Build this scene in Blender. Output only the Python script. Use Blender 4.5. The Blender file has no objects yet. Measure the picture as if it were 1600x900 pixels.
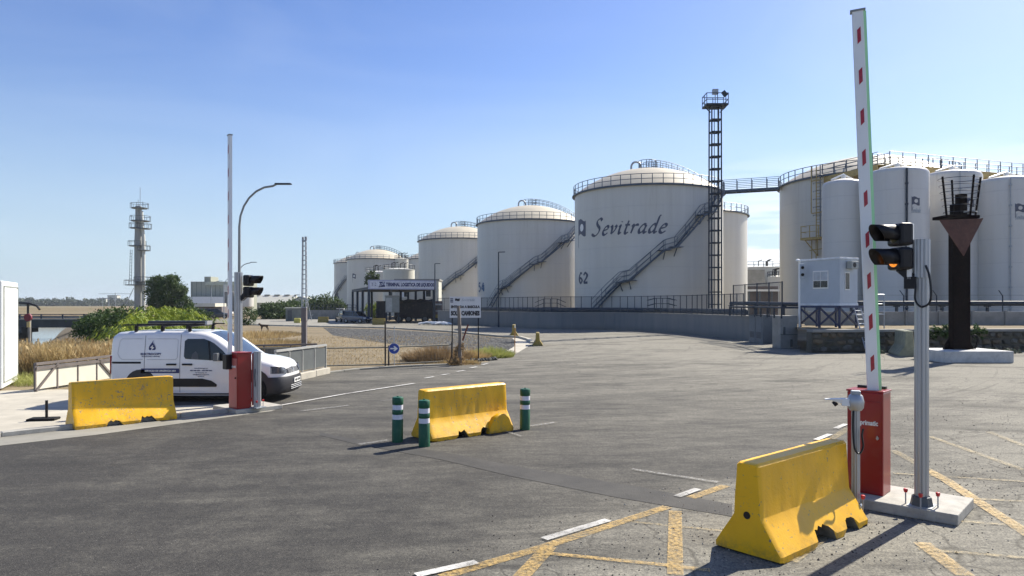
import bpy, bmesh, math, random
import numpy as np
from mathutils import Vector, Matrix

# ------------------------------------------------------------------ camera, sky, sun, exposure
S = bpy.context.scene
R = math.radians
F, HOR, CAMH = 1111.0, 475.0, 2.5           # focal length in photo pixels, horizon row, eye height
cam = bpy.data.cameras.new('camera')
cam.lens, cam.sensor_width = 36.0 * F / 1600.0, 36.0
cam.shift_y = (HOR - 450.0) / 1600.0
cam.clip_start, cam.clip_end = 0.1, 20000
cam_o = bpy.data.objects.new('camera', cam)
S.collection.objects.link(cam_o)
cam_o.location = (0, 0, CAMH)
cam_o.rotation_euler = (R(90), 0, 0)
S.camera = cam_o

SUN_AZ, SUN_EL = 42.5, 41.0                  # azimuth measured from +X towards +Y
sd = Vector((math.cos(R(SUN_AZ)) * math.cos(R(SUN_EL)), math.sin(R(SUN_AZ)) * math.cos(R(SUN_EL)), math.sin(R(SUN_EL))))
sl = bpy.data.lights.new('sun', 'SUN')
sl.energy, sl.angle, sl.color = 5.0, R(0.53), (1.0, 0.93, 0.81)
so = bpy.data.objects.new('sun', sl)
S.collection.objects.link(so)
so.rotation_euler = sd.to_track_quat('Z', 'Y').to_euler()
so.location = (60, 40, 80)

W = bpy.data.worlds.new('World')
S.world = W
W.use_nodes = True
wt = W.node_tree
wt.nodes.clear()
def wn(t, **k):
    n = wt.nodes.new(t)
    for a, b in k.items():
        setattr(n, a, b)
    return n
w_out = wn('ShaderNodeOutputWorld'); w_bg = wn('ShaderNodeBackground')
w_sky = wn('ShaderNodeTexSky', sky_type='NISHITA', sun_disc=False, sun_elevation=R(SUN_EL), sun_rotation=R(90 - SUN_AZ),
           altitude=0, air_density=1.0, dust_density=0.5, ozone_density=3.0)
w_bg.inputs['Strength'].default_value = 0.083
# thin streaky cirrus low in the sky on the sun's side
w_tc = wn('ShaderNodeTexCoord'); w_sep = wn('ShaderNodeSeparateXYZ')
w_map = wn('ShaderNodeMapping'); w_map.inputs['Scale'].default_value = (3.0, 3.0, 30.0)
w_nz = wn('ShaderNodeTexNoise'); w_nz.inputs['Scale'].default_value = 1.6; w_nz.inputs['Detail'].default_value = 5
w_rmp = wn('ShaderNodeMapRange'); w_rmp.inputs[1].default_value = 0.40; w_rmp.inputs[2].default_value = 0.54
w_alt = wn('ShaderNodeMapRange'); w_alt.inputs[1].default_value = 0.20; w_alt.inputs[2].default_value = 0.06
w_az = wn('ShaderNodeMapRange'); w_az.inputs[1].default_value = 0.17; w_az.inputs[2].default_value = 0.38
w_m1 = wn('ShaderNodeMath', operation='MULTIPLY'); w_m2 = wn('ShaderNodeMath', operation='MULTIPLY')
w_mix = wn('ShaderNodeMix', data_type='RGBA')
w_mix.inputs[7].default_value = (8.8, 9.0, 9.3, 1)
L = wt.links.new
L(w_tc.outputs['Generated'], w_map.inputs[0]); L(w_map.outputs[0], w_nz.inputs['Vector'])
L(w_tc.outputs['Generated'], w_sep.inputs[0]); L(w_nz.outputs[0], w_rmp.inputs[0])
L(w_sep.outputs['Z'], w_alt.inputs[0]); L(w_sep.outputs['X'], w_az.inputs[0])
L(w_rmp.outputs[0], w_m1.inputs[0]); L(w_alt.outputs[0], w_m1.inputs[1])
L(w_m1.outputs[0], w_m2.inputs[0]); L(w_az.outputs[0], w_m2.inputs[1])
L(w_m2.outputs[0], w_mix.inputs[0])
w_hs = wn('ShaderNodeHueSaturation'); w_hs.inputs['Saturation'].default_value = 1.16; w_hs.inputs['Hue'].default_value = 0.514; w_hs.inputs['Value'].default_value = 1.05
# pale blue haze towards the horizon, whiter on the sun's side
w_hz = wn('ShaderNodeMapRange', interpolation_type='SMOOTHSTEP'); w_hz.inputs[1].default_value = 0.34; w_hz.inputs[2].default_value = -0.02; w_hz.inputs[4].default_value = 0.85
w_hc = wn('ShaderNodeMix', data_type='RGBA'); w_hc.inputs[6].default_value = (3.3, 4.3, 5.3, 1); w_hc.inputs[7].default_value = (4.0, 5.1, 6.5, 1)
w_hx = wn('ShaderNodeMapRange'); w_hx.inputs[1].default_value = -0.5; w_hx.inputs[2].default_value = 0.6
w_hm = wn('ShaderNodeMix', data_type='RGBA')
L(w_sep.outputs['Z'], w_hz.inputs[0]); L(w_sep.outputs['X'], w_hx.inputs[0]); L(w_hx.outputs[0], w_hc.inputs[0])
L(w_sky.outputs[0], w_hs.inputs['Color']); L(w_hs.outputs[0], w_hm.inputs[6]); L(w_hc.outputs[2], w_hm.inputs[7]); L(w_hz.outputs[0], w_hm.inputs[0])
# barely visible high veil so that the blue is not perfectly even
w_vm = wn('ShaderNodeMapping'); w_vm.inputs['Scale'].default_value = (1.2, 2.0, 5.0); w_vn = wn('ShaderNodeTexNoise'); w_vn.inputs['Scale'].default_value = 1.5; w_vn.inputs['Detail'].default_value = 7; w_vn.inputs['Distortion'].default_value = 0.8
w_vr = wn('ShaderNodeMapRange'); w_vr.inputs[1].default_value = 0.42; w_vr.inputs[2].default_value = 0.75; w_vr.inputs[4].default_value = 0.16
w_vx = wn('ShaderNodeMix', data_type='RGBA'); w_vx.inputs[7].default_value = (5.4, 6.2, 7.4, 1)
L(w_tc.outputs['Generated'], w_vm.inputs[0]); L(w_vm.outputs[0], w_vn.inputs['Vector']); L(w_vn.outputs[0], w_vr.inputs[0]); L(w_vr.outputs[0], w_vx.inputs[0])
L(w_hm.outputs[2], w_vx.inputs[6]); L(w_vx.outputs[2], w_mix.inputs[6])
L(w_mix.outputs[2], w_bg.inputs['Color']); L(w_bg.outputs[0], w_out.inputs[0])

S.view_settings.view_transform = 'Standard'
S.view_settings.look = 'None'
S.view_settings.exposure = 0.88
S.view_settings.gamma = 1.0
S.render.engine = 'CYCLES'
S.cycles.use_denoising = True
S.cycles.max_bounces = 6
S.cycles.transparent_max_bounces = 24

random.seed(7)
rng = np.random.default_rng(7)

# ------------------------------------------------------------------ placing helpers
def P(px, py, z=0.0):
    """point of the plane z=const that the photo shows at px, py"""
    y = (CAMH - z) * F / (py - HOR)
    return Vector(((px - 800.0) / F * y, y, z))
def A(px, py, y):
    """point at depth y"""
    return Vector(((px - 800.0) / F * y, y, CAMH - (py - HOR) / F * y))
def XY(px, y, z=0.0):
    return Vector(((px - 800.0) / F * y, y, z))

# ------------------------------------------------------------------ materials
class NG:
    def __init__(s, name):
        s.m = bpy.data.materials.new(name); s.m.use_nodes = True
        s.t = s.m.node_tree; s.b = s.t.nodes['Principled BSDF']
        s.pos = None
    def n(s, t, ins=None, **k):
        nd = s.t.nodes.new(t)
        for a, b in k.items():
            setattr(nd, a, b)
        for a, b in (ins or {}).items():
            s.put(nd.inputs[a], b)
        return nd
    def put(s, sock, v):
        if hasattr(v, 'node'): s.t.links.new(v, sock)
        else: sock.default_value = v
    def P(s):
        if s.pos is None: s.pos = s.n('ShaderNodeNewGeometry').outputs['Position']
        return s.pos
    def obj(s):
        return s.n('ShaderNodeTexCoord').outputs['Object']
    def map(s, v, scale=(1, 1, 1), rot=(0, 0, 0), loc=(0, 0, 0)):
        return s.n('ShaderNodeMapping', {0: v, 'Scale': scale, 'Rotation': rot, 'Location': loc}).outputs[0]
    def noise(s, v, scale, detail=4, rough=0.55, dist=0.0):
        return s.n('ShaderNodeTexNoise', {'Vector': v, 'Scale': scale, 'Detail': detail, 'Roughness': rough, 'Distortion': dist}).outputs[0]
    def vor(s, v, scale, out=0, feature='F1'):
        return s.n('ShaderNodeTexVoronoi', {'Vector': v, 'Scale': scale}, feature=feature).outputs[out]
    def math(s, op, a, b=0.0, clamp=False):
        return s.n('ShaderNodeMath', {0: a, 1: b}, operation=op, use_clamp=clamp).outputs[0]
    def rng(s, v, a, b, c=0.0, d=1.0):
        return s.n('ShaderNodeMapRange', {0: v, 1: a, 2: b, 3: c, 4: d}).outputs[0]
    def mix(s, f, a, b, mode='MIX'):
        nd = s.n('ShaderNodeMix', data_type='RGBA', blend_type=mode)
        s.put(nd.inputs[0], f); s.put(nd.inputs[6], a); s.put(nd.inputs[7], b)
        return nd.outputs[2]
    def bump(s, h, strength=0.3, dist=0.02):
        nd = s.n('ShaderNodeBump', {'Height': h, 'Strength': strength, 'Distance': dist})
        s.t.links.new(nd.outputs[0], s.b.inputs['Normal'])
    def set(s, **k):
        for a, b in k.items():
            s.put(s.b.inputs[{'col': 'Base Color', 'rough': 'Roughness', 'metal': 'Metallic', 'spec': 'Specular IOR Level',
                              'alpha': 'Alpha', 'trans': 'Transmission Weight', 'coat': 'Coat Weight', 'emi': 'Emission Color',
                              'emis': 'Emission Strength', 'subs': 'Subsurface Weight'}[a]], b)
        return s.m
def c4(c, k=1.0):
    return (c[0] * k, c[1] * k, c[2] * k, 1)
def srgb(r, g, b):
    f = lambda v: ((v / 255 + 0.055) / 1.055) ** 2.4 if v > 10 else v / 3294.6
    return (f(r), f(g), f(b))
MATS = {}
def mat(name, col, rough=0.55, metal=0.0, spec=0.5, var=0.18, scale=3.0, bump=0.0, bscale=40.0, coat=0.0, dirt=None, dirt_amt=0.3, obj=False, streak=False):
    if name in MATS: return MATS[name]
    g = NG(name)
    v = g.obj() if obj else g.P()
    if streak: n1 = g.noise(g.map(v, (1, 1, 0.06)), scale, 4)
    else: n1 = g.noise(v, scale, 5)
    a = g.rng(n1, 0.3, 0.7)
    c = g.mix(a, c4(col, 1 - var), c4(col, 1 + var * 0.6))
    if dirt:
        n2 = g.noise(v, scale * 2.3, 6, 0.7)
        c = g.mix(g.rng(n2, 0.52, 0.72, 0, dirt_amt), c, c4(dirt))
    if bump:
        g.bump(g.noise(v, bscale, 4), bump, 0.01)
    m = g.set(col=c, rough=rough, metal=metal, coat=coat, spec=spec)
    MATS[name] = m
    return m

M_white = mat('white_paint', (0.74, 0.74, 0.71), 0.4, var=0.06)
M_whitep = mat('white_coated_metal', (0.78, 0.79, 0.78), 0.35, var=0.04)
M_grey = mat('grey_paint', (0.22, 0.24, 0.25), 0.5, var=0.12)
M_dgrey = mat('dark_grey_paint', (0.07, 0.08, 0.085), 0.5, var=0.15)
M_black = mat('black_plastic', (0.008, 0.008, 0.011), 0.4, spec=0.3, var=0.15)
M_rubber = mat('black_rubber', (0.012, 0.012, 0.012), 0.85, spec=0.2)
M_alu = mat('brushed_aluminium', (0.42, 0.43, 0.44), 0.45, 0.65, var=0.08, streak=True, scale=20)
M_galv = mat('galvanised_steel', (0.33, 0.36, 0.39), 0.5, 0.35, var=0.18, scale=6)
M_rail = mat('blue_grey_railing_paint', (0.085, 0.115, 0.155), 0.5, 0.0, 0.3, var=0.15)
M_dsteel = mat('dark_blue_steel', (0.028, 0.04, 0.058), 0.6, 0.0, 0.25, var=0.2)
M_redcab = mat('red_cabinet_paint', (0.27, 0.004, 0.007), 0.32, var=0.12, scale=2.0, coat=0.25, dirt=(0.25, 0.06, 0.05), dirt_amt=0.25)
M_redfade = mat('faded_red_cabinet_paint', (0.48, 0.14, 0.12), 0.5, var=0.1, scale=2.0, dirt=(0.3, 0.14, 0.12), dirt_amt=0.4)
M_redref = mat('red_reflector', (0.38, 0.015, 0.03), 0.3, var=0.25, scale=40)
M_redcap = mat('red_plastic_cap', (0.55, 0.03, 0.03), 0.35)
M_green = mat('green_bollard_plastic', (0.003, 0.085, 0.038), 0.5, var=0.15, scale=6, dirt=(0.03, 0.10, 0.06), dirt_amt=0.3)
M_refl = mat('white_reflective_band', (0.72, 0.72, 0.78), 0.35, var=0.07, scale=12)
M_yell = mat('yellow_marking', (0.75, 0.5, 0.02), 0.5)
M_navy = mat('navy_print', (0.02, 0.03, 0.12), 0.5, var=0.1)
M_ink = mat('grey_blue_lettering', (0.075, 0.085, 0.125), 0.6, var=0.15)
M_blackink = mat('black_lettering', (0.02, 0.02, 0.025), 0.6)
M_glass = mat('dark_glass', (0.012, 0.016, 0.02), 0.06, var=0.1)
M_blue = mat('blue_steel_frame', (0.01, 0.025, 0.085), 0.5, var=0.2)
M_rust = mat('rusty_dark_steel', (0.008, 0.005, 0.005), 0.9, spec=0.08, var=0.4, scale=4, bump=0.4, bscale=30, dirt=(0.035, 0.016, 0.012), dirt_amt=0.5)
M_rustp = mat('rust_brown_paint', (0.085, 0.032, 0.022), 0.7, var=0.3, scale=3, bump=0.3, dirt=(0.15, 0.075, 0.055), dirt_amt=0.6)
M_ochre = mat('ochre_steel', (0.42, 0.31, 0.11), 0.6, var=0.25, scale=4)
M_wood = mat('weathered_wood', (0.20, 0.17, 0.14), 0.85, var=0.3, scale=20, streak=True, bump=0.5)
M_cream = mat('cream_sheet_metal', (0.62, 0.60, 0.50), 0.5, var=0.08)
M_conc = mat('pale_concrete', (0.40, 0.385, 0.34), 0.85, var=0.22, scale=5, bump=0.4, bscale=60, dirt=(0.16, 0.15, 0.13), dirt_amt=0.4)
M_concd = mat('grey_concrete', (0.25, 0.25, 0.235), 0.85, var=0.22, scale=1.4, bump=0.3, bscale=30, dirt=(0.13, 0.13, 0.12), dirt_amt=0.5)
M_roofg = mat('grey_green_cladding', (0.30, 0.31, 0.25), 0.7, var=0.1)
M_cladd = mat('pale_cladding', (0.50, 0.50, 0.44), 0.7, var=0.08)

# painted concrete barriers: yellow paint with chips where the concrete shows
def yellow_paint(name, chip_lo, chip_hi, grime, seed, base=(0.80, 0.425, 0.0)):
    g = NG(name); v = g.map(g.obj(), loc=(seed * 3.1, seed, 0))
    n1 = g.noise(v, 2.2, 5)
    c = g.mix(g.rng(n1, .3, .7), c4(base, 0.9), c4((base[0] * 1.08, base[1] * 1.12, base[2]), 1.0))
    fine = g.noise(v, 26, 6, 0.65)
    patch = g.noise(v, 3.5, 4)
    chip = g.math('MULTIPLY', g.rng(fine, chip_lo, chip_lo + 0.03), g.rng(patch, 0.42, 0.55))
    stains = g.rng(g.noise(g.map(v, (1, 1, .25)), 7, 6, .7), .5, .75, 0, grime)
    sep = g.n('ShaderNodeSeparateXYZ', {0: g.obj()}).outputs[2]
    low = g.math('MULTIPLY', g.rng(sep, 0.16, 0.0), g.rng(g.noise(v, 9, 6, .75), .42, .6, 0, 0.75))
    scuff = g.math('MULTIPLY', g.rng(g.noise(g.map(v, (1, 1, 5)), 5, 7, .8), .60, .72), g.rng(g.noise(v, 1.9, 3), .48, .62, 0, .55))
    c = g.mix(stains, c, c4((0.30, 0.20, 0.05)))
    c = g.mix(scuff, c, c4((0.13, 0.10, 0.05)))
    c = g.mix(low, c, c4((0.16, 0.12, 0.05)))
    c = g.mix(chip, c, c4((0.22, 0.19, 0.14)))
    h = g.math('SUBTRACT', g.noise(v, 34, 5), g.math('MULTIPLY', chip, 0.8))
    h = g.math('ADD', h, g.math('MULTIPLY', g.noise(v, 5, 3), 1.5))
    g.bump(h, 0.28, 0.006)
    m = g.set(col=c, rough=g.rng(n1, .3, .7, .36, .5))
    return m
M_yb1 = yellow_paint('worn_yellow_barrier_paint', 0.575, 0, 0.45, 1.0)
M_yb2 = yellow_paint('glossy_yellow_barrier_paint', 0.625, 0, 0.12, 2.0, (0.82, 0.43, 0.0))
M_yb3 = yellow_paint('scuffed_yellow_barrier_paint', 0.60, 0, 0.45, 3.0)
M_ybd = yellow_paint('dull_yellow_barrier_paint', 0.56, 0, 0.9, 4.0, (0.25, 0.18, 0.02))
M_cbreak = mat('broken_concrete', (0.20, 0.185, 0.15), 0.95, var=0.35, scale=14, bump=0.9, bscale=40)

# tank shell paint: off-white, faint plate courses and rain streaks
def shell_paint(name, col, course, seed=0.0):
    g = NG(name); v = g.obj()
    sep = g.n('ShaderNodeSeparateXYZ', {0: v})
    st = g.noise(g.map(v, (1, 1, 0.03), loc=(seed, 0, 0)), 1.6, 5)
    big = g.noise(v, 0.25, 3)
    c = g.mix(g.rng(st, .3, .7), c4(col, 0.93), c4(col, 1.03))
    c = g.mix(g.rng(big, .35, .7, 0, .5), c, c4((col[0] * 0.98, col[1] * 0.95, col[2] * 0.86)))
    fr = g.math('FRACT', g.math('DIVIDE', sep.outputs[2], course))
    seam = g.rng(fr, 0.0, 0.03, 1, 0)
    c = g.mix(g.math('MULTIPLY', seam, 0.4), c, c4(col, 0.6))
    rust = g.math('MULTIPLY', g.rng(g.noise(g.map(v, (1, 1, 0.10), loc=(seed, 4, 0)), 2.6, 6, .7), .62, .8, 0, .35), 1.0)
    c = g.mix(rust, c, c4((0.45, 0.38, 0.27)))
    up = g.rng(sep.outputs[2], 9.0, 14.6)
    drip = g.math('MULTIPLY', up, g.rng(g.noise(g.map(v, (1, 1, 0.03), loc=(seed, 9, 0)), 4.5, 4, .7), .54, .70, 0, .32))
    c = g.mix(drip, c, c4((0.30, 0.26, 0.20)))
    foot = g.math('MULTIPLY', g.rng(sep.outputs[2], 2.6, .6), g.rng(g.noise(v, 1.5, 5, .7), .35, .65, .1, .5))
    c = g.mix(foot, c, c4((0.30, 0.28, 0.23)))
    g.bump(g.math('ADD', seam, g.noise(v, 0.9, 2)), 0.4, 0.03)
    return g.set(col=c, rough=0.42)
M_tank = shell_paint('tank_shell_paint', (0.59, 0.575, 0.525), 2.1)
M_dome = mat('tank_roof_paint', (0.56, 0.50, 0.37), 0.5, var=0.08, scale=0.8, dirt=(0.42, 0.37, 0.28), dirt_amt=0.25)
M_silo = shell_paint('silo_shell_paint', (0.60, 0.585, 0.55), 1.9, 5.0)
M_oldt = shell_paint('weathered_tank_paint', (0.58, 0.57, 0.50), 1.5, 9.0)

# ------------------------------------------------------------------ mesh helpers
class MB:
    def __init__(s): s.v = []; s.f = []; s.mi = []; s.cur = 0
    def add(s, vs, fs):
        o = len(s.v)
        s.v += [tuple(p) for p in vs]
        s.f += [tuple(i + o for i in f) for f in fs]
        s.mi += [s.cur] * len(fs)
        return s
    def frame(s, c, size, ax, ay, az):
        c = Vector(c); vs = []
        for k in (-1, 1):
            for j in (-1, 1):
                for i in (-1, 1):
                    vs.append(c + ax * (i * size[0] / 2) + ay * (j * size[1] / 2) + az * (k * size[2] / 2))
        return s.add(vs, [(0, 2, 3, 1), (4, 5, 7, 6), (0, 1, 5, 4), (2, 6, 7, 3), (0, 4, 6, 2), (1, 3, 7, 5)])
    def box(s, c, size, rz=0.0):
        return s.frame(c, size, Vector((math.cos(rz), math.sin(rz), 0)), Vector((-math.sin(rz), math.cos(rz), 0)), Vector((0, 0, 1)))
    def bar(s, p, q, w, h=None, up=(0, 0, 1)):
        p, q = Vector(p), Vector(q); h = h or w
        d = q - p; l = d.length
        if l < 1e-6: return s
        d.normalize(); u = Vector(up)
        if abs(d.dot(u)) > 0.98: u = Vector((0, 1, 0))
        sx = d.cross(u).normalized(); sz = sx.cross(d).normalized()
        return s.frame((p + q) / 2, (l, w, h), d, sx, sz)
    def tube(s, pts, r, n=8, cap=True):
        pts = [Vector(p) for p in pts]; rs = r if isinstance(r, (list, tuple)) else [r] * len(pts)
        vs = []; fs = []; u0 = None
        for i, p in enumerate(pts):
            d = (pts[min(i + 1, len(pts) - 1)] - pts[max(i - 1, 0)]).normalized()
            if u0 is None:
                u0 = Vector((0, 0, 1)) if abs(d.z) < 0.9 else Vector((1, 0, 0))
            a = (u0 - d * u0.dot(d)).normalized(); u0 = a
            b = d.cross(a)
            for k in range(n):
                t = 2 * math.pi * k / n
                vs.append(p + (a * math.cos(t) + b * math.sin(t)) * rs[i])
        for i in range(len(pts) - 1):
            for k in range(n):
                k2 = (k + 1) % n
                fs.append((i * n + k, i * n + k2, (i + 1) * n + k2, (i + 1) * n + k))
        if cap:
            fs.append(tuple(range(n - 1, -1, -1))); fs.append(tuple((len(pts) - 1) * n + k for k in range(n)))
        return s.add(vs, fs)
    def lathe(s, prof, n=24, c=(0, 0, 0), a0=0.0, a1=2 * math.pi):
        vs = []; fs = []; full = abs(a1 - a0 - 2 * math.pi) < 1e-6
        m = n if full else n + 1
        for (r, z) in prof:
            for k in range(m):
                t = a0 + (a1 - a0) * k / n
                vs.append((c[0] + r * math.cos(t), c[1] + r * math.sin(t), c[2] + z))
        for i in range(len(prof) - 1):
            for k in range(n):
                k2 = (k + 1) % m
                fs.append((i * m + k, i * m + k2, (i + 1) * m + k2, (i + 1) * m + k))
        return s.add(vs, fs)
    def poly(s, pts): return s.add(pts, [tuple(range(len(pts)))])
    def prism(s, pts, depth_vec):
        n = len(pts); d = Vector(depth_vec)
        vs = [Vector(p) for p in pts] + [Vector(p) + d for p in pts]
        fs = [tuple(range(n - 1, -1, -1)), tuple(range(n, 2 * n))] + [(i, (i + 1) % n, (i + 1) % n + n, i + n) for i in range(n)]
        return s.add(vs, fs)
    def build(s, name, m, parent=None, smooth=False, bevel=0.0, recalc=True, seg=2):
        me = bpy.data.meshes.new(name)
        me.from_pydata(s.v, [], s.f)
        ms = m if isinstance(m, (list, tuple)) else [m]
        for x in ms: me.materials.append(x)
        if len(ms) > 1: me.polygons.foreach_set('material_index', s.mi)
        if recalc:
            bm = bmesh.new(); bm.from_mesh(me)
            bmesh.ops.recalc_face_normals(bm, faces=bm.faces)
            bm.to_mesh(me); bm.free()
        if smooth:
            me.polygons.foreach_set('use_smooth', [True] * len(me.polygons))
            me.set_sharp_from_angle(angle=R(38))
        o = bpy.data.objects.new(name, me)
        S.collection.objects.link(o)
        if parent: o.parent = parent
        if bevel:
            b = o.modifiers.new('bevel', 'BEVEL'); b.width = bevel; b.segments = seg; b.limit_method = 'ANGLE'; b.angle_limit = R(40)
        return o
def tag(o, label=None, cat=None, group=None, kind=None):
    if label: o['label'] = label
    if cat: o['category'] = cat
    if group: o['group'] = group
    if kind: o['kind'] = kind
    return o
def thing(name, label, cat, loc=(0, 0, 0), rz=0.0, group=None):
    o = bpy.data.objects.new(name, None); o.empty_display_size = 0.3
    S.collection.objects.link(o)
    o.location = loc; o.rotation_euler = (0, 0, rz)
    return tag(o, label, cat, group)
def inst(name, me, parent=None, loc=(0, 0, 0), rot=(0, 0, 0), sc=(1, 1, 1)):
    o = bpy.data.objects.new(name, me); S.collection.objects.link(o)
    o.location, o.rotation_euler, o.scale = loc, rot, sc
    if parent: o.parent = parent
    return o
def copy_tree(o, parent=None):
    c = o.copy(); S.collection.objects.link(c)
    if parent: c.parent = parent
    for ch in list(o.children): copy_tree(ch, c)
    return c
def text(s, size, m, parent, loc, rot, name='lettering', bold=0.0, shear=0.0, align='CENTER', width=None, ext=0.002):
    cu = bpy.data.curves.new('t', 'FONT'); cu.body = s; cu.size = size; cu.offset = bold; cu.shear = shear
    cu.align_x = align; cu.align_y = 'CENTER'; cu.extrude = ext; cu.resolution_u = 2
    tmp = bpy.data.objects.new('t', cu); S.collection.objects.link(tmp)
    dg = bpy.context.evaluated_depsgraph_get()
    me = bpy.data.meshes.new_from_object(tmp.evaluated_get(dg))
    bpy.data.objects.remove(tmp); bpy.data.curves.remove(cu)
    me.materials.clear(); me.materials.append(m)
    sx = 1.0
    if width:
        xs = [v.co.x for v in me.vertices]; sx = width / (max(xs) - min(xs))
    return inst(name, me, parent, loc, rot, (sx, 1, 1))

# broad-nib pen strokes: a thick-and-thin italic hand for the lettering painted on the tank
def nib_strokes(paths, nib, angle, tf, n=10):
    """paths: lists of 2D points (curves through them); tf maps (u, v) to 3D"""
    mb = MB(); nx, ny = math.cos(angle) * nib / 2, math.sin(angle) * nib / 2
    for pts in paths:
        if len(pts) == 2: sm = [tuple(pts[0][k] + (pts[1][k] - pts[0][k]) * t / 4 for k in (0, 1)) for t in range(5)]
        else:
            sm = []; q = [pts[0]] + list(pts) + [pts[-1]]
            for i in range(1, len(q) - 2):
                for t in range(n):
                    t /= n
                    sm.append(tuple(0.5 * (2 * q[i][k] + (q[i + 1][k] - q[i - 1][k]) * t + (2 * q[i - 1][k] - 5 * q[i][k] + 4 * q[i + 1][k] - q[i + 2][k]) * t * t + (3 * q[i][k] - q[i - 1][k] - 3 * q[i + 1][k] + q[i + 2][k]) * t ** 3) for k in (0, 1)))
            sm.append(pts[-1])
        th = nib * 0.34
        vs = []; fs = []
        for i, (x, y) in enumerate(sm):
            a = sm[max(i - 1, 0)]; b = sm[min(i + 1, len(sm) - 1)]
            dx, dy = b[0] - a[0], b[1] - a[1]; l = math.hypot(dx, dy) or 1
            cr = abs(dx * math.sin(angle) - dy * math.cos(angle)) / l
            w = max(th, nib * cr) / 2
            px_, py_ = -dy / l * w, dx / l * w
            vs += [tf(x - px_, y - py_), tf(x + px_, y + py_)]
            if i: fs.append((2 * i - 2, 2 * i, 2 * i + 1, 2 * i - 1))
        mb.add(vs, fs)
    return mb

def catmull(pts, n=8):
    q = [pts[0]] + list(pts) + [pts[-1]]; out = []
    for i in range(1, len(q) - 2):
        for t in range(n):
            t /= n
            out.append(0.5 * (2 * q[i] + (q[i + 1] - q[i - 1]) * t + (2 * q[i - 1] - 5 * q[i] + 4 * q[i + 1] - q[i + 2]) * t * t + (3 * q[i] - q[i - 1] - 3 * q[i + 1] + q[i + 2]) * t ** 3))
    out.append(pts[-1].copy())
    return out

# ------------------------------------------------------------------ foliage
def leaf_mat(name, cols, rough=0.6, scale=0.8, fine=12.0):
    g = NG(name); v = g.P()
    r = g.n('ShaderNodeNewGeometry').outputs['Random Per Island']
    c = g.mix(g.rng(g.noise(v, scale, 3), .35, .65), c4(cols[0]), c4(cols[1]))
    c = g.mix(g.math('MULTIPLY', r, 0.7), c, c4(cols[2]))
    m = g.set(col=c, rough=rough, spec=0.3)
    tr = g.n('ShaderNodeBsdfTranslucent', {'Color': c})
    mx = g.n('ShaderNodeMixShader', {0: 0.3, 1: g.b.outputs[0], 2: tr.outputs[0]})
    g.t.links.new(mx.outputs[0], g.t.nodes['Material Output'].inputs[0])
    return m
M_tree = leaf_mat('dark_tree_leaves', [(0.035, 0.07, 0.018), (0.055, 0.095, 0.03), (0.09, 0.13, 0.05)], scale=0.25)
M_bush = leaf_mat('deep_green_bush_leaves', [(0.025, 0.055, 0.015), (0.045, 0.08, 0.02), (0.07, 0.11, 0.03)], scale=0.5)
M_yucca = leaf_mat('bright_green_fronds', [(0.06, 0.13, 0.015), (0.20, 0.28, 0.025), (0.34, 0.36, 0.05)], scale=1.4)
M_reed = leaf_mat('dry_reed_blades', [(0.26, 0.16, 0.06), (0.40, 0.29, 0.13), (0.55, 0.45, 0.25)], scale=0.8, rough=0.8)
M_reedg = leaf_mat('pale_green_weeds', [(0.20, 0.24, 0.05), (0.30, 0.32, 0.09), (0.42, 0.42, 0.16)], scale=1.5, rough=0.8)
M_drybrush = leaf_mat('dry_brown_brush', [(0.12, 0.08, 0.045), (0.24, 0.16, 0.08), (0.36, 0.26, 0.14)], scale=2, rough=0.85)
M_far = leaf_mat('distant_tree_leaves', [(0.04, 0.06, 0.03), (0.06, 0.085, 0.045), (0.08, 0.1, 0.06)], scale=0.02)
M_bark = mat('tree_bark', (0.10, 0.075, 0.05), 0.9, var=0.3, scale=8, streak=True, bump=0.6)

def quads_mesh(name, V, m, parent=None):
    """V: (n,4,3) array of quads"""
    n = V.shape[0]; me = bpy.data.meshes.new(name)
    me.vertices.add(n * 4); me.loops.add(n * 4); me.polygons.add(n)
    me.vertices.foreach_set('co', V.reshape(-1).astype(np.float32))
    me.loops.foreach_set('vertex_index', np.arange(n * 4, dtype=np.int32))
    me.polygons.foreach_set('loop_start', np.arange(0, n * 4, 4, dtype=np.int32))
    me.polygons.foreach_set('loop_total', np.full(n, 4, dtype=np.int32))
    me.materials.append(m); me.update(calc_edges=True)
    o = bpy.data.objects.new(name, me); S.collection.objects.link(o)
    if parent: o.parent = parent
    return o
def leaves(lobes, n, size, aspect=0.55, shell=0.55, seed=0):
    """leaf quads in clumps spread through ellipsoid lobes [(x,y,z,rx,ry,rz)]"""
    r = np.random.default_rng(seed); out = []
    vol = np.array([l[3] * l[4] * l[5] for l in lobes]) ** (2 / 3); vol = vol / vol.sum()
    for l, w in zip(lobes, vol):
        k = max(8, int(n * w)); nc = max(3, k // 28)
        d = r.normal(size=(nc, 3)); d /= np.linalg.norm(d, axis=1)[:, None]
        rad = shell + (1 - shell) * r.random(nc) ** 0.6
        cc = d * rad[:, None]
        idx = r.integers(0, nc, k)
        p = cc[idx] * np.array(l[3:6]) + r.normal(size=(k, 3)) * np.array(l[3:6]).mean() * 0.15
        p += np.array(l[:3])
        a = r.normal(size=(k, 3)); a /= np.linalg.norm(a, axis=1)[:, None]
        b = np.cross(a, r.normal(size=(k, 3))); b /= np.linalg.norm(b, axis=1)[:, None]
        s = size * (0.6 + 0.8 * r.random(k))[:, None]
        a = a * s; b = b * s * aspect
        out.append(np.stack([p - a, p - b, p + a, p + b], axis=1))
    return np.concatenate(out)
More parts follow.
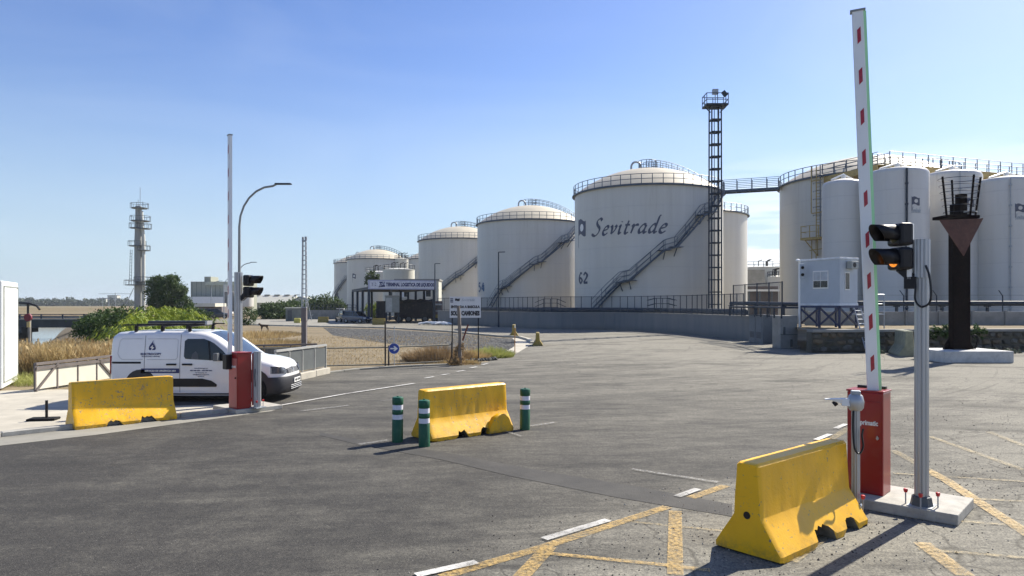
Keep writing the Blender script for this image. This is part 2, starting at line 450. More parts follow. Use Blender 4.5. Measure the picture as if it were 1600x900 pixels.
def blades(pts, h, w, lean=0.35, seed=0, seg=2):
    """grass blades: each two stacked quads bending over; pts (n,3)"""
    r = np.random.default_rng(seed); n = len(pts)
    hh = h * (0.55 + 0.6 * r.random(n)) if np.isscalar(h) else h
    an = r.random(n) * 2 * np.pi; ln = lean * (0.2 + r.random(n)) * hh
    d = np.stack([np.cos(an), np.sin(an), np.zeros(n)], 1)
    t = r.random(n) * 2 * np.pi
    s = np.stack([np.cos(t), np.sin(t), np.zeros(n)], 1) * (w * (0.6 + 0.8 * r.random(n)))[:, None] / 2
    up = np.zeros((n, 3)); up[:, 2] = hh
    p0 = pts; p1 = pts + up * 0.55 + d * (ln * 0.35)[:, None]; p2 = pts + up * 0.98 + d * ln[:, None]
    q1 = np.stack([p0 - s, p0 + s, p1 + s * .9, p1 - s * .9], 1)
    q2 = np.stack([p1 - s * .9, p1 + s * .9, p2 + s * .3, p2 - s * .3], 1)
    return np.concatenate([q1, q2])
# ------------------------------------------------------------------ ground surfaces
U = Vector((math.cos(R(42)), math.sin(R(42)), 0)); V = Vector((math.sin(R(42)), -math.cos(R(42)), 0))   # along / across the road

def asphalt():
    g = NG('worn_dusty_asphalt'); v = g.P()
    sp = g.n('ShaderNodeSeparateXYZ', {0: v}); X, Y = sp.outputs[0], sp.outputs[1]
    w = g.math('ADD', g.math('MULTIPLY', X, V.x), g.math('MULTIPLY', Y, V.y))
    t = g.math('ADD', g.math('MULTIPLY', X, U.x), g.math('MULTIPLY', Y, U.y))
    big = g.noise(v, 0.35, 5, 0.6)
    wob = g.math('MULTIPLY', g.math('SUBTRACT', big, 0.5), 4.0)
    d1 = g.rng(g.math('ADD', w, g.math('MULTIPLY', wob, 0.35)), -6.6, -4.4)
    d2 = g.rng(g.math('ADD', t, wob), 2.0, 34.0, 0, 1.0)
    d3 = g.rng(X, 5, 16, 0, 0.35)
    dust = g.math('ADD', g.math('MAXIMUM', g.math('MULTIPLY', d1, 0.9), d2), d3)
    # tyre-worn arcs round the bend, and streaks along the road
    cx, cy = g.math('SUBTRACT', X, -10.0), g.math('SUBTRACT', Y, 46.0)
    rad = g.math('SQRT', g.math('ADD', g.math('MULTIPLY', cx, cx), g.math('MULTIPLY', cy, cy)))
    ang = g.math('ARCTAN2', cy, cx)
    cv = g.n('ShaderNodeCombineXYZ', {0: g.math('MULTIPLY', rad, 0.9), 1: g.math('MULTIPLY', ang, 2.2), 2: 0.0}).outputs[0]
    arcs = g.noise(cv, 1.4, 6, 0.7, 0.6)
    al = g.map(v, (0.16, 1.5, 1), (0, 0, -R(38)))
    streak = g.noise(al, 1.5, 6, 0.68, 0.4)
    al2 = g.map(v, (0.5, 2.6, 1), (0, 0, R(12)))
    sw = g.noise(al2, 1.3, 5, 0.7, 1.8)
    gain = g.rng(dust, 0.05, 0.7, 0.22, 1.0)
    var = g.math('ADD', g.math('MULTIPLY', g.math('SUBTRACT', arcs, 0.5), 1.9), g.math('MULTIPLY', g.math('SUBTRACT', streak, 0.5), 0.8))
    var = g.math('ADD', var, g.math('MULTIPLY', g.math('SUBTRACT', sw, 0.5), 1.5))
    dust = g.math('ADD', dust, g.math('MULTIPLY', var, gain))
    blot = g.math('ADD', g.noise(v, 0.8, 7, .75), g.math('MULTIPLY', g.noise(v, 4.5, 5, .8), 0.5))
    dust = g.math('ADD', dust, g.math('MULTIPLY', g.math('SUBTRACT', blot, 0.72), 0.85), True)
    c = g.mix(dust, (0.088, 0.085, 0.081, 1), (0.43, 0.412, 0.355, 1))
    # skid marks, dark oily patches
    oil = g.rng(g.noise(g.map(v, (0.35, 0.9, 1), (0, 0, -R(25))), 0.55, 6, .72), .50, .68, 0, 0.62)
    c = g.mix(oil, c, (0.05, 0.05, 0.05, 1))
    # thin dark tyre traces following the bend, and a few pale scrapes
    tv = g.n('ShaderNodeCombineXYZ', {0: g.math('MULTIPLY', rad, 3.2), 1: g.math('MULTIPLY', ang, 1.1), 2: 3.0}).outputs[0]
    tr = g.math('MULTIPLY', g.rng(g.noise(tv, 1.3, 5, .8, .3), .57, .66, 0, .5), g.rng(g.noise(v, .22, 3), .42, .6))
    c = g.mix(tr, c, (0.055, 0.052, 0.048, 1))
    sc2 = g.math('MULTIPLY', g.rng(g.noise(g.map(v, (.5, 5, 1), (0, 0, R(28))), 1.2, 6, .8, .5), .64, .72, 0, .45), g.rng(g.noise(v, .5, 3), .5, .62))
    c = g.mix(sc2, c, (0.36, 0.34, 0.29, 1))
    # aggregate: every stone its own shade
    cell = g.vor(v, 62.0, 1)
    bw = g.n('ShaderNodeRGBToBW', {0: cell}).outputs[0]
    c = g.mix(0.62, c, g.mix(g.rng(bw, .2, .8), (0.03, 0.03, 0.03, 1), (0.30, 0.29, 0.26, 1)), 'OVERLAY')
    c = g.mix(g.rng(g.noise(v, 17, 6, .8), .35, .65, .0, .34), c, c4((.02, .02, .018)), 'MIX')
    spk = g.rng(g.noise(v, 48, 3, 0.8), .63, .70, 0, .5)
    c = g.mix(spk, c, (0.38, 0.36, 0.32, 1))
    dark = g.rng(g.noise(v, 34, 4, 0.8), .35, .29, 0, .6)
    c = g.mix(dark, c, (0.03, 0.028, 0.025, 1))
    # cracks on the older surface to the right
    cr = g.vor(g.n('ShaderNodeVectorMath', {0: v, 1: g.n('ShaderNodeVectorMath', {0: g.n('ShaderNodeTexNoise', {'Vector': v, 'Scale': 1.3}).outputs[1], 3: 0.9}, operation='SCALE').outputs[0]}, operation='ADD').outputs[0], 0.42, 0, 'DISTANCE_TO_EDGE')
    crack = g.math('MULTIPLY', g.rng(cr, 0.011, 0.0), g.rng(g.math('ADD', dust, 0.0), .1, .8, .15, .6))
    c = g.mix(crack, c, (0.05, 0.047, 0.04, 1))
    h = g.math('ADD', g.vor(v, 85.0, 0), g.math('MULTIPLY', g.noise(v, 9, 4), 1.2))
    h = g.math('SUBTRACT', h, g.math('MULTIPLY', crack, 1.5))
    g.bump(h, 0.55, 0.006)
    return g.set(col=c, rough=g.rng(dust, 0, 1, .85, .95), spec=0.2)
M_asph = asphalt()
def patch_asphalt():
    g = NG('trench_patch_asphalt'); v = g.P()
    c = g.mix(g.rng(g.noise(v, 1.4, 6, .7), .3, .7), (0.034, 0.033, 0.031, 1), (0.080, 0.076, 0.068, 1))
    bw = g.n('ShaderNodeRGBToBW', {0: g.vor(v, 85.0, 1)}).outputs[0]
    c = g.mix(0.4, c, g.mix(bw, (0.03, 0.03, 0.03, 1), (0.25, 0.24, 0.22, 1)), 'OVERLAY')
    g.bump(g.math('ADD', g.vor(v, 85.0, 0), g.noise(v, 12, 4)), 0.6, 0.006)
    return g.set(col=c, rough=0.85)
M_patch = patch_asphalt()
def worn_paint(name, col, keep_lo, keep_hi):
    g = NG(name); v = g.P()
    n1 = g.noise(v, 24, 7, .8); n2 = g.noise(v, 1.6, 4)
    a = g.math('MULTIPLY', g.rng(n1, keep_lo, keep_hi), g.rng(n2, .25, .55, .35, 1))
    c = g.mix(g.rng(g.noise(v, 5, 5), .3, .7), c4(col, .8), c4(col, 1.0))
    return g.set(col=c, rough=0.7, alpha=a)
M_myel = worn_paint('worn_yellow_road_paint', (0.60, 0.40, 0.13), 0.38, 0.64)
M_mfad = worn_paint('faded_yellow_road_paint', (0.50, 0.38, 0.17), 0.42, 0.72)
M_mwhi = worn_paint('worn_white_road_paint', (0.62, 0.61, 0.57), 0.30, 0.52)
M_mwfd = worn_paint('faded_white_road_paint', (0.5, 0.49, 0.45), 0.42, 0.72)

def dry_field():
    g = NG('dry_field_ground'); v = g.P()
    a = g.noise(g.map(v, (1, 1.6, 1)), 0.22, 6, .65); b = g.noise(v, 2.2, 6, .75); d = g.noise(g.map(v, (1, .5, 1)), 9, 7, .85)
    c = g.mix(g.rng(a, .35, .65), (0.17, 0.135, 0.085, 1), (0.26, 0.21, 0.135, 1))
    c = g.mix(g.rng(b, .45, .7, 0, .6), c, (0.10, 0.09, 0.06, 1))
    c = g.mix(g.rng(d, .5, .75, 0, .7), c, (0.25, 0.22, 0.15, 1))
    far = g.rng(g.n('ShaderNodeSeparateXYZ', {0: v}).outputs[1], 150, 320)
    fc = g.mix(g.rng(g.noise(g.map(v, (0.4, 1, 1)), 0.012, 5, .7), .4, .6), (0.15, 0.10, 0.055, 1), (0.20, 0.18, 0.09, 1))
    c = g.mix(far, c, fc)
    g.bump(g.math('ADD', d, b), 0.8, 0.05)
    return g.set(col=c, rough=0.95, spec=0.2)
M_field = dry_field()
def gravel():
    g = NG('grey_gravel_bank'); v = g.P()
    cell = g.n('ShaderNodeRGBToBW', {0: g.vor(v, 7.0, 1)}).outputs[0]
    c = g.mix(g.rng(cell, .2, .8), (0.06, 0.062, 0.065, 1), (0.22, 0.22, 0.21, 1))
    c = g.mix(g.rng(g.noise(v, 0.6, 6, .7), .45, .65, 0, .6), c, (0.10, 0.10, 0.10, 1))
    g.bump(g.math('ADD', g.vor(v, 7.0, 0), g.math('MULTIPLY', g.noise(v, 1.1, 5, .7), 4.0)), 1.0, 0.3)
    return g.set(col=c, rough=0.95, spec=0.2)
M_gravel = gravel()
M_pave = mat('pale_dusty_pavement', (0.43, 0.40, 0.33), 0.9, var=0.2, scale=1.2, bump=0.3, bscale=40, dirt=(0.27, 0.26, 0.23), dirt_amt=0.6)
M_apron = mat('dusty_light_concrete', (0.25, 0.24, 0.205), 0.9, var=0.25, scale=0.9, bump=0.3, bscale=25, dirt=(0.18, 0.175, 0.15), dirt_amt=0.6)

def sheet(name, pts, z, m, label=None):
    mb = MB(); mb.poly([(p[0], p[1], z) for p in pts])
    o = mb.build(name, m, recalc=False)
    if o.data.polygons[0].normal.z < 0: o.data.flip_normals()
    return tag(o, kind='structure')

land = [(-4500, -300), (4500, -300), (4500, 5000), (-4500, 5000), (-4500, 178), (-104, 178), (-71, 122), (-56, 96), (-38.5, 66), (-27.3, 47), (-21.5, 37), (-32, 33), (-70, 31), (-4500, 29)]
sheet('ground', land, 0.0, M_field)
# river banks going down from the land edge to below the water
mb = MB()
ed = [Vector((x, y, 0)) for x, y in land[4:]]
off = [(0, -9), (4, -9), (-9, -1), (-9, 0), (-9, 2), (-8, 4), (-6, 6), (0, 7), (0, 7), (0, 7)]
lo = [Vector((p.x + (-abs(dx) if 0 < i < 7 else 0), p.y + dy, -3.6)) for i, (p, (dx, dy)) in enumerate(zip(ed, off))]
for i in range(len(ed) - 1):
    mb.add([ed[i], ed[i + 1], lo[i + 1], lo[i]], [(0, 1, 2, 3)])
tag(mb.build('river_bank', M_field), kind='structure')
g = NG('river_water'); v = g.P()
g.bump(g.noise(g.map(v, (1, .35, 1)), 1.2, 4, .6), 0.15, 0.05)
g.set(col=(0.16, 0.20, 0.19, 1), rough=0.12, spec=0.5)
sheet('river', [(-4500, 18), (-15, 18), (-15, 185), (-4500, 185)], -2.5, g.m)

kerbL = [P(-260, 716), P(0, 683), P(140, 667.5), P(280, 652), P(424, 638)]
near_edge = [P(508, 584), P(560, 578), P(620, 574), P(700, 570.5), P(760, 566), P(806, 553)]
far_edge = [P(832, 537), P(826, 532), P(812, 528), P(780, 526.5), P(702, 519), P(600, 513), P(480, 510.5), P(380, 508)]
asph = [(-60, -40), (140, -40), (140, 36), P(1600, 549), P(1400, 550.5), P(1250, 552), P(1250, 540), (16.4, 48), (16.0, 53), (14.8, 60.5), (11.5, 68), (4, 71.5), (-3, 82.5), (-9, 87.5), (-26, 113), (-50, 118), (-64, 108), P(300, 500)] + \
       [P(380, 508)] + far_edge[::-1][1:] + near_edge[::-1] + [P(464, 594), P(404, 607), P(250, 607), P(60, 609), P(0, 611), (-60, 23)]
sheet('road', [(p[0], p[1]) for p in asph], 0.004, M_asph)
sheet('pavement', [P(-400, 736), P(0, 684), P(352, 645), P(352, 632), P(230, 636), P(175, 626), P(150, 609), P(60, 609), P(0, 611), P(-400, 640)], 0.008, M_pave)
sheet('roadside_concrete', [P(-200, 722), P(0, 697), P(150, 680), P(290, 661), P(424, 643), P(440, 637), P(424, 637), P(300, 650), P(0, 684), P(-200, 708)], 0.008, M_apron)
sheet('gravel_bank', [P(p[0], p[1]) for p in [(832, 538), (812, 529.5), (780, 528), (702, 520.5), (600, 514.5), (505, 512), (520, 524), (598, 536), (660, 543), (720, 549), (770, 557), (800, 556)]], 0.006, M_gravel)
sheet('bank_concrete_edge', [P(p[0], p[1]) for p in [(833, 537), (826, 531.5), (812, 528.5), (800, 528.2), (806, 534), (803, 542), (775, 558), (806, 553)]], 0.009, M_pave)
sheet('dusty_track', [P(p[0], p[1]) for p in [(385, 499), (520, 499), (560, 508), (505, 511.5), (400, 509), (395, 503)]], 0.007, M_apron)
trench = [(500, 676), (560, 688), (681, 705), (850, 737), (1000, 762), (1144, 789), (1144, 808), (963, 778), (800, 745), (690, 719), (560, 695), (500, 681)]
sheet('trench_patch', [P(*p) for p in trench], 0.008, M_patch)

def strip(name, pts, px_w, m, z=0.012):
    """painted line through photo points, px_w = its width across in metres"""
    q = [P(*p) for p in pts]; mb = MB()
    for a, b in zip(q[:-1], q[1:]):
        d = (b - a); d.normalize(); n = Vector((-d.y, d.x, 0)) * px_w / 2
        mb.add([(p.x, p.y, z) for p in (a - n, b - n, b + n, a + n)], [(0, 1, 2, 3)])
    o = mb.build(name, m, recalc=False)
    return tag(o, kind='structure')
zz = 0.012
for pts, w, m in [([(690, 903), (846, 857), (1043, 793)], .14, M_myel), ([(1079, 779), (1134, 760)], .14, M_myel), ([(1293, 690), (1326, 670)], .14, M_mfad),
                  ([(858, 856), (812, 906)], .16, M_myel), ([(853, 866), (1042, 885), (1110, 893)], .08, M_myel), ([(1055, 800), (1055, 900)], .15, M_myel),
                  ([(987, 817), (1128, 831)], .06, M_mfad), ([(1448, 735), (1479, 752), (1540, 793), (1600, 832), (1700, 900)], .16, M_myel),
                  ([(1396, 741), (1600, 754)], .08, M_mfad), ([(1459, 778), (1600, 785), (1700, 790)], .07, M_mfad), ([(1497, 816), (1600, 824), (1700, 832)], .07, M_mfad),
                  ([(1440, 850), (1508, 902)], .17, M_myel), ([(1434, 860), (1600, 874), (1700, 882)], .07, M_mfad), ([(1452, 683), (1600, 736)], .12, M_mfad), ([(1395, 705), (1450, 735)], .14, M_mfad), ([(1545, 676), (1600, 698)], .12, M_mfad), ([(1236, 880), (1290, 840)], .12, M_mfad)]:
    strip('yellow_road_line', pts, w, m, zz); zz += 0.0006
for pts, w, m in [([(650, 902), (745, 881)], .11, M_mwhi), ([(850, 845), (950, 815)], .11, M_mwhi), ([(1058, 778), (1091, 766)], .11, M_mwhi), ([(1275, 689), (1297, 680)], .11, M_mwhi), ([(1306, 671), (1322, 664)], .11, M_mwhi),
                  ([(1160, 738), (1190, 727)], .11, M_mwhi),
                  ([(987, 735), (1122, 756)], .09, M_mwfd), ([(426, 637), (540, 616.5), (648, 600)], .11, M_mwhi), ([(664, 592), (678, 589.5)], .13, M_mwhi), ([(690, 587), (702, 585)], .13, M_mwhi),
                  ([(714, 581.6), (726, 579.6)], .13, M_mwhi), ([(735, 576), (745, 574)], .13, M_mwhi), ([(753, 571), (762, 569)], .13, M_mwhi), ([(595, 628), (615, 626)], .08, M_mwfd), ([(470, 644), (545, 635)], .12, M_mwfd),
                  ([(560, 697), (606, 690)], .12, M_mwfd), ([(790, 676), (815, 684)], .06, M_mwfd), ([(828, 668), (868, 662)], .14, M_mwfd), ([(860, 519), (1100, 545)], .10, M_mwfd)]:
    strip('white_road_line', pts, w, m, zz); zz += 0.0006
strip('bank_kerb_top', far_edge, .6, M_pave, 0.0145)
# long thin dark line across the far road
strip('dark_road_strip', [(826, 542), (900, 538), (1000, 533), (1070, 527.5)], .18, M_patch, 0.010)

# kerb stones: one mesh, placed end to end
def kerb_line(pts, name, label_m, h, w, lift=0.0, step=1.0):
    mb = MB(); mb.box((0.5, 0, h / 2), (0.985, w, h)); proto = mb.build('kerb_stone', label_m, bevel=0.0)
    me = proto.data; bpy.data.objects.remove(proto)
    bm = bmesh.new(); bm.from_mesh(me); bmesh.ops.bevel(bm, geom=[e for e in bm.edges], offset=0.012, segments=1, affect='EDGES'); bm.to_mesh(me); bm.free()
    root = bpy.data.objects.new(name, None); S.collection.objects.link(root); tag(root, kind='structure')
    for a, b in zip(pts[:-1], pts[1:]):
        a = Vector((a[0], a[1], 0)); b = Vector((b[0], b[1], 0)); l = (b - a).length; n = max(1, round(l / step)); d = (b - a) / n; an = math.atan2(d.y, d.x)
        for i in range(n):
            p = a + d * i
            inst('kerb_stone', me, root, (p.x, p.y, lift + random.uniform(-.006, .006)), (0, 0, an + random.uniform(-.006, .006)), (d.length, 1, 1))
    return root
kerb_line(kerbL, 'roadside_kerb', M_conc, 0.10, 0.16)
kerb_line(near_edge[:4], 'field_kerb', M_apron, 0.07, 0.22)
kerb_line(far_edge, 'bank_kerb', M_pave, 0.14, 0.25, step=2.0)
kerb_line([P(404, 607), P(464, 594), P(511, 583.5)], 'culvert_kerb', M_pave, 0.22, 0.28)

# ------------------------------------------------------------------ storage tanks
def circ_hit(c, r, px, near=True):
    """angle round the tank where the line of sight at column px meets the shell"""
    k = (px - 800) / F; a = 1 + k * k; b = -2 * (k * c[0] + c[1]); cc = c[0] ** 2 + c[1] ** 2 - r * r
    disc = max(b * b - 4 * a * cc, 0.0); y = (-b - math.sqrt(disc)) / (2 * a)
    return math.atan2(y - c[1], k * y - c[0]), y
def ring_rail(mb, r, z, n, a0=0.0, a1=2 * math.pi, h=1.05, t=0.05, rails=(1.0, 0.5), posts=None):
    full = abs(a1 - a0) > 6.28
    for k in rails:
        mb.tube([(r * math.cos(a0 + (a1 - a0) * i / n), r * math.sin(a0 + (a1 - a0) * i / n), z + h * k) for i in range(n + 1)], t / 2, 4, False)
    for i in range(n + (0 if full else 1)):
        if posts and i % posts: continue
        a = a0 + (a1 - a0) * i / n
        mb.bar((r * math.cos(a), r * math.sin(a), z), (r * math.cos(a), r * math.sin(a), z + h), t)
def tank(cx, cy, r, H, rise, label, group='white storage tanks with domed roofs', dome=True, rail=True, roofstair=None, detail=True, shell=M_tank, name='storage_tank'):
    t = thing(name, label, 'storage tank', (cx, cy, 0), 0, group)
    n = 96 if detail else 48
    mb = MB(); mb.lathe([(r, 0), (r, H), (r + .06, H), (r + .06, H + .08), (r - .1, H + .1)], n); mb.build('shell', shell, t, True, recalc=False)
    mb = MB(); rr = (r * r + rise * rise) / (2 * rise)
    prof = [(rr * math.sin(a), H + .08 + rise - rr * (1 - math.cos(a))) for a in [math.asin((r - .05) / rr) * (1 - k / 14) for k in range(15)]]
    prof[-1] = (0.01, prof[-1][1])
    mb.lathe(prof, n); mb.build('domed_roof', M_dome, t, True, recalc=False)
    if rail:
        mb = MB(); ring_rail(mb, r + .12, H - .05, 48 if detail else 32, h=1.1, t=.07 if detail else .09, rails=(1.0, .55, .08)); mb.build('rim_railing', M_rail, t)
        mb = MB(); mb.lathe([(r + .02, H - .12), (r + .3, H - .12), (r + .3, H - .02), (r + .02, H - .02)], n); mb.build('rim_walkway', M_rail, t, recalc=False)
    mb = MB(); loop = roofstair is not None or not detail  # gooseneck vent and hatch near the apex
    zt = H + rise - .1
    if loop: mb.tube([(-1.3 + .55 * math.cos(a), 0, zt + .5 + .55 * math.sin(a)) for a in [math.pi * k / 8 for k in range(9)]], .12, 6)
    if loop: mb.tube([(-.75, 0, zt), (-.75, 0, zt + .5)], .12, 6); mb.tube([(-1.85, 0, zt + .1), (-1.85, 0, zt + .5)], .12, 6)
    tag(mb.build('vent_pipe', M_galv, t, True), kind='stuff') if loop else None
    if roofstair is not None:
        mb = MB(); a = roofstair; c_, s_ = math.cos(a), math.sin(a)
        def zr(q): return H + .08 + rise - rr * (1 - math.cos(math.asin(min(q / rr, 1))))
        qs = [r * k / 12 for k in range(13)]
        for side in (-.45, .45):
            for k in (1.05, .55):
                mb.tube([(q * c_ - side * s_, q * s_ + side * c_, zr(q) + k) for q in qs], .035, 4, False)
            mb.tube([(q * c_ - side * s_, q * s_ + side * c_, zr(q) + .06) for q in qs], .06, 4, False)
            for q in qs: mb.bar((q * c_ - side * s_, q * s_ + side * c_, zr(q)), (q * c_ - side * s_, q * s_ + side * c_, zr(q) + 1.05), .05)
        mb.build('roof_stair', M_rail, t)
        mb = MB(); ring_rail(mb, 1.0, H + rise, 10, h=1.05, t=.06); mb.build('hatch_railing', M_rail, t)
    return t
def tank_stair(t, r, pts, m=M_rail, wid=.75):
    """helical stair hung on the shell; pts = photo points along its walking line"""
    c = (t.location.x, t.location.y); key = []
    for px, py in pts:
        a, y = circ_hit(c, r + .5, px); key.append((a, CAMH - (py - HOR) / F * y))
    ln = MB(); tr = MB(); br = MB()
    line = []
    for (a0, z0), (a1, z1) in zip(key[:-1], key[1:]):
        n = max(2, int(abs(a1 - a0) * r / .55))
        line += [(a0 + (a1 - a0) * i / n, z0 + (z1 - z0) * i / n) for i in range(n)]
    line.append(key[-1])
    def pt(a, rad, z): return (rad * math.cos(a), rad * math.sin(a), z)
    for rad in (r + .14, r + .14 + wid):
        ln.tube([pt(a, rad, z) for a, z in line], .10, 4, False)
        for k in (1.05, .55): ln.tube([pt(a, rad, z + k) for a, z in line], .03, 4, False)
        for a, z in line[::2]: ln.bar(pt(a, rad, z), pt(a, rad, z + 1.05), .05)
    for a, z in line:
        tr.bar(pt(a, r + .1, z), pt(a, r + .14 + wid, z), .24, .04)
    for a, z in key[1:-1]: 
        br.bar(pt(a, r, z - .9), pt(a, r + .14 + wid, z - .05), .08)
        tr.box(pt(a, r + .5, z), (.9, 1.3, .06), a)
    ln.build('stair_railing', m, t); tag(tr.build('stair_treads', m, t), kind='stuff'); tag(br.build('stair_bracket', m, t), kind='stuff')

TR = 8.25
def place(left, right_or_c, D):
    a = math.atan((left - 800) / F) + math.asin(TR / D) if right_or_c is None else math.atan((right_or_c - 800) / F) - math.asin(TR / D)
    return D * math.sin(a), D * math.cos(a)
c62 = place(898, None, 82.3); t62 = tank(*c62, TR, 14.8, 2.9, 'white domed storage tank numbered 62 with large italic lettering across it', roofstair=R(12))
tank_stair(t62, TR, [(928, 484), (970, 441), (984, 438), (1038, 391), (1056, 386), (1098, 336), (1112, 331), (1126, 300)])
c54 = place(746, None, 111); t54 = tank(*c54, TR, 14.8, 2.9, 'white domed storage tank with blue 54 at its left edge, next to tank 62', roofstair=R(12))
tank_stair(t54, TR, [(764, 484), (783, 451), (792, 447), (835, 413), (846, 409), (880, 379), (890, 376), (905, 358)])
c3 = place(654, None, 141); t3 = tank(*c3, TR, 14.8, 2.9, 'white domed storage tank directly behind the right end of the entrance canopy', roofstair=R(12))
tank_stair(t3, TR, [(664, 476), (680, 457), (690, 452), (712, 434), (720, 430), (744, 411), (760, 398)])
c4_ = place(542, None, 204); t4 = tank(*c4_, TR, 14.8, 3.0, 'white domed storage tank with small dark emblem behind the left of the canopy', roofstair=R(5), detail=False)
c5 = place(522, None, 222); t5 = tank(*c5, TR, 14.8, 2.6, 'leftmost storage tank with a stair and blue 75, mostly behind another', roofstair=None, detail=False)
tank_stair(t5, TR, [(515, 488), (522, 462), (530, 449), (540, 436)])
c6 = place(634, None, 197); t6 = tank(*c6, TR, 14.6, 2.6, 'white storage tank seen as a sliver just left of the third big tank', detail=False)
c7 = place(None if False else 0, 1168, 101.7); t7 = tank(*c7, TR, 14.5, 1.2, 'white storage tank whose sunlit edge shows right of the lattice tower')
c8 = place(1218, None, 81.6); t8 = tank(*c8, TR, 14.8, 2.6, 'large white storage tank right of the gap, behind the small cabin', rail=True)

# lettering painted on tank 62: local frame, wraps round the shell
def on_shell(t, r, px0, py0, lift=.02):
    a0, y0 = circ_hit((t.location.x, t.location.y), r, px0); z0 = CAMH - (py0 - HOR) / F * y0
    return lambda u, v: ((r + lift) * math.cos(a0 + u / r), (r + lift) * math.sin(a0 + u / r), z0 + v), y0
tf, y0 = on_shell(t62, TR, 924, 369)
k = 1.0  # unit = x-height
def L_(paths, dx): return [[(x + dx, y) for x, y in p] for p in paths]
GL = {  # italic letters, x-height 1
 'S': ([[(1.05, 1.75), (.75, 1.98), (.35, 1.75), (.42, 1.3), (.82, .85), (.78, .35), (.35, -.02), (-.12, .1), (-.2, .3)]], 1.25),
 'e': ([[(.12, .5), (.62, .66), (.66, .95), (.4, .98), (.1, .55), (.12, .12), (.4, .0), (.72, .22)]], .86),
 'v': ([[(.0, .85), (.16, .97), (.24, .6), (.22, .05)], [(.22, .02), (.6, .45), (.72, .85), (.58, 1.02)]], .88),
 'i': ([[(.02, .8), (.2, .98), (.14, .4), (.2, .03), (.42, .18)], [(.28, 1.36), (.30, 1.46)]], .58),
 't': ([[(.36, 1.5), (.22, .8), (.16, .2), (.3, .0), (.52, .18)], [(.02, 1.0), (.56, 1.02)]], .64),
 'r': ([[(.02, .8), (.2, .98), (.16, .4), (.08, .0)], [(.14, .5), (.4, .92), (.62, .98), (.66, .84)]], .74),
 'a': ([[(.72, .92), (.42, 1.0), (.08, .5), (.14, .06), (.4, .12), (.66, .55), (.76, .95)], [(.74, .9), (.62, .3), (.7, .02), (.92, .18)]], 1.0),
 'd': ([[(.68, .9), (.40, 1.0), (.08, .5), (.14, .06), (.4, .12), (.66, .55)], [(1.02, 2.05), (.86, 1.9), (.74, 1.1), (.62, .3), (.7, .02), (.92, .18)]], 1.0),
}
paths = []; x = 0.35
for ch in 'Sevitrade':
    p, wd = GL[ch]; paths += [[((a + b_ * .22 + x), b_) for a, b_ in q] for q in p]; x += wd + .14
xh = .88; wtot = x
a1, _ = circ_hit(c62, TR, 1043); a0, _ = circ_hit(c62, TR, 924); span = (a1 - a0) * TR
su = span / wtot
nib_strokes(paths, .24 * xh, R(40), lambda u, v_: tf(u * su / 1.0, v_ * xh)).build('lettering', M_ink, t62, recalc=False) if False else None
mbl = nib_strokes([[(a * su / xh, b_) for a, b_ in q] for q in paths], .40, R(38), lambda u, v_: tf(u * xh, v_ * xh))
mbl.build('lettering', M_ink, t62, recalc=False)
# flag emblem beside it: a waving dark flag with a pale ring
def flag(t, r, px, py, s, m, paper, name='flag_emblem'):
    tf, _ = on_shell(t, r, px, py, .02); tf2, _ = on_shell(t, r, px, py, .035)
    mb = MB(); n = 10
    for i in range(n):
        u0, u1 = i / n, (i + 1) / n; w = lambda u: .10 * math.sin(u * 5.5)
        mb.add([tf(u0 * s, (w(u0)) * s), tf(u1 * s, w(u1) * s), tf(u1 * s, (.95 + w(u1)) * s), tf(u0 * s, (.95 + w(u0)) * s)], [(0, 1, 2, 3)])
    mb.add([tf(-.06 * s, -.75 * s), tf(0, -.75 * s), tf(0, 1.05 * s), tf(-.06 * s, 1.05 * s)], [(0, 1, 2, 3)])
    o = mb.build(name, m, t, recalc=False)
    mb = MB()
    ring = [(.5 + .24 * math.cos(a) , .48 + .24 * math.sin(a)) for a in [2 * math.pi * i / 16 for i in range(16)]]
    mb.poly([tf2(a * s, b * s) for a, b in ring]); mb.build('flag_disc', paper, t, recalc=False)
flag(t62, TR, 904.5, 369, 1.75, M_ink, M_white)
DIG = {'6': [[(.62, 1.22), (.36, 1.3), (.1, .85), (.08, .4), (.36, .04), (.64, .35), (.4, .68), (.1, .5)]],
       '2': [[(.08, 1.0), (.36, 1.3), (.62, 1.0), (.5, .65), (.08, .08)], [(.08, .06), (.68, .06)]],
       '5': [[(.62, 1.25), (.16, 1.25)], [(.16, 1.25), (.12, .72)], [(.12, .72), (.42, .82), (.64, .45), (.4, .06), (.08, .16)]],
       '4': [[(.5, 1.28), (.08, .42)], [(.08, .42), (.7, .42)], [(.52, 1.0), (.52, .04)]],
       '7': [[(.08, 1.22), (.66, 1.22)], [(.66, 1.22), (.3, .04)]]}
def number(t, r, s, px, py, h, m=M_ink):
    tf, _ = on_shell(t, r, px, py)
    mb = MB(); x = 0
    for ch in s:
        q = nib_strokes([[(a + x, b) for a, b in p] for p in DIG[ch]], .3, R(8), lambda u, v_: tf(u * h / 1.3 * 1.5, v_ * h / 1.3)); mb.add(q.v, q.f)
        q = nib_strokes([[(a + x, b) for a, b in p] for p in DIG[ch]], .3, R(98), lambda u, v_: tf(u * h / 1.3 * 1.5, v_ * h / 1.3)); mb.add([Vector(p) * 1.0 + Vector((p[0], p[1], 0)).normalized() * .004 for p in q.v], q.f)
        x += .86
    mb.build('number', m, t, recalc=False)
number(t62, TR, '62', 905, 443, 1.12)
number(t54, TR, '54', 748, 456, 1.35, mat('blue_number_paint', (0.05, 0.11, 0.22), .5))
number(t5, TR, '75', 523, 468, 1.7)
flag(t4, TR, 551, 435, 1.3, M_ink, M_white)

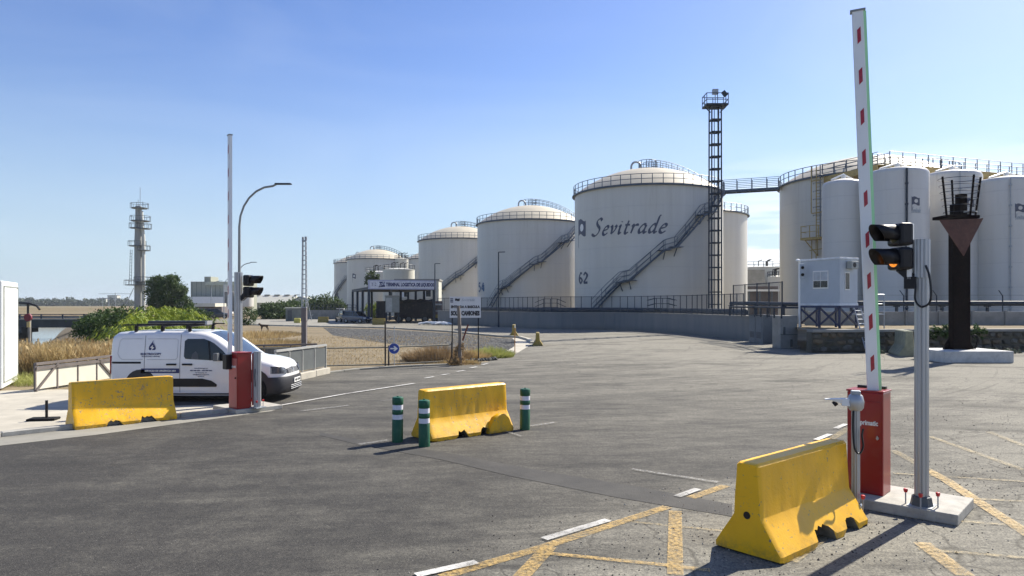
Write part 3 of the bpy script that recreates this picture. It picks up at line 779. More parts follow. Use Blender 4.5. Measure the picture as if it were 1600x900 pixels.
# small old tanks clustered behind the canopy
def small_tank(cx, cy, r, H, label, shell=M_oldt, rise=.5, group='small tanks behind the canopy'):
    t = thing('small_storage_tank', label, 'storage tank', (cx, cy, 0), 0, group)
    mb = MB(); mb.lathe([(r, 0), (r, H), (r + .05, H + .02), (r + .05, H + .12), (r * .5, H + rise * .8), (.01, H + rise)], 40); mb.build('shell', shell, t, True, recalc=False)
    mb = MB(); ring_rail(mb, r, H + .1, 18, h=1.0, t=.07); mb.build('rim_railing', M_dgrey, t)
    mb = MB()
    for k in range(4):
        x_, y_ = random.uniform(-r * .5, r * .5), random.uniform(-r * .5, r * .5)
        mb.tube([(x_, y_, H + .2), (x_, y_, H + 1.5), (x_ + .7, y_, H + 1.7)], .09, 5)
    tag(mb.build('roof_pipework', M_rust, t), kind='stuff')
    return t
q = XY(623, 150); small_tank(q.x, q.y, 3.35, 9.6, 'weathered short tank with rusty roof pipes above the canopy sign')
q = XY(592, 158); small_tank(q.x, q.y, 3.0, 9.4, 'smaller weathered tank left of the short rusty-roofed tank', M_tank)
q = XY(628, 178); small_tank(q.x, q.y, 1.6, 13.6, 'narrow pale tank rising behind the short rusty-roofed tank')
q = XY(1186, 135); tt = small_tank(q.x, q.y, 4.9, 9.2, 'distant wide storage tank in the gap right of the lattice tower', group='tanks far behind the gap')
q = XY(1150 + 64, 128); tt = small_tank(q.x, q.y, 1.6, 7.2, 'narrow distant tank beside the wide one in the gap', group='tanks far behind the gap')

# tall silos at the right
def silo(px, depth, wpx, ytop, label, base=0.0):
    c = XY(px, depth); r = wpx / 2 / F * depth; H = CAMH + (HOR - ytop) / F * depth
    t = thing('silo', label, 'silo', (c.x, c.y, 0), 0, 'tall white silos at the right')
    mb = MB(); k = .55
    k = .42; prof = [(r, base), (r, H - k)] + [(r - k + k * math.cos(a), H - k + k * math.sin(a)) for a in [R(15 * i) for i in range(1, 7)]] + [(r * .4, H + .18), (.01, H + .22)]
    mb.lathe(prof, 64); mb.build('shell', M_silo, t, True, recalc=False)
    mb = MB(); mb.tube([(0, 0, H), (0, 0, H + .55)], .2, 10); mb.tube([(-r * .7, -.3, H + .1), (0, 0, H + .62), (r * .6, .2, H + .15)], .08, 6); mb.build('top_nozzle', M_white, t, True)
    return t, r, H
s0, r0, H0 = silo(1318, 60, 62, 284, 'short white silo partly behind the tall barrier arm')
s1, r1, H1 = silo(1402, 57, 88, 267, 'white silo with a flag emblem between the barrier arm and rusty column')
s2, r2, H2 = silo(1487, 59.5, 82, 271, 'white silo directly behind the rusty column and its cage')
s3, r3, H3 = silo(1572, 57.5, 88, 281, 'white silo with a flag emblem at the right edge of the row')
s4, r4, H4 = silo(1662, 58, 88, 284, 'white silo mostly cut off by the right edge')
for (t, r_, H_, px, py) in [(s1, r1, H1, 1425, 320), (s2, r2, H2, 1510, 322), (s3, r3, H3, 1587, 331)]:
    flag(t, r_, px, py, .62, M_ink, M_silo)
    tf, _ = on_shell(t, r_, px - 1, py + 12, .02)
    nib_strokes([[(a * .3, b_) for a, b_ in q_] for q_ in paths], .2, R(38), lambda u, v_: tf(u * .27, v_ * .22)).build('lettering', M_galv, t, recalc=False)
for t, r_, H_, px in [(s1, r1, H1, 1417), (s2, r2, H2, 1500), (s3, r3, H3, 1579)]:
    a, _ = circ_hit((t.location.x, t.location.y), r_ + .12, px); mb = MB()
    mb.tube([((r_ + .1) * math.cos(a), (r_ + .1) * math.sin(a), 1.5), ((r_ + .1) * math.cos(a), (r_ + .1) * math.sin(a), H_ - .2)], .05 if px != 1417 else .09, 6)
    for i in range(7):
        mb.box(((r_ + .07) * math.cos(a), (r_ + .07) * math.sin(a), 2.2 + i * 1.6), (.2, .2, .12), a)
    mb.build('downpipe', M_dsteel if px == 1417 else M_galv, t)

# loose stones and grit lying on the old surface round the right gate
r_ = random.Random(17); mb = MB()
for i in range(2600):
    if i % 2: w0 = r_.gauss(-3.9, .9); t0 = r_.uniform(4.5, 13)
    else: w0 = r_.uniform(-6.0, -.5); t0 = r_.uniform(3.5, 24)
    c_ = U * t0 + V * w0; s_ = r_.uniform(.004, .013) * (1.8 if r_.random() < .05 else 1)
    a0 = r_.random() * 6.28; pts = [(c_.x + s_ * math.cos(a0 + k * 1.57) * r_.uniform(.7, 1.2), c_.y + s_ * math.sin(a0 + k * 1.57) * r_.uniform(.7, 1.2), .006) for k in range(4)]
    mb.cur = i % 3; mb.add(pts + [(c_.x, c_.y, .006 + s_ * .9)], [(0, 1, 4), (1, 2, 4), (2, 3, 4), (3, 0, 4)])
tag(mb.build('loose_grit', [mat('dark_grit', (.03, .028, .025), .9), mat('brown_grit', (.12, .10, .08), .9), mat('pale_grit', (.34, .32, .28), .9)], None, recalc=False), kind='stuff')
# ------------------------------------------------------------------ concrete barriers
def jersey(label, loc, rz, m, L=1.95, H=.92, notches=((-.30, .26, .13), (.38, .40, .15)), hole=False, seed=1, k=1.0, group='yellow concrete barriers', name='concrete_barrier', cat='barrier', chunk=None):
    t = thing(name, label, cat, loc, rz, group)
    r = random.Random(seed)
    def hw(z):
        if z < .07: return .365
        if z < .39: return .365 - (z - .07) / .32 * .21
        return .155 - (z - .39) / (H - .39) * .035
    xs = [-L / 2, -L / 2 + .03]
    while xs[-1] < L / 2 - .07: xs.append(xs[-1] + r.uniform(.035, .055))
    xs += [L / 2 - .03, L / 2]
    def cut(x):
        z = 0.0
        for c, w, h in notches:
            u = abs(x - c) / (w / 2)
            if u < 1: z = max(z, h * (1 if u < .72 else (1 - u) / .28) * r.uniform(.8, 1.12))
        if z == 0: z = r.choice([0, 0, .004, .012])
        if abs(x) > L / 2 - .04: z = max(z, r.choice([0, .02]))
        return z
    mb = MB(); mb2 = MB(); rows = []
    for x in xs:
        end = abs(x) > L / 2 - .001
        zc = cut(x); ins = .012 if end else 0
        zs = [zc, max(.07, zc + .004), max(.07 + (.39 - .07) / 3, zc + .012), max(.07 + (.39 - .07) * 2 / 3, zc + .02), .385, .40, .6, .80, H - .03, H]
        zs[0] = min(zs[0], zs[1] - .002)
        j = lambda: r.uniform(-.0025, .0025)
        side = [(hw(z) - ins + j() - (.03 if i == 9 else 0) - (.008 if i == 0 and r.random() < .5 else 0), z - (ins if i == 9 else 0)) for i, z in enumerate(zs)]
        rows.append([(x, -y, z) for y, z in side] + [(x, y, z) for y, z in reversed(side)])
    n = len(rows[0])
    for i in range(len(rows) - 1):
        o = len(mb.v)
        mb.add(rows[i] + rows[i + 1], [(a, a + 1, a + 1 + n, a + n) for a in range(n - 1)])
        mb2.add([rows[i][0], rows[i][-1], rows[i + 1][-1], rows[i + 1][0]], [(0, 1, 2, 3)])
    mb.add(rows[0], [tuple(range(n - 1, -1, -1))]); mb.add(rows[-1], [tuple(range(n))])
    # one mesh: painted skin, broken underside
    mb.mi = [0] * len(mb.f)
    mb.cur = 1; mb.add(mb2.v, mb2.f)
    bm_o = mb.build('body', [m, M_cbreak], t, recalc=False)
    bm = bmesh.new(); bm.from_mesh(bm_o.data); bmesh.ops.remove_doubles(bm, verts=bm.verts, dist=1e-5); bmesh.ops.recalc_face_normals(bm, faces=bm.faces); bm.to_mesh(bm_o.data); bm.free()
    bm_o.data.polygons.foreach_set('use_smooth', [True] * len(bm_o.data.polygons)); bm_o.data.set_sharp_from_angle(angle=R(28))
    if hole:
        hb = MB(); hb.tube([(-L / 2 - .003, .0, .40), (-L / 2 + .01, .0, .40)], .038, 14); hb.build('lifting_hole', M_black, t)
    if chunk:
        cb = MB(); pr = [(-.30, .0), (.30, .0), (.27, .12), (.20, .27), (.10, .355), (-.04, .36), (-.16, .30), (-.25, .16)]
        cb.prism([(chunk + a, -.39, b) for a, b in pr], (0, .13, 0)); o = cb.build('slumped_concrete_piece', m, t, True, bevel=.02)
    if k != 1: t.scale = (k, k, k)
    return t
def jersey_at(pa, pb, label, m, **kw):
    a, b = P(*pa), P(*pb); d = (b - a).normalized(); mid = (a + b) / 2; n = Vector((-d.y, d.x, 0))
    c = mid + n * .365
    return jersey(label, (c.x, c.y, 0.004), math.atan2(d.y, d.x), m, L=(b - a).length, **kw)
jersey_at((1221, 885), (1357, 821), 'glossy yellow concrete barrier in the right foreground with a round hole in its end', M_yb2, notches=((-.02, .42, .17), (.56, .30, .15)), hole=True, seed=3)
jersey_at((676, 692), (803, 673), 'yellow concrete barrier in the middle of the road between green bollards', M_yb3, notches=((-.28, .24, .13), (.26, .22, .14)), seed=5, chunk=.62)
jersey_at((117, 673), (277, 655.4), 'worn yellow concrete barrier in front of the white van', M_yb1, notches=((-.26, .30, .11), (.38, .32, .13)), seed=8)
for px, py, rz, lab, k in [(803, 526, 0, 'rust stained yellow concrete barrier seen end on behind the thin pole', 1.0), (840, 539.5, 2, 'small faded yellow concrete barrier seen end on at the kerb corner', .85)]:
    c = P(px, py); jersey(lab, (c.x, c.y, .004), R(90 - rz), M_ybd, L=1.9, seed=px, notches=(), k=k)
for px, py, rz, lab, L_n in [(505, 504, 0, 'dull yellow concrete barrier lying across the track near the hut', 1.6), (592, 507.5, 0, 'dull yellow concrete barrier beside the dark blue car', 1.75)]:
    c = P(px, py); jersey(lab, (c.x, c.y, .01), R(rz), M_ybd, L=L_n, seed=px, notches=(), k=.85)
c = P(1432, 557); jersey('bulky grey green concrete barrier end at the foot of the stone wall', (c.x, c.y + 1.1, .004), R(72), mat('mossy_concrete', (0.24, 0.25, 0.18), .9, var=.25, scale=3, bump=.4, dirt=(.12, .13, .08), dirt_amt=.5), L=1.9, seed=11, notches=(), k=1.32, group='grey concrete barriers')

# ------------------------------------------------------------------ green bollards
def bollard(px, py, label, first=[None]):
    c = P(px, py)
    if first[0] is None:
        t = thing('bollard', label, 'bollard', (c.x, c.y, .004), 0, 'green bollards round the middle barrier')
        r = .1; mb = MB(); mb.lathe([(r, 0), (r, .40), (r * .94, .41), (r * .94, .50), (r, .51), (r, .575), (r * .94, .585), (r * .94, .675), (r, .685), (r * 1.02, .79), (r * .9, .81), (r * .45, .815), (.001, .82)], 28)
        mb.build('body', M_green, t, True, recalc=False)
        mb = MB(); mb.tube([(0, 0, .81), (0, 0, .832)], .018, 8); mb.build('cap_screw', M_green, t)
        for z in (.412, .587):
            mb = MB(); mb.lathe([(r * .955, z), (r * .955, z + .086)], 28); mb.build('reflective_band', M_refl, t, True, recalc=False)
        first[0] = t; return t
    t = copy_tree(first[0]); t.location = (c.x, c.y, .004); t['label'] = label; return t
b = bollard(621, 690.5, 'green bollard with white bands, leftmost beside the middle yellow barrier'); b.rotation_euler = (0, R(.5), 0)
b = bollard(663, 697.5, 'green bollard with white bands, standing nearest in front of the middle yellow barrier'); b.rotation_euler = (R(.8), R(-.6), .5)
b = bollard(820, 671.5, 'green bollard with white bands, at the right end of the middle yellow barrier')

# ------------------------------------------------------------------ barrier gates, plinths, signal posts
def plinth(label, corner, rz, sx, sy, h):
    """corner = near corner; local -x to the left, +y away"""
    t = thing('concrete_plinth', label, 'plinth', (corner.x, corner.y, .004), rz)
    mb = MB(); mb.box((-sx / 2, sy / 2, h / 2), (sx, sy, h)); mb.build('slab', M_conc, t, bevel=.012)
    return t
GR = R(-42)
pR = P(1497, 823); plinth('pale concrete plinth under the right barrier gate and traffic light post', pR, GR, 2.15, .95, .125)
pL = P(369, 648); plinth('low concrete plinth under the left barrier gate', pL, GR, 1.15, 1.15, .10)

def gate(label, corner_px, zb, faded, arm_base, arm_top, textside, mirror=False):
    px, py = corner_px; z = zb; c = P(px, py, z)
    t = thing('barrier_gate', label, 'barrier gate', (c.x, c.y, z), GR, 'red barrier gates with raised arms')
    w, d, h = .42, .34, 1.27
    mb = MB(); mb.box((-w / 2, d / 2, h / 2), (w, d, h)); mb.build('cabinet', M_redcab, t, bevel=.012)
    mb = MB(); mb.box((-w / 2, d / 2, h + .011), (w + .02, d + .02, .022)); mb.build('cabinet_lid', M_redcab, t, bevel=.006)
    mb = MB(); mb.box((-w / 2, -.004, h * .47), (w - .05, .008, h * .88)); mb.build('door', M_redfade if faded else M_redcab, t, bevel=.003)
    mb = MB(); mb.tube([(-.06, -.006, h * .56), (-.06, -.03, h * .56)], .016, 10); mb.bar((-.06, -.028, h * .56 - .02), (-.06, -.028, h * .56 + .03), .012); mb.build('door_lock', M_alu if not faded else M_black, t)
    text('Aprimatic', .085, M_white, t, (-w / 2 + .03, -.010, h * (.70 if not faded else .76)), (R(90), 0, 0), bold=.003, width=.25)
    if faded:
        mb = MB(); mb.box((-w + .08, -.07, h - .20), (.19, .14, .34)); mb.build('drive_cover', M_black, t, bevel=.01)
    else:
        mb = MB(); mb.tube([(-.31, -.01, h * .86), (-.31, -.045, h * .86)], .03, 12); mb.build('key_switch', M_black, t)
        mb = MB(); mb.box((-w / 2, d - .03, h + .03), (w * .8, .06, .05)); mb.build('pivot_housing', M_black, t)
    # arm: extruded white beam, bonded red reflectors, rubber strip
    return t, c
gR, cR = gate('right barrier gate, red cabinet with white arm raised beside the grey signal post', (1380, 776), .129, False, None, None, None)
gL, cL = gate('left barrier gate, red cabinet with faded door in front of the white van', (371, 640), .104, True, None, None, None)

def arm(gate_o, p0, p1, w, d, yaw, nref, label_led, first_frac, step_frac):
    """p0, p1 world ends; yaw = facing of the broad side"""
    ax = (p1 - p0); L = ax.length; ax.normalize()
    fx = Vector((math.cos(yaw), math.sin(yaw), 0)); fx = (fx - ax * fx.dot(ax)).normalized(); fy = ax.cross(fx).normalized()
    M = Matrix((fx, fy, ax)).transposed().to_4x4(); M.translation = p0       # local x across, y depth, z along
    inv = gate_o.matrix_basis.inverted()
    def put(o): o.parent = gate_o; o.matrix_basis = inv @ M; return o
    bm_ = MB(); k = .012
    prof = [(-w / 2, -d / 2 + k), (-w / 2 + k, -d / 2), (w / 2 - k, -d / 2), (w / 2, -d / 2 + k), (w / 2, d / 2 - k), (w / 2 - k, d / 2), (-w / 2 + k, d / 2), (-w / 2, d / 2 - k)]
    bm_.prism([(x, y, 0) for x, y in prof], (0, 0, L)); armo = put(bm_.build('arm', M_whitep, None, False))
    bm_ = MB(); bm_.box((w / 2 + .009, 0, L / 2 + .02), (.04, d * .8, L - .06)); s = put(bm_.build('edge_strip', mat('pale_green_edge_strip', (0.42, 0.80, 0.42), .35, var=.05) if label_led else M_whitep, None))
    if not label_led:
        bm_ = MB(); bm_.box((w / 2 + .02, 0, L / 2 + .02), (.006, d * .22, L - .1)); put(bm_.build('rubber_line', M_black, None))
    bm_ = MB(); bm_.prism([(-w / 2 - .02, -d / 2 - .008, L), (w / 2 + .022, -d / 2 - .008, L), (w / 2 + .022, d / 2 + .008, L), (-w / 2 - .02, d / 2 + .008, L)], (0, 0, .025)); put(bm_.build('end_cap', M_grey, None))
    me = None
    for i in range(nref):
        z = L * (first_frac - step_frac * i); hh, ww, sk = .095, .042, .035
        if me is None:
            b2 = MB(); b2.prism([(-ww / 2, 0, -hh - sk / 2 * 0 - .015), (ww / 2, 0, -hh + .025), (ww / 2, 0, hh + .015), (-ww / 2, 0, hh - .025)], (0, -.004, 0)); o = b2.build('reflector', M_redref, None); me = o.data
        else: o = inst('reflector', me)
        o.parent = gate_o; Mi = inv @ M @ Matrix.Translation((.004, -d / 2, z)); o.matrix_basis = Mi
    return armo
yR = 8.95
arm(gR, A(1364.5, 618, yR), A(1340, 19, yR + .1), .135, .08, R(-24), 9, True, .936, .1065)
yL = 16.35
arm(gL, A(359, 556, yL), A(359, 212, yL + .1), .11, .07, R(-50), 9, False, .936, .1065)

def grooved(mb, r, z0, z1, ribs=10, depth=.12):
    """extruded aluminium post with flutes"""
    n = ribs * 4; pts = []
    for i in range(n):
        rr = r * (1 - depth) if i % 4 in (0,) else r
        a = 2 * math.pi * i / n; pts.append((rr * math.cos(a), rr * math.sin(a), z0))
    mb.prism(pts, (0, 0, z1 - z0)); return mb
def bolt_caps(t, r, z0, n=4, a0=.4):
    for i in range(n):
        a = a0 + 2 * math.pi * i / n; x, y = r * math.cos(a), r * math.sin(a)
        mb = MB(); mb.tube([(x, y, z0), (x, y, z0 + .14)], .008, 6); mb.build('anchor_bolt', M_galv, t)
        mb = MB(); mb.lathe([(.001, z0 + .13), (.018, z0 + .135), (.026, z0 + .165), (.022, z0 + .178), (.001, z0 + .182)], 10, (x, y, 0)); mb.build('bolt_cap', M_redcap, t, True, recalc=False)
def signal_head(t, z, rz, scale=1.0, lit=None, off=(0, 0), vis=.17):
    """two lamp housing facing local -y turned by rz, built under thing t"""
    h = thing_part = bpy.data.objects.new('signal_head', None); S.collection.objects.link(h); h.parent = t; h.location = (off[0], off[1], z); h.rotation_euler = (0, 0, rz); h.scale = (scale,) * 3
    for i, zz_ in enumerate((.125, -.125)):
        mb = MB(); mb.box((0, .04, zz_), (.24, .15, .235)); mb.build('lamp_housing', M_black, h, bevel=.03)
        mb = MB(); n = 20; vs = []; 
        r = .10
        a0, a1 = R(-35), R(215)
        for k in range(n + 1):
            a = a0 + (a1 - a0) * k / n; up = .50 + .50 * (math.sin(a) + .6) / 1.6
            vs += [(r * math.cos(a), -.03, zz_ + r * math.sin(a)), (r * math.cos(a), -.03 - .06 - vis * max(up, 0), zz_ + r * math.sin(a))]
        mb.add(vs, [(2 * k, 2 * k + 1, 2 * k + 3, 2 * k + 2) for k in range(n)]); o = mb.build('visor', M_black, h, True, recalc=False)
        sm = o.modifiers.new('s', 'SOLIDIFY'); sm.thickness = .005
        mb = MB(); mb.lathe([(.001, .028), (.05, .022), (.088, .0)], 20); o = mb.build('lens', (M_lensy if lit == i else M_lenso), h, True, recalc=False); o.rotation_euler = (R(90), 0, 0); o.location = (0, -.035, zz_)
    return h
g = NG('amber_lens_lit'); bw = g.vor(g.obj(), 60.0, 0)
M_lensy = g.set(col=(0.8, 0.25, 0.02, 1), emi=(1.0, 0.30, 0.03, 1), emis=g.rng(bw, 0, .6, .10, .6), rough=.2)
M_lenso = mat('unlit_olive_lens', (0.05, 0.055, 0.03), .15, var=.3, scale=60, obj=True)

# right signal post
c = P(1440, 790, .129)
t = thing('traffic_light', 'grey fluted aluminium post with a lit amber lamp, on the right plinth', 'traffic light', (c.x, c.y, .129), R(-42))
mb = MB(); mb.prism([(x, y, 0) for x, y in [(-.13, -.13), (.13, -.13), (.13, .13), (-.13, .13)]], (0, 0, .012)); mb.build('base_plate', M_galv, t)
mb = MB(); mb.lathe([(.125, .012), (.115, .05), (.105, .11), (.09, .12)], 8); mb.build('foot_casting', mat('dark_cast_metal', (.10, .11, .12), .5, .5), t, False, recalc=False)
bolt_caps(t, .165, 0.0, 4, .15)
mb = MB(); grooved(mb, .076, .1, 2.70, 9, .16); mb.build('post', M_alu, t)
mb = MB(); grooved(mb, .092, 2.68, 3.13, 12, .12); mb.build('upper_sleeve', M_alu, t)
mb = MB(); mb.bar((-.105, -.06, 2.66), (-.105, -.06, 3.32), .05, .12); mb.build('side_plate', M_white, t, bevel=.005)
mb = MB(); mb.bar((-.10, -.05, 2.68), (-.22, -.08, 2.80), .09, .10); mb.box((-.10, -.06, 2.62), (.12, .12, .14)); mb.build('head_bracket', M_black, t)
mb = MB()
lp = catmull([Vector((.06, -.09, 2.82)), Vector((.10, -.10, 2.70)), Vector((.12, -.11, 2.50)), Vector((.10, -.11, 2.38)), Vector((.02, -.12, 2.34)), Vector((-.04, -.12, 2.42)), Vector((-.04, -.11, 2.56)), Vector((-.06, -.09, 2.64))], 6)
mb.tube(lp, .012, 6); mb.build('cable_loop', M_black, t, True)
signal_head(t, 3.05, R(-42), 1.14, lit=1, off=(-.24, -.11), vis=.19)
# camera post between barrier and cabinet
c = P(1337, 795, .129)
t = thing('camera_post', 'slim aluminium post with a white number plate camera pointing left', 'camera post', (c.x, c.y, .129), R(-20))
mb = MB(); grooved(mb, .046, .02, 1.16, 8, .14); mb.build('post', M_alu, t)
mb = MB(); mb.lathe([(.08, 0), (.075, .05), (.06, .07)], 8); mb.build('foot', M_galv, t, recalc=False)
bolt_caps(t, .09, .0, 2, 5.6)
mb = MB(); mb.lathe([(.062, 1.14), (.085, 1.17), (.092, 1.24), (.075, 1.31), (.04, 1.34), (.001, 1.345)], 20); mb.build('camera_dome', M_alu, t, True, recalc=False)
mb = MB(); mb.box((0, 0, 1.345), (.10, .10, .05)); mb.build('dome_cap', M_galv, t, bevel=.01)
mb = MB(); mb.prism([(-.05, -.06, 1.19), (-.05, .06, 1.19), (-.05, .05, 1.275), (-.05, -.05, 1.275)], (-.10, 0, .0)); mb.prism([(-.14, -.05, 1.272), (-.14, .05, 1.272), (-.33, .03, 1.262), (-.33, -.03, 1.262)], (0, 0, -.018)); mb.prism([(-.14, -.05, 1.262), (-.14, -.045, 1.21), (-.30, -.03, 1.255)], (0, .09, 0)); mb.build('camera_body', M_white, t, bevel=.006)
mb = MB(); mb.tube([(-.20, 0, 1.225), (-.235, 0, 1.195)], .03, 10); mb.build('camera_lens', M_black, t, True)
mb = MB(); mb.tube(catmull([Vector((-.03, -.055, 1.14)), Vector((-.035, -.065, .95)), Vector((-.02, -.085, .72)), Vector((.03, -.09, .66)), Vector((.07, -.075, .74)), Vector((.06, -.06, .86)), Vector((.075, -.05, .94))], 6), .011, 6); mb.build('cable_loop', M_black, t, True)

# left signal post and the short aluminium post beside the left cabinet
c = XY(372.5, 17.6)
t = thing('traffic_light', 'dark two lamp signal on a fluted post behind the left red cabinet', 'traffic light', (c.x, c.y, .004), R(-10))
mb = MB(); mb.lathe([(.13, 0), (.12, .08), (.09, .12)], 8); mb.build('foot_casting', M_galv, t, recalc=False)
mb = MB(); grooved(mb, .098, .1, 3.28, 9, .16); mb.build('post', M_alu, t)
mb = MB(); mb.bar((.08, 0, 2.62), (.26, -.02, 2.76), .10, .12); mb.build('head_bracket', M_black, t)
signal_head(t, 2.93, R(92), 1.15, lit=None, off=(.33, -.02), vis=.19)
c = P(402, 637, .104)
t = thing('intercom_post', 'short pale aluminium post with red sides right of the left red cabinet', 'post', (c.x, c.y, .104), R(-30))
mb = MB(); grooved(mb, .085, .02, 1.30, 8, .16); mb.build('post', M_alu, t)
mb = MB(); mb.box((-.08, -.04, .66), (.03, .07, 1.2)); mb.build('side_channel', M_redfade, t)
mb = MB(); mb.box((0, 0, .01), (.28, .28, .02)); mb.build('base_plate', M_galv, t)
mb = MB(); mb.tube(catmull([Vector((.02, -.08, .9)), Vector((.06, -.12, .75)), Vector((.07, -.12, .6)), Vector((.02, -.08, .5))], 5), .01, 5); mb.build('cable_loop', M_black, t, True)
bolt_caps(t, .14, 0.0, 3, -.8)

# small black base with a stub post on the left pavement
c = P(68, 657)
t = thing('arm_rest_stand', 'low black base with a short post on the pavement left of the worn yellow barrier', 'stand', (c.x, c.y, .01), R(10))
mb = MB(); mb.prism([(-.28, -.16, 0), (.28, -.16, 0), (.28, .16, 0), (-.28, .16, 0)], (0, 0, .05)); mb.build('base', M_rubber, t, bevel=.02)
mb = MB(); mb.tube([(.06, 0, .05), (.06, 0, .42)], .028, 10); mb.build('post', M_black, t, True)

# ------------------------------------------------------------------ white delivery van
def van():
    c = Vector((-8.0, 18.0 + .92, .004))
    t = thing('van', 'white delivery van with roof rack and navy lettering behind the red cabinet', 'van', c)
    Ln, HW, ZB, ZT = 4.42, .92, .17, 1.80
    x0, x1 = -2.22, 2.20
    # stations: x, half width factor, bottom, top
    st = [(-2.22, .80, .36, 1.30), (-2.205, .90, .28, 1.60), (-2.16, .955, .24, 1.72), (-2.05, .985, .20, 1.785), (-1.8, 1.0, .19, 1.81), (-1.2, 1.0, .18, 1.825), (-.4, 1.0, .18, 1.825), (0, 1.0, .18, 1.805),
          (.2, 1.0, .18, 1.775), (.35, 1.0, .18, 1.725), (.5, 1.0, .18, 1.645), (.68, 1.0, .18, 1.52), (.88, 1.0, .18, 1.37), (1.05, .995, .18, 1.235), (1.17, .99, .18, 1.155), (1.30, .985, .18, 1.125), (1.6, .97, .19, 1.095), (1.88, .93, .21, 1.03),
          (2.0, .88, .23, .97), (2.09, .80, .25, .88), (2.15, .70, .28, .76), (2.19, .58, .32, .62)]
    def top(x):
        for a, b in zip(st[:-1], st[1:]):
            if a[0] <= x <= b[0]: return a[3] + (b[3] - a[3]) * (x - a[0]) / (b[0] - a[0])
        return st[-1][3]
    def wf(x):
        for a, b in zip(st[:-1], st[1:]):
            if a[0] <= x <= b[0]: return a[1] + (b[1] - a[1]) * (x - a[0]) / (b[0] - a[0])
        return st[-1][1]
    def half(x, z):
        return HW * wf(x) * (1 - .115 * max(0, (z - .95) / .85) ** 1.3 - .03 * max(0, (.45 - z) / .3) ** 2)
    mb = MB(); rows = []
    for x, f, zb, zt in st:
        rr = min(.17, (zt - zb) * .3); row = []
        for k in range(9):
            z = zb + (zt - rr - zb) * k / 8; row.append((half(x, z), z))
        ye = row[-1][0]
        for k in range(1, 6):
            a = R(18 * k); row.append((ye - rr * 1.15 * (1 - math.cos(a)), zt - rr + rr * math.sin(a) * .92))
        yy = row[-1][0]
        for k in (.66, .33): row.append((yy * k, zt - .015 * k))
        row.append((0, zt))
        full = [(x, -y, z) for y, z in row] + [(x, y, z) for y, z in row[-2::-1]]
        rows.append(full)
    n = len(rows[0])
    vs = [p for r_ in rows for p in r_]
    fs = [(i * n + k, i * n + k + 1, (i + 1) * n + k + 1, (i + 1) * n + k) for i in range(len(rows) - 1) for k in range(n - 1)]
    fs += [tuple(range(n - 1, -1, -1)), tuple((len(rows) - 1) * n + k for k in range(n))]
    fs += [(i * n, (i + 1) * n, (i + 1) * n + n - 1, i * n + n - 1) for i in range(len(rows) - 1)]
    mb.add(vs, fs)
    M_van = mat('white_car_paint', (0.75, 0.745, 0.74), .22, var=.03, coat=.6)
    mb.build('body', M_van, t, True)
    def sheet_side(pts, off=.006, n=4):
        """closed outline of (x, z) laid on the near side, cut in strips so it follows the curve"""
        mb = MB(); zs = [p[1] for p in pts]; z0, z1 = min(zs), max(zs)
        def span(z):
            xs = []
            for a, b in zip(pts, pts[1:] + pts[:1]):
                if (a[1] - z) * (b[1] - z) <= 0 and a[1] != b[1]: xs.append(a[0] + (b[0] - a[0]) * (z - a[1]) / (b[1] - a[1]))
            return (min(xs), max(xs)) if xs else None
        levels = [z0 + 1e-4 + (z1 - z0 - 2e-4) * i / n for i in range(n + 1)]; prev = None; m = 8
        for z in levels:
            s_ = span(z)
            row = [(s_[0] + (s_[1] - s_[0]) * k / m, z) for k in range(m + 1)]
            row = [(x, -(half(x, z) + off), z) for x, z in row]
            if prev: mb.add(prev + row, [(k, k + 1, k + m + 2, k + m + 1) for k in range(m)])
            prev = row
        return mb
    def rnd(x, z, w, h, r=.03):
        return [(x + r, z), (x + w - r, z), (x + w, z + r), (x + w, z + h - r), (x + w - r, z + h), (x + r, z + h), (x, z + h - r), (x, z + r)]
    # front door glass with its quarter light, mirror, door seams and mouldings
    gl = [(-.31, 1.14), (-.22, 1.07), (.74, 1.05), (.86, 1.10), (.66, 1.32), (.40, 1.53), (.18, 1.61), (-.24, 1.61), (-.31, 1.56)]
    sheet_side(gl, .008, 10).build('door_window', M_glass, t, True)
    mb = MB(); mb.bar((.36, -half(.36, 1.1) - .012, 1.07), (.30, -half(.30, 1.54) - .012, 1.56), .035, .012); mb.build('window_pillar', M_black, t)
    mb = MB()
    mb.box((.55, -1.0, 1.16), (.12, .20, .20)); mb.bar((.55, -.86, 1.10), (.55, -.95, 1.12), .05); mb.build('wing_mirror', mat('grey_mirror_shell', (.10, .11, .12), .4), t, bevel=.035)
    for x, z0, z1 in [(-1.31, .28, 1.70), (-.41, .26, 1.72), (.86, .28, 1.10)]:
        mb = MB(); zs = [z0 + (z1 - z0) * i / 8 for i in range(9)]
        mb.add([(x + d, -(half(x, z) + .004), z) for z in zs for d in (-.006, .006)], [(2 * i, 2 * i + 1, 2 * i + 3, 2 * i + 2) for i in range(8)]); mb.build('door_seam', mat('shadow_gap', (.10, .11, .13), .6), t)
    sheet_side(rnd(-2.15, .985, .76, .05, .01), .007, 2).build('sliding_rail', M_black, t)
    sheet_side([(-1.28, .40), (.52, .40), (.54, .45), (.42, .55), (.16, .61), (-1.28, .61)], .012, 4).build('side_moulding', M_black, t)
    sheet_side([(-2.15, .20), (1.32, .20), (1.32, .235), (-2.15, .235)], .006, 1).build('sill_strip', M_black, t)
    for x in (-.62, -.22):
        mb = MB(); mb.box((x, -half(x, .95) - .018, .965), (.26, .03, .045)); mb.build('door_handle', M_black, t, bevel=.012)
    sheet_side(rnd(-1.39, .745, .97, .12, .004), .006, 2).build('blue_stripe', M_navy, t)
    yb = -(half(-.66, .8) + .012)
    text('SERVICIO DE URGENCIA 24H', .06, M_white, t, (-.90, yb, .803), (R(90), 0, 0), bold=.002, width=.78)
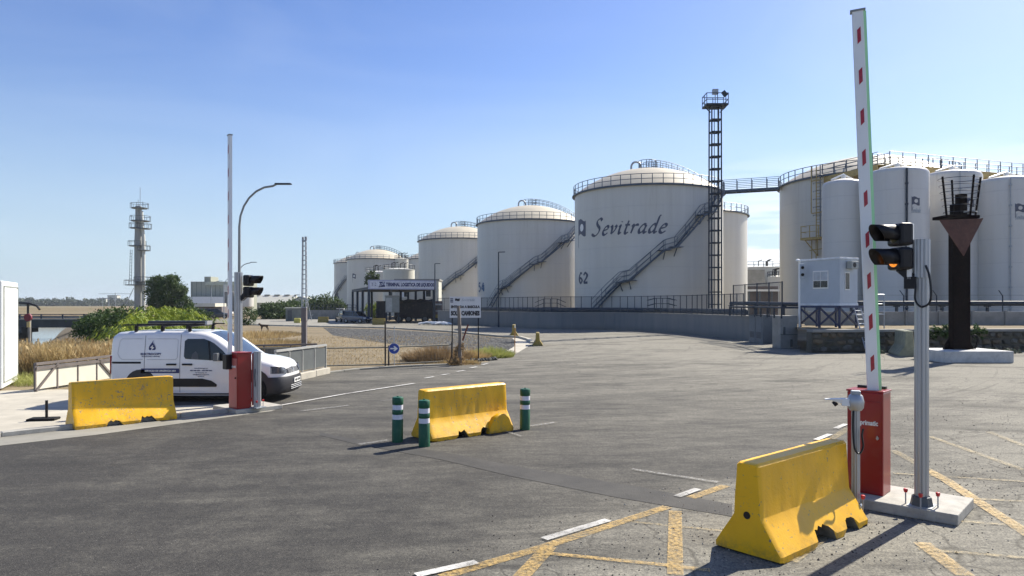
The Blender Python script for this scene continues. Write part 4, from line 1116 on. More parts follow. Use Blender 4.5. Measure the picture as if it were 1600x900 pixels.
    yt = -(half(-.8, 1.2) + .008); tilt = R(90 - 5)
    text('ELECTROCOPY', .075, M_navy, t, (-1.15, yt, 1.225), (R(86), 0, 0), bold=.002, width=.52)
    text('INSTALACIONES Y MONTAJES', .04, M_navy, t, (-1.15, yt - .003, 1.165), (R(86), 0, 0), width=.46)
    # drop with a flash
    yf = -(half(-.86, 1.42) + .012); mb = MB()
    mb.poly([(-1.13 + a, yf + .012 * 0, 1.39 + b) for a, b in [(.04, .20), (.02, .13), (.07, .05), (.095, -.02), (.07, -.08), (.01, -.105), (-.05, -.09), (-.085, -.04), (-.08, .02), (-.04, .08), (.0, .13)]]); mb.build('drop_emblem', M_navy, t)
    mb = MB(); mb.poly([(-1.13 + a, yf - .004, 1.38 + b) for a, b in [(.03, .08), (-.05, .01), (-.005, .0), (-.03, -.07), (.06, .015), (.015, .025)]]); mb.build('flash_emblem', M_white, t)
    for i, (s_, w_, hgt) in enumerate([('www.electrocopy.com', .34, .85), ('955 000 000 - 600 000 000', .56, .79), ('C/ Artesania, 12', .28, .735), ('info@electrocopy.com', .40, .69), ('SEVILLA', .16, .645)]):
        text(s_, .042, M_navy, t, (.13, -(half(.4, hgt) + .009), hgt + .02), (R(89), 0, 0), bold=.001 if i == 1 else 0, width=w_)
    # recessed rear panel outline
    for pr in ([(-1.36, 1.09), (-1.88, 1.09), (-1.95, 1.14), (-2.0, 1.24), (-1.96, 1.56), (-1.90, 1.61), (-1.36, 1.61)], [(-1.25, 1.61), (-.52, 1.61), (-.48, 1.57), (-.48, 1.14), (-.52, 1.09), (-1.25, 1.09)]):
        mb = MB(); mb.tube([(x, -(half(x, z) - .002), z) for x, z in pr], .011, 6); mb.build('side_panel_pressing', mat('pressing_shadow_paint', (.55, .55, .56), .35), t, True)
    # windscreen
    mb = MB(); xs = [.22, .35, .5, .68, .88, 1.05, 1.15]; vs = []
    for x in xs:
        zt = top(x) + .012; wd = HW * .80 + (x - .25) * .06
        for k in range(7):
            u = -1 + k / 3; vs.append((x, u * wd, zt - .05 * abs(u) ** 3))
    mb.add(vs, [(i * 7 + k, i * 7 + k + 1, (i + 1) * 7 + k + 1, (i + 1) * 7 + k) for i in range(6) for k in range(6)]); mb.build('windscreen', mat('sky_tinted_glass', (.05, .07, .10), .05), t, True)
    # nose: headlights, grille, black bumper, plate, lower intake
    def nose(z, y, off=.0):
        best = x0
        for k in range(200):
            x = 1.3 + k * .0045
            if x > 2.19: break
            if top(x) >= z and half(x, z) >= abs(y): best = x
        return best + off
    def nose_patch(name, m, y0, y1, zf0, zf1, off=.012, n=10):
        mb = MB(); vs = []
        for k in range(n + 1):
            y = y0 + (y1 - y0) * k / n
            a, b = zf0(y), zf1(y)
            for j in range(4):
                z = a + (b - a) * j / 3; vs.append((nose(z, y) + off, y, z))
        mb.add(vs, [(4 * k + j, 4 * k + j + 1, 4 * k + j + 5, 4 * k + j + 4) for k in range(n) for j in range(3)])
        o = mb.build(name, m, t, True); return o
    for s_ in (-1, 1):
        nose_patch('headlight', mat('headlight_glass', (.10, .11, .13), .08, var=.5, scale=14, obj=True), s_ * .50, s_ * .86, lambda y: .70 + .02 * abs(y), lambda y: .85 + .16 * (abs(y) - .5), .02)
    nose_patch('grille', M_black, -.46, .46, lambda y: .70, lambda y: .84 - .05 * abs(y), .014)
    mb = MB()
    for k in range(5):
        z = .715 + k * .026; mb.tube([(nose(z, y) + .02, y, z) for y in [-.4 + .1 * i for i in range(9)]], .004, 4)
    mb.build('grille_bars', M_alu, t)
    mb = MB(); mb.tube([(nose(.77, 0) + .024, -.02, .70), (nose(.8, 0) + .026, 0, .80)], .035, 6); mb.build('badge', M_alu, t)
    M_bump = mat('black_bumper_plastic', (.022, .022, .026), .5)
    mb = MB(); rows2 = []
    for z, o in [(.20, -.03), (.26, .02), (.40, .035), (.55, .03), (.63, .0)]:
        row = []
        for k in range(21):
            a = R(-90 + 9 * k); row.append((1.62 + (.625 + o) * max(0, math.cos(a)) ** .55, (HW * .985 + o * .4) * math.copysign(abs(math.sin(a)) ** .75, math.sin(a)), z))
        rows2.append(row)
    mb.add([p for r_ in rows2 for p in r_], [(i * 21 + k, i * 21 + k + 1, (i + 1) * 21 + k + 1, (i + 1) * 21 + k) for i in range(4) for k in range(20)]); mb.build('front_bumper', M_bump, t, True, recalc=False)
    mb = MB(); mb.tube([(1.62 + .56 * max(0, math.cos(R(a))) ** .55 + .025, HW * .97 * math.copysign(abs(math.sin(R(a))) ** .75, a or 1), .245) for a in range(-70, 71, 10)], .018, 6); mb.build('bumper_lip', M_alu, t, True)
    for k in range(3):
        mb = MB(); z = .30 + k * .045; mb.tube([(2.268 + (.01 if k < 3 else 0) - .06 * abs(y) ** 2, y, z) for y in [-.45 + .1 * i for i in range(10)]], .007, 4); mb.build('intake_bar', M_alu, t)
    mb = MB(); mb.box((2.285, 0, .50), (.02, .52, .115)); mb.build('number_plate', M_white, t, bevel=.004)
    text('4821 KPN', .08, M_blackink, t, (2.298, 0, .50), (R(90), 0, R(90)), bold=.002, width=.42)
    for s_ in (-1, 1):
        mb = MB(); mb.box((1.98, s_ * .72, .40), (.22, .16, .14), s_ * .75); mb.build('fog_light_recess', M_black, t, bevel=.03)
        mb = MB(); mb.box((-2.19, s_ * .80, .95), (.06, .13, .46)); mb.build('tail_light', mat('red_lamp_plastic', (.25, .01, .01), .25), t, bevel=.02)
    # wheels
    for x in (-1.40, 1.46):
        for s_ in (-1, 1):
            mb = MB(); mb.tube([(x, s_ * .80, .44), (x, s_ * (half(x, .5) + .006), .44)], .40, 24); mb.build('wheel_arch', M_bump, t)
            w = bpy.data.objects.new('wheel', None); S.collection.objects.link(w); w.parent = t; w.location = (x, s_ * .86, .325)
            mb = MB(); mb.lathe([(.20, -.09), (.30, -.10), (.325, -.07), (.325, .07), (.30, .10), (.20, .09)], 28); o = mb.build('tyre', M_rubber, w, True, recalc=False); o.rotation_euler = (R(90), 0, 0)
            mb = MB(); mb.lathe([(.21, .085), (.19, .06), (.06, .075), (.001, .08)], 20); o = mb.build('rim', M_galv, w, True, recalc=False); o.rotation_euler = (R(90) * (1 if s_ < 0 else -1), 0, 0)
    # seats and steering wheel seen through the glass are below visibility; a pale seat edge shows in the door window
    sheet_side([(-.12, 1.10), (.06, 1.10), (.04, 1.26), (-.02, 1.30), (-.10, 1.24)], .012, 3).build('seat_edge', mat('dim_seat_fabric', (.10, .11, .12), .9), t, True)
    # roof rack: feet, cross bars, long ladder carrier
    for x in (-1.62, -.95, -.25):
        mb = MB(); mb.tube([(x, -.74, 1.93), (x, .74, 1.93)], .022, 6)
        mb.build('rack_crossbar', M_black, t)
        for s_ in (-1, 1):
            mb = MB(); mb.bar((x, s_ * .70, 1.77), (x, s_ * .71, 1.93), .07, .06); mb.build('rack_foot', M_black, t)
    for y in (-.66, .05, .62):
        mb = MB(); mb.bar((-2.0, y, 1.96), (.10, y, 1.96), .045, .03); mb.build('rack_rail', M_black, t)
    mb = MB(); mb.box((-.70, -.35, 2.02), (1.50, .30, .075)); mb.build('ladder_tube', mat('dull_grey_tube', (.045, .045, .048), .4), t, bevel=.03)
    mb = MB(); mb.box((.08, -.35, 2.01), (.05, .32, .10)); mb.build('tube_cap', M_alu, t)
    mb = MB(); mb.tube([(.55, .2, 1.76), (.40, .2, 1.90)], .008, 5); mb.build('aerial', M_black, t)
    return t
van()
# ------------------------------------------------------------------ retaining wall, fence, pipes
wall_px = [(684, 507), (760, 509), (860, 514.5), (960, 515.3), (1060, 521), (1110, 526), (1170, 532.5)]
wp = catmull([P(*p) for p in wall_px], 6)
g = NG('stained_retaining_wall'); v = g.P()
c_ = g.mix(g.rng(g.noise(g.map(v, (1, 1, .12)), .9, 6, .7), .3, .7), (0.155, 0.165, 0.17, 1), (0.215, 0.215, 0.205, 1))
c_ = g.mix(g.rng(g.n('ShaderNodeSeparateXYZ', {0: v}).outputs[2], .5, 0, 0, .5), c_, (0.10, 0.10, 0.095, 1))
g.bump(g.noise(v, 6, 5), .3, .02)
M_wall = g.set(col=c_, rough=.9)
def ribbon_wall(t, pts, h, th, name, m, z0=0.0):
    mb = MB(); rows = []
    for i, p in enumerate(pts):
        d = (pts[min(i + 1, len(pts) - 1)] - pts[max(i - 1, 0)]); d.z = 0; d.normalize(); n = Vector((-d.y, d.x, 0))
        if n.y < 0: n = -n
        a, b = p, p + n * th
        rows.append([(a.x, a.y, z0), (a.x, a.y, z0 + h), (b.x, b.y, z0 + h), (b.x, b.y, z0)])
    mb.add([q for r_ in rows for q in r_], [(4 * i + k, 4 * i + k + 1, 4 * i + k + 5, 4 * i + k + 4) for i in range(len(pts) - 1) for k in range(3)] + [(0, 1, 2, 3), tuple(4 * (len(pts) - 1) + k for k in (3, 2, 1, 0))])
    return mb.build(name, m, t)
t = thing('retaining_wall', 'long curved grey concrete wall below the tank fence', 'wall')
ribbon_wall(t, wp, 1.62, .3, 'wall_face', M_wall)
ribbon_wall(t, [p + Vector((-.02, -.05, 0)) for p in wp], .08, .42, 'coping', M_concd, 1.62)

g = NG('fine_wire_mesh'); v = g.P()
g.set(col=(0.10, 0.115, 0.13, 1), rough=.6, alpha=.28)
M_mesh = g.m
def line_pts(pts, step):
    out = []; acc = 0.0; out.append(pts[0].copy())
    for a, b in zip(pts[:-1], pts[1:]):
        l = (b - a).length; d = step - acc
        while d <= l:
            out.append(a + (b - a) * d / l); d += step
        acc = l - (d - step)
    return out
def fence(label, pts, z0, h, step, pm=M_dsteel, mesh=True, w=.06, top_m=None, group='mesh fences'):
    t = thing('mesh_fence', label, 'fence', group=group)
    mb = MB(); mb.bar((0, 0, 0), (0, 0, 1), w); pr = mb.build('post', pm, t); me = pr.data; bpy.data.objects.remove(pr)
    ps = line_pts(pts, step)
    for p in ps: inst('post', me, t, (p.x, p.y, z0), (0, 0, 0), (1, 1, h))
    for a, b in zip(ps[:-1], ps[1:]):
        if (b - a).length < .1: continue
        m_ = MB(); m_.bar((a.x, a.y, z0 + h - .04), (b.x, b.y, z0 + h - .04), .045); m_.build('top_rail', pm, t); m_ = MB(); m_.bar((a.x, a.y, z0 + .08), (b.x, b.y, z0 + .08), .05); m_.build('bottom_rail', pm, t)
        if mesh:
            m_ = MB(); m_.add([(a.x, a.y, z0 + .1), (b.x, b.y, z0 + .1), (b.x, b.y, z0 + h - .06), (a.x, a.y, z0 + h - .06)], [(0, 1, 2, 3)]); m_.build('mesh_panel', M_mesh, t, recalc=False)
    return t
wb = [p + Vector((0, .18, 0)) for p in wp]
fence('dark steel mesh fence along the top of the curved grey wall', wb, 1.70, 1.55, 1.02, w=.055)
# dark pipes and lagging running behind the fence
def piperun(label, pts, r, m, stands=True, z0=1.2, step=4.0, name='pipeline'):
    t = thing(name, label, 'pipe', group='pipes on the tank terrace')
    mb = MB(); mb.tube(pts, r, 10); mb.build('pipe', m, t, True)
    if stands:
        for p in line_pts([Vector(p) for p in pts], step)[:]:
            mb = MB(); mb.bar((p.x, p.y, z0), (p.x, p.y, p.z), .14); mb.box((p.x, p.y, p.z - r - .03), (.3, .3, .06)); mb.build('pipe_stand', m, t)
    return t
behind = [p + Vector((0.6, 2.6, 0)) for p in wp]
piperun('black pipe at shin height behind the left part of the mesh fence', [(p.x, p.y, 1.9) for p in behind[2:]], .24, M_dsteel, z0=0)
piperun('thick black pipe on stands right of the lattice tower', [A(1142, 474, 54), A(1180, 474, 51), A(1222, 475, 48), A(1262, 475.5, 45)], .14, M_dsteel, z0=1.0, step=3.2)
piperun('long black pipe on short stands in front of the tall silos', [A(1330, 474, 47), A(1440, 474, 47), A(1700, 474, 47)], .17, M_dsteel, z0=0.9, step=3.0)
# terrace under the silos (raised ground behind the stone wall)
st0, st1 = P(1250, 551), P(1600, 548.5)
ter = MB(); ter.poly([(p[0], p[1], 1.18) for p in [(15.5, 36.6), (28.5, 38.2), (60, 38), (60, 49), (19.5, 49), (16.0, 41)]]); o = ter.build('terrace_ground', M_field, recalc=False)
if o.data.polygons[0].normal.z < 0: o.data.flip_normals()
tag(o, kind='structure')
# low grey precast panel wall on the terrace
t = thing('panel_wall', 'low grey precast panel wall in front of the tall silos', 'wall', group=None)
xs = np.arange(18.2, 47, 2.05)
for i, x in enumerate(xs):
    mb = MB(); mb.box((x + 1.0, 44.0, 1.18 + .42), (1.98, .12, .84)); o = mb.build('panel', M_concd if i else M_concd, t, bevel=.02)
    mb = MB(); mb.box((x, 43.95, 1.18 + .46), (.14, .22, .92)); mb.build('panel_post', M_concd, t)
t = thing('wire_fence', 'faint wire fence with cranked posts along the low grey panel wall', 'fence')
for x in xs[::1]:
    mb = MB(); mb.bar((x, 44.2, 2.0), (x, 44.2, 3.0), .05); mb.bar((x, 44.2, 3.0), (x - .25, 44.2, 3.35), .04); mb.build('post', M_dsteel, t)
for z in (2.3, 2.7, 3.05):
    mb = MB(); mb.tube([(xs[0], 44.2, z), (xs[-1], 44.2, z)], .008, 4); mb.build('wire', M_dsteel, t)

# rubble stone wall
t = thing('stone_wall', 'low rubble stone wall with moss between the small cabin and the rusty column', 'wall')
M_mort = mat('dark_mortar', (0.085, 0.08, 0.065), .95, var=.3, scale=2, bump=.6, bscale=12, dirt=(.05, .06, .025), dirt_amt=.6)
M_st = [mat('brown_rubble_stone', (0.13, 0.105, 0.07), .9, var=.35, scale=2.5, bump=.5, bscale=10), mat('grey_rubble_stone', (0.12, 0.12, 0.105), .9, var=.35, scale=2.5, bump=.5, bscale=10), mat('dark_rubble_stone', (0.07, 0.07, 0.06), .9, var=.35, scale=2.5, bump=.5, bscale=10)]
wl = [Vector((15.3, 36.3, 0)), Vector((20, 36.9, 0)), Vector((28, 37.6, 0)), Vector((45, 37.4, 0))]
ribbon_wall(t, wl, 1.06, .5, 'wall_core', M_mort)
mb = MB()
for a, b in zip(wl[:-1], wl[1:]):
    mb.bar(a + Vector((0, .2, 1.12)), b + Vector((0, .2, 1.12)), .62, .13)
mb.build('coping', M_concd, t)
protos = []
for k in range(6):
    bm = bmesh.new(); bmesh.ops.create_icosphere(bm, subdivisions=1, radius=.5)
    for v_ in bm.verts: v_.co *= random.uniform(.8, 1.12); v_.co.z = max(min(v_.co.z, .38), -.38); v_.co.x = max(min(v_.co.x, .42), -.42)
    me = bpy.data.meshes.new('stone'); bm.to_mesh(me); bm.free(); me.materials.append(M_st[k % 3]); protos.append(me)
tot = 0
for row in range(3):
    z = .20 + row * .34; s = 0.0
    for a, b in zip(wl[:-1], wl[1:]):
        l = (b - a).length; d = (b - a) / l; q = s
        while q < l:
            wd = random.uniform(.38, .75); p = a + d * (q + wd / 2)
            inst('stone', random.choice(protos), t, (p.x, p.y - .02, z + random.uniform(-.05, .05)), (0, random.uniform(-.2, .2), math.atan2(d.y, d.x)), (wd * 1.02, .28, random.uniform(.34, .42)))
            q += wd; tot += 1
def foliage(name, label, cat, lobes, n, size, m, seed, group=None, kind=None, aspect=.5, trunk=None, shell=.55):
    t = thing(name, label, cat, (lobes[0][0], lobes[0][1], 0), group=group)
    o = quads_mesh('crown' if trunk else 'foliage', leaves([(l[0] - lobes[0][0], l[1] - lobes[0][1]) + tuple(l[2:]) for l in lobes], n, size, aspect, shell, seed), m, t)
    if trunk:
        mb = MB(); (r0, r1, h, limbs) = trunk
        mb.tube([(0, 0, 0), (.1, .05, h * .5), (0, 0, h)], [r0, (r0 + r1) / 2, r1], 8)
        mb.build('trunk', M_bark, t, True)
        for (x, y, z) in limbs:
            mb = MB(); mb.tube([(0, 0, h * .55), (x * .5, y * .5, h + (z - h) * .45), (x, y, z)], [r1 * .7, r1 * .45, r1 * .2], 6); mb.build('limb', M_bark, t, True)
    return t
for px, d, w_, n_, lab in [(1452, 36.9, .75, 900, 'green creeper hanging over the stone wall left of the rusty column'), (1478, 36.9, .6, 700, 'green creeper hanging over the stone wall just behind the rusty column'), (1524, 37.0, .7, 800, 'green creeper hanging over the stone wall right of the rusty column')]:
    c = XY(px, d); foliage('creeper', lab, 'plant', [(c.x, c.y, 1.12, w_, .35, .22), (c.x + .2, c.y - .1, .95, w_ * .6, .25, .25)], n_, .06, M_bush, px, group='creepers on the stone wall')
for px, py, lab in [(1548, 551, 'small grey weed at the foot of the stone wall right of the slab'), (1578, 552, 'small grey weed at the right edge below the stone wall'), (1372, 553, 'small weed beside the mossy concrete barrier end')]:
    c = P(px, py); foliage('weed', lab, 'plant', [(c.x, c.y, .12, .38, .25, .14), (c.x + .3, c.y, .08, .25, .2, .1)], 350, .05, mat('grey_green_weed', (.16, .18, .12), .8), px, group='weeds below the stone wall')

# grey steel cabinet, dark recess door and concrete block at the end of the wall
a = P(1170, 534); b = P(1192, 537.5)
t = thing('steel_cabinet', 'tall blue grey steel cabinet set against the end of the curved wall', 'cabinet', (a.x, a.y, 0), math.atan2(b.y - a.y, b.x - a.x))
w_ = (b - a).length; mb = MB(); mb.box((w_ / 2, .5, .9), (w_, 1.0, 1.8)); mb.build('body', mat('blue_grey_cabinet_paint', (.115, .14, .165), .5, var=.1), t, bevel=.02)
for i in range(2):
    mb = MB(); mb.box((w_ * (.27 + .46 * i), -.012, .9), (w_ * .42, .02, 1.6)); mb.build('door', mat('blue_grey_cabinet_paint', (.115, .14, .165)), t, bevel=.006)
    mb = MB()
    for k in range(8): mb.box((w_ * (.27 + .46 * i), -.03, .35 + k * .05), (w_ * .30, .02, .018))
    tag(mb.build('louvres', M_dsteel, t), kind='stuff')
c = P(1233, 544.5)
t = thing('concrete_block', 'square pale concrete block pier left of the small cabin', 'pier', (c.x, c.y, 0), R(6))
mb = MB(); mb.box((0, .5, .92), (1.02, 1.0, 1.84)); mb.build('block', M_concd, t, bevel=.03)
mb = MB(); mb.box((-.02, -.01, .78), (1.0, .02, .03)); mb.build('joint', M_dgrey, t)
for x_, z_ in [(-.30, 1.0), (.12, .30)]:
    mb = MB(); mb.box((x_, -.03, z_), (.10, .06, .42)); mb.build('conduit', M_dgrey, t)
t = thing('gate_recess', 'dark steel gate between the blue grey cabinet and the concrete block', 'gate', (b.x, b.y + .9, 0), R(-5))
for i in range(3):
    mb = MB(); mb.box((.25 + i * .50, 0, .85), (.48, .05, 1.6)); mb.build('gate_panel', mat('dark_slate_paint', (.05, .06, .075), .5, var=.15), t, bevel=.01)
mb = MB(); mb.bar((.0, -.05, .80), (1.5, -.05, .80), .05); mb.bar((.0, -.05, .35), (1.5, -.05, .35), .03); mb.bar((.7, -.35, 1.15), (1.3, -.30, 1.12), .06); mb.build('gate_bar', M_galv, t)
t = thing('steel_handrail', 'dark steel barrier rail on top of the wall beside the concrete block', 'railing')
qs = [A(1140, 490, 48), A(1180, 490, 45), A(1222, 491, 39), A(1247, 491, 39)]
for i, q in enumerate(line_pts([Vector((p.x, p.y, 1.7)) for p in qs], 1.5)):
    mb = MB(); mb.bar(q, q + Vector((0, 0, .62)), .07); mb.build('post', M_dsteel, t)
mb = MB(); mb.tube([(p.x, p.y, 2.3) for p in qs], .05, 6); mb.build('rail', M_dsteel, t)
fence('dark mesh fence on the concrete block end, left of the small cabin', [A(1148, 490, 49) * Vector((1, 1, 0)) if False else Vector((A(1148, 490, 49).x, 49.3, 0)), Vector((A(1185, 490, 45).x, 46, 0)), Vector((A(1246, 490, 39.2).x, 39.4, 0))], 1.72, 2.1, 2.0)

# small site cabin on a blue trestle
t = thing('site_cabin', 'small pale blue grey cabin raised on a dark blue steel trestle', 'cabin', (17.75, 38.5, 0), R(30))
M_cab = mat('pale_blue_grey_panel', (0.40, 0.45, 0.50), .5, var=.05)
LA, LB, zb, zt = 2.6, 1.55, 2.42, 4.95
mb = MB(); mb.box((LB / 2, LA / 2, (zb + zt) / 2), (LB, LA, zt - zb)); mb.build('cabin_body', M_cab, t, bevel=.02)
mb = MB(); mb.box((LB / 2, LA / 2, zt + .04), (LB + .1, LA + .1, .1)); mb.box((LB / 2, LA / 2, zb + .05), (LB + .05, LA + .05, .12)); tag(mb.build('roof_edge', mat('white_trim', (.62, .66, .70), .5), t, bevel=.01), kind='stuff')
o = MB(); o.box((-.012, 1.18, 3.85), (.03, .98, 1.0)); wf = o.build('window', M_white, t, bevel=.01)
for j in range(2):
    o = MB(); o.box((-.03, .95 + .46 * j, 3.60), (.02, .42, .36)); o.build('pane', M_glass, wf)
    o = MB(); o.box((-.03, .95 + .46 * j, 4.05), (.02, .42, .46)); o.build('blind', mat('pale_window_blind', (.42, .46, .50), .5), wf)
o = MB(); o.box((.62, -.012, 3.75), (.42, .03, .98)); wf = o.build('window', M_white, t, bevel=.01)
o = MB(); o.box((.62, -.032, 3.75), (.32, .02, .86)); o.build('pane', M_glass, wf)
o = MB(); o.box((.85, -.18, 4.62), (.62, .30, .42)); ac = o.build('air_conditioner', mat('old_ac_casing', (.34, .36, .34), .6, var=.2, dirt=(.1, .1, .08)), t, bevel=.02)
o = MB(); o.tube([(.80, -.34, 4.62), (.80, -.32, 4.62)], .14, 16); o.build('fan_grille', M_black, ac)
for x_ in (0.05, LB - .05):
    for y_ in (.05, LA / 2, LA - .05):
        o = MB(); o.bar((x_, y_, 1.18), (x_, y_, zb), .10); o.build('leg', M_blue, t)
for (p_, q_) in [((0.03, .05, 1.3), (.03, LA / 2, 2.3)), ((.03, LA / 2, 1.3), (.03, .05, 2.3)), ((.03, LA / 2, 1.3), (.03, LA, 2.3)), ((.03, LA, 1.3), (.03, LA / 2, 2.3)), ((0, .02, 1.3), (LB, .02, 2.3)), ((LB, .02, 1.3), (0, .02, 2.3))]:
    o = MB(); o.bar(p_, q_, .09); o.build('brace', M_blue, t)
o = MB(); o.bar((0, .03, zb - .07), (0, LA, zb - .07), .12); o.bar((0, 0, zb - .07), (LB + 1.2, 0, zb - .07), .12); o.build('trestle_beam', M_blue, t)
# landing with galvanised handrail and ladder
o = MB(); o.box((1.2, -.85, 1.95), (1.5, .9, .06)); o.build('landing', M_galv, t)
o = MB()
for x_ in (.45, 1.95):
    o.tube([(x_, -1.28, 1.0), (x_, -1.28, 3.02)], .03, 6)
o.tube([(.45, -1.28, 3.0), (1.95, -1.28, 3.0)], .035, 6); o.tube([(.45, -1.28, 2.5), (1.95, -1.28, 2.5)], .025, 6); o.build('handrail', M_galv, t, True)
lad = thing('ladder', 'aluminium ladder leaning down over the stone wall beside the small cabin', 'ladder', (0, 0, 0))
p0, p1 = A(1352, 545, 36.0), A(1335, 482, 38.0); sx = Vector((.34, 0, 0))
for s_ in (0, 1):
    o = MB(); o.bar(p0 + sx * s_, p1 + sx * s_, .04, .06); o.build('stile', M_galv, lad)
for k in range(9):
    q = p0 + (p1 - p0) * (k + .5) / 9; o = MB(); o.tube([q, q + sx], .02, 5); o.build('rung', M_whitep, lad)
t = thing('signal_beacon', 'two lamp signal on a white post left of the small cabin', 'traffic light', tuple(XY(1249, 40.2)), 0)
o = MB(); o.tube([(0, 0, 1.1), (0, 0, 4.95)], .06, 8); o.build('post', M_whitep, t, True)
o = MB(); o.box((0.12, -.05, 4.35), (.24, .15, .85)); o.build('lamp_housing', M_cab, t, bevel=.02)
for z_ in (4.15, 4.55):
    o = MB(); o.tube([(.12, -.12, z_), (.12, -.19, z_)], .085, 12); o.build('lens', M_black, t)
o = MB(); o.lathe([(.001, .1), (.12, .05), (.12, -.03), (.001, -.05)], 10, (-.12, -.1, 4.95)); o.build('dome_lamp', M_whitep, t, True, recalc=False)

# rusty column with triangular plate and tapered cage, on a slab
c = XY(1499, 31.3); sc_ = 31.3 / F
t = thing('slab', 'low white painted concrete slab under the rusty column', 'slab', (c.x, 0, .004), R(0))
mb = MB(); mb.box((.05, 31.2, .25), (2.95, 2.3, .50)); mb.build('slab_body', mat('whitewashed_concrete', (.50, .50, .48), .85, var=.15, dirt=(.25, .24, .22), dirt_amt=.5), t, bevel=.03)
t.location = (c.x, 0, .004)
t = thing('steel_column', 'dark rusty steel column with an inverted triangular plate and open cage on top', 'column', (c.x, c.y, .50), R(4))
Z = lambda py: CAMH - (py - HOR) * sc_ - .50
mb = MB(); mb.box((0, 0, Z(335) / 2), (.80, .34, Z(335))); mb.build('shaft', M_rust, t, bevel=.03)
for s_ in (-1, 1):
    mb = MB(); mb.prism([(s_ * .42, .1, .0), (s_ * .72, .1, .0), (s_ * .42, .1, .55)], (0, -.05, 0)); mb.build('gusset', M_rust, t)
mb = MB(); mb.tube(catmull([Vector((.55, -.2, .05)), Vector((.70, -.2, .35)), Vector((.60, -.2, .62)), Vector((.45, -.2, .55))], 5), .05, 6); mb.build('hose_loop', M_rubber, t, True)
mb = MB(); mb.prism([(-1.24, -.48, Z(346)), (.74, -.48, Z(343)), (-.14, -.48, Z(401))], (0, .05, 0)); mb.build('front_plate', M_rustp, t)
mb = MB(); mb.prism([(.74, -.46, Z(343)), (.80, .5, Z(343)), (0.1, .3, Z(392))], (.02, 0, .02)); mb.build('side_plate', M_rust, t)
mb = MB(); mb.box((-.12, .06, Z(340)), (1.5, 1.0, .14)); mb.build('platform', M_rust, t, bevel=.02)
top_r, bot_r = .88, .66
for i, a in enumerate([R(190), R(280), R(345), R(80)]):
    mb = MB(); mb.bar((bot_r * math.cos(a), bot_r * .8 * math.sin(a), Z(338)), (top_r * math.cos(a), top_r * .8 * math.sin(a), Z(277)), .07, .05); mb.build('cage_strut', M_rust, t)
for k in range(6):
    f = k / 5; rr = bot_r + (top_r - bot_r) * f; z_ = Z(332) + (Z(280) - Z(332)) * f
    mb = MB(); mb.tube([(rr * math.cos(R(15 * j)), rr * .8 * math.sin(R(15 * j)), z_) for j in range(25)], .012, 4, False); mb.build('cage_ring', M_dsteel, t, True)
mb = MB(); mb.box((.08, 0, Z(322)), (.34, .34, 1.05)); mb.box((-.22, 0, Z(329)), (.26, .3, .55)); mb.build('equipment_box', M_rust, t, bevel=.02)
mb = MB(); mb.lathe([(.30, 0), (.28, .06), (.001, .09)], 16, (.35, -.15, Z(333))); mb.build('lid_plate', M_conc, t, True, recalc=False)

# ------------------------------------------------------------------ lattice floodlight tower, gangways, tank ladder
def lattice(name, label, x, y, w0, w1, z0, z1, n, m, cat='tower', plat=True, rungs=True):
    t = thing(name, label, cat, (x, y, 0))
    for sx_ in (-1, 1):
        for sy_ in (-1, 1):
            mb = MB(); mb.bar((sx_ * w0 / 2, sy_ * w0 / 2, z0), (sx_ * w1 / 2, sy_ * w1 / 2, z1), .09 * w0 + .02); mb.build('leg', m, t)
    for k in range(n + 1):
        f = k / n; w = (w0 + (w1 - w0) * f); z = z0 + (z1 - z0) * f
        mb = MB()
        for s_ in (-1, 1):
            mb.bar((-w / 2, s_ * w / 2, z), (w / 2, s_ * w / 2, z), .07 * w0 + .02); mb.bar((s_ * w / 2, -w / 2, z), (s_ * w / 2, w / 2, z), .07 * w0 + .02)
        if rungs: mb.bar((-w / 2, 0, z), (w / 2, 0, z), .10 * w0)
        mb.build('cross_frame', m, t)
    return t
TY = 62.0; tc = XY(1117.5, TY)
t = lattice('floodlight_tower', 'tall dark lattice floodlight tower standing in front of tank 62', tc.x, tc.y, .88, .82, 1.4, 19.6, 17, M_dsteel)
for x_ in (-.15, .15):
    mb = MB(); mb.tube([(x_, -.25, 1.5), (x_, -.25, 19.6)], .035, 5); mb.build('ladder_rail', M_dsteel, t)
mb = MB(); mb.box((0, 0, 19.75), (1.9, 1.5, .14)); mb.bar((-.9, 0, 19.65), (-.4, 0, 19.2), .07); mb.bar((.9, 0, 19.65), (.4, 0, 19.2), .07); mb.build('platform', M_dsteel, t)
mb = MB()
cs = [(-.93, -.73), (.93, -.73), (.93, .73), (-.93, .73), (-.93, -.73)]
for (xa, ya), (xb, yb_) in zip(cs[:-1], cs[1:]):
    for z_ in (20.15, 20.7): mb.bar((xa, ya, z_), (xb, yb_, z_), .05)
    for f in (0, .5): mb.bar((xa + (xb - xa) * f, ya + (yb_ - ya) * f, 19.8), (xa + (xb - xa) * f, ya + (yb_ - ya) * f, 20.7), .05)
mb.build('platform_railing', M_dsteel, t)
mb = MB(); mb.box((0, 0, 21.0), (.5, .3, .45)); mb.bar((0, 0, 19.8), (0, 0, 21), .07); mb.build('floodlight', M_galv, t, bevel=.02)
mb = MB(); mb.frame((.72, -.3, 20.75), (.34, .2, .5), Vector((.8, 0, .6)), Vector((0, 1, 0)), Vector((-.6, 0, .8))); mb.build('floodlight', M_dsteel, t)
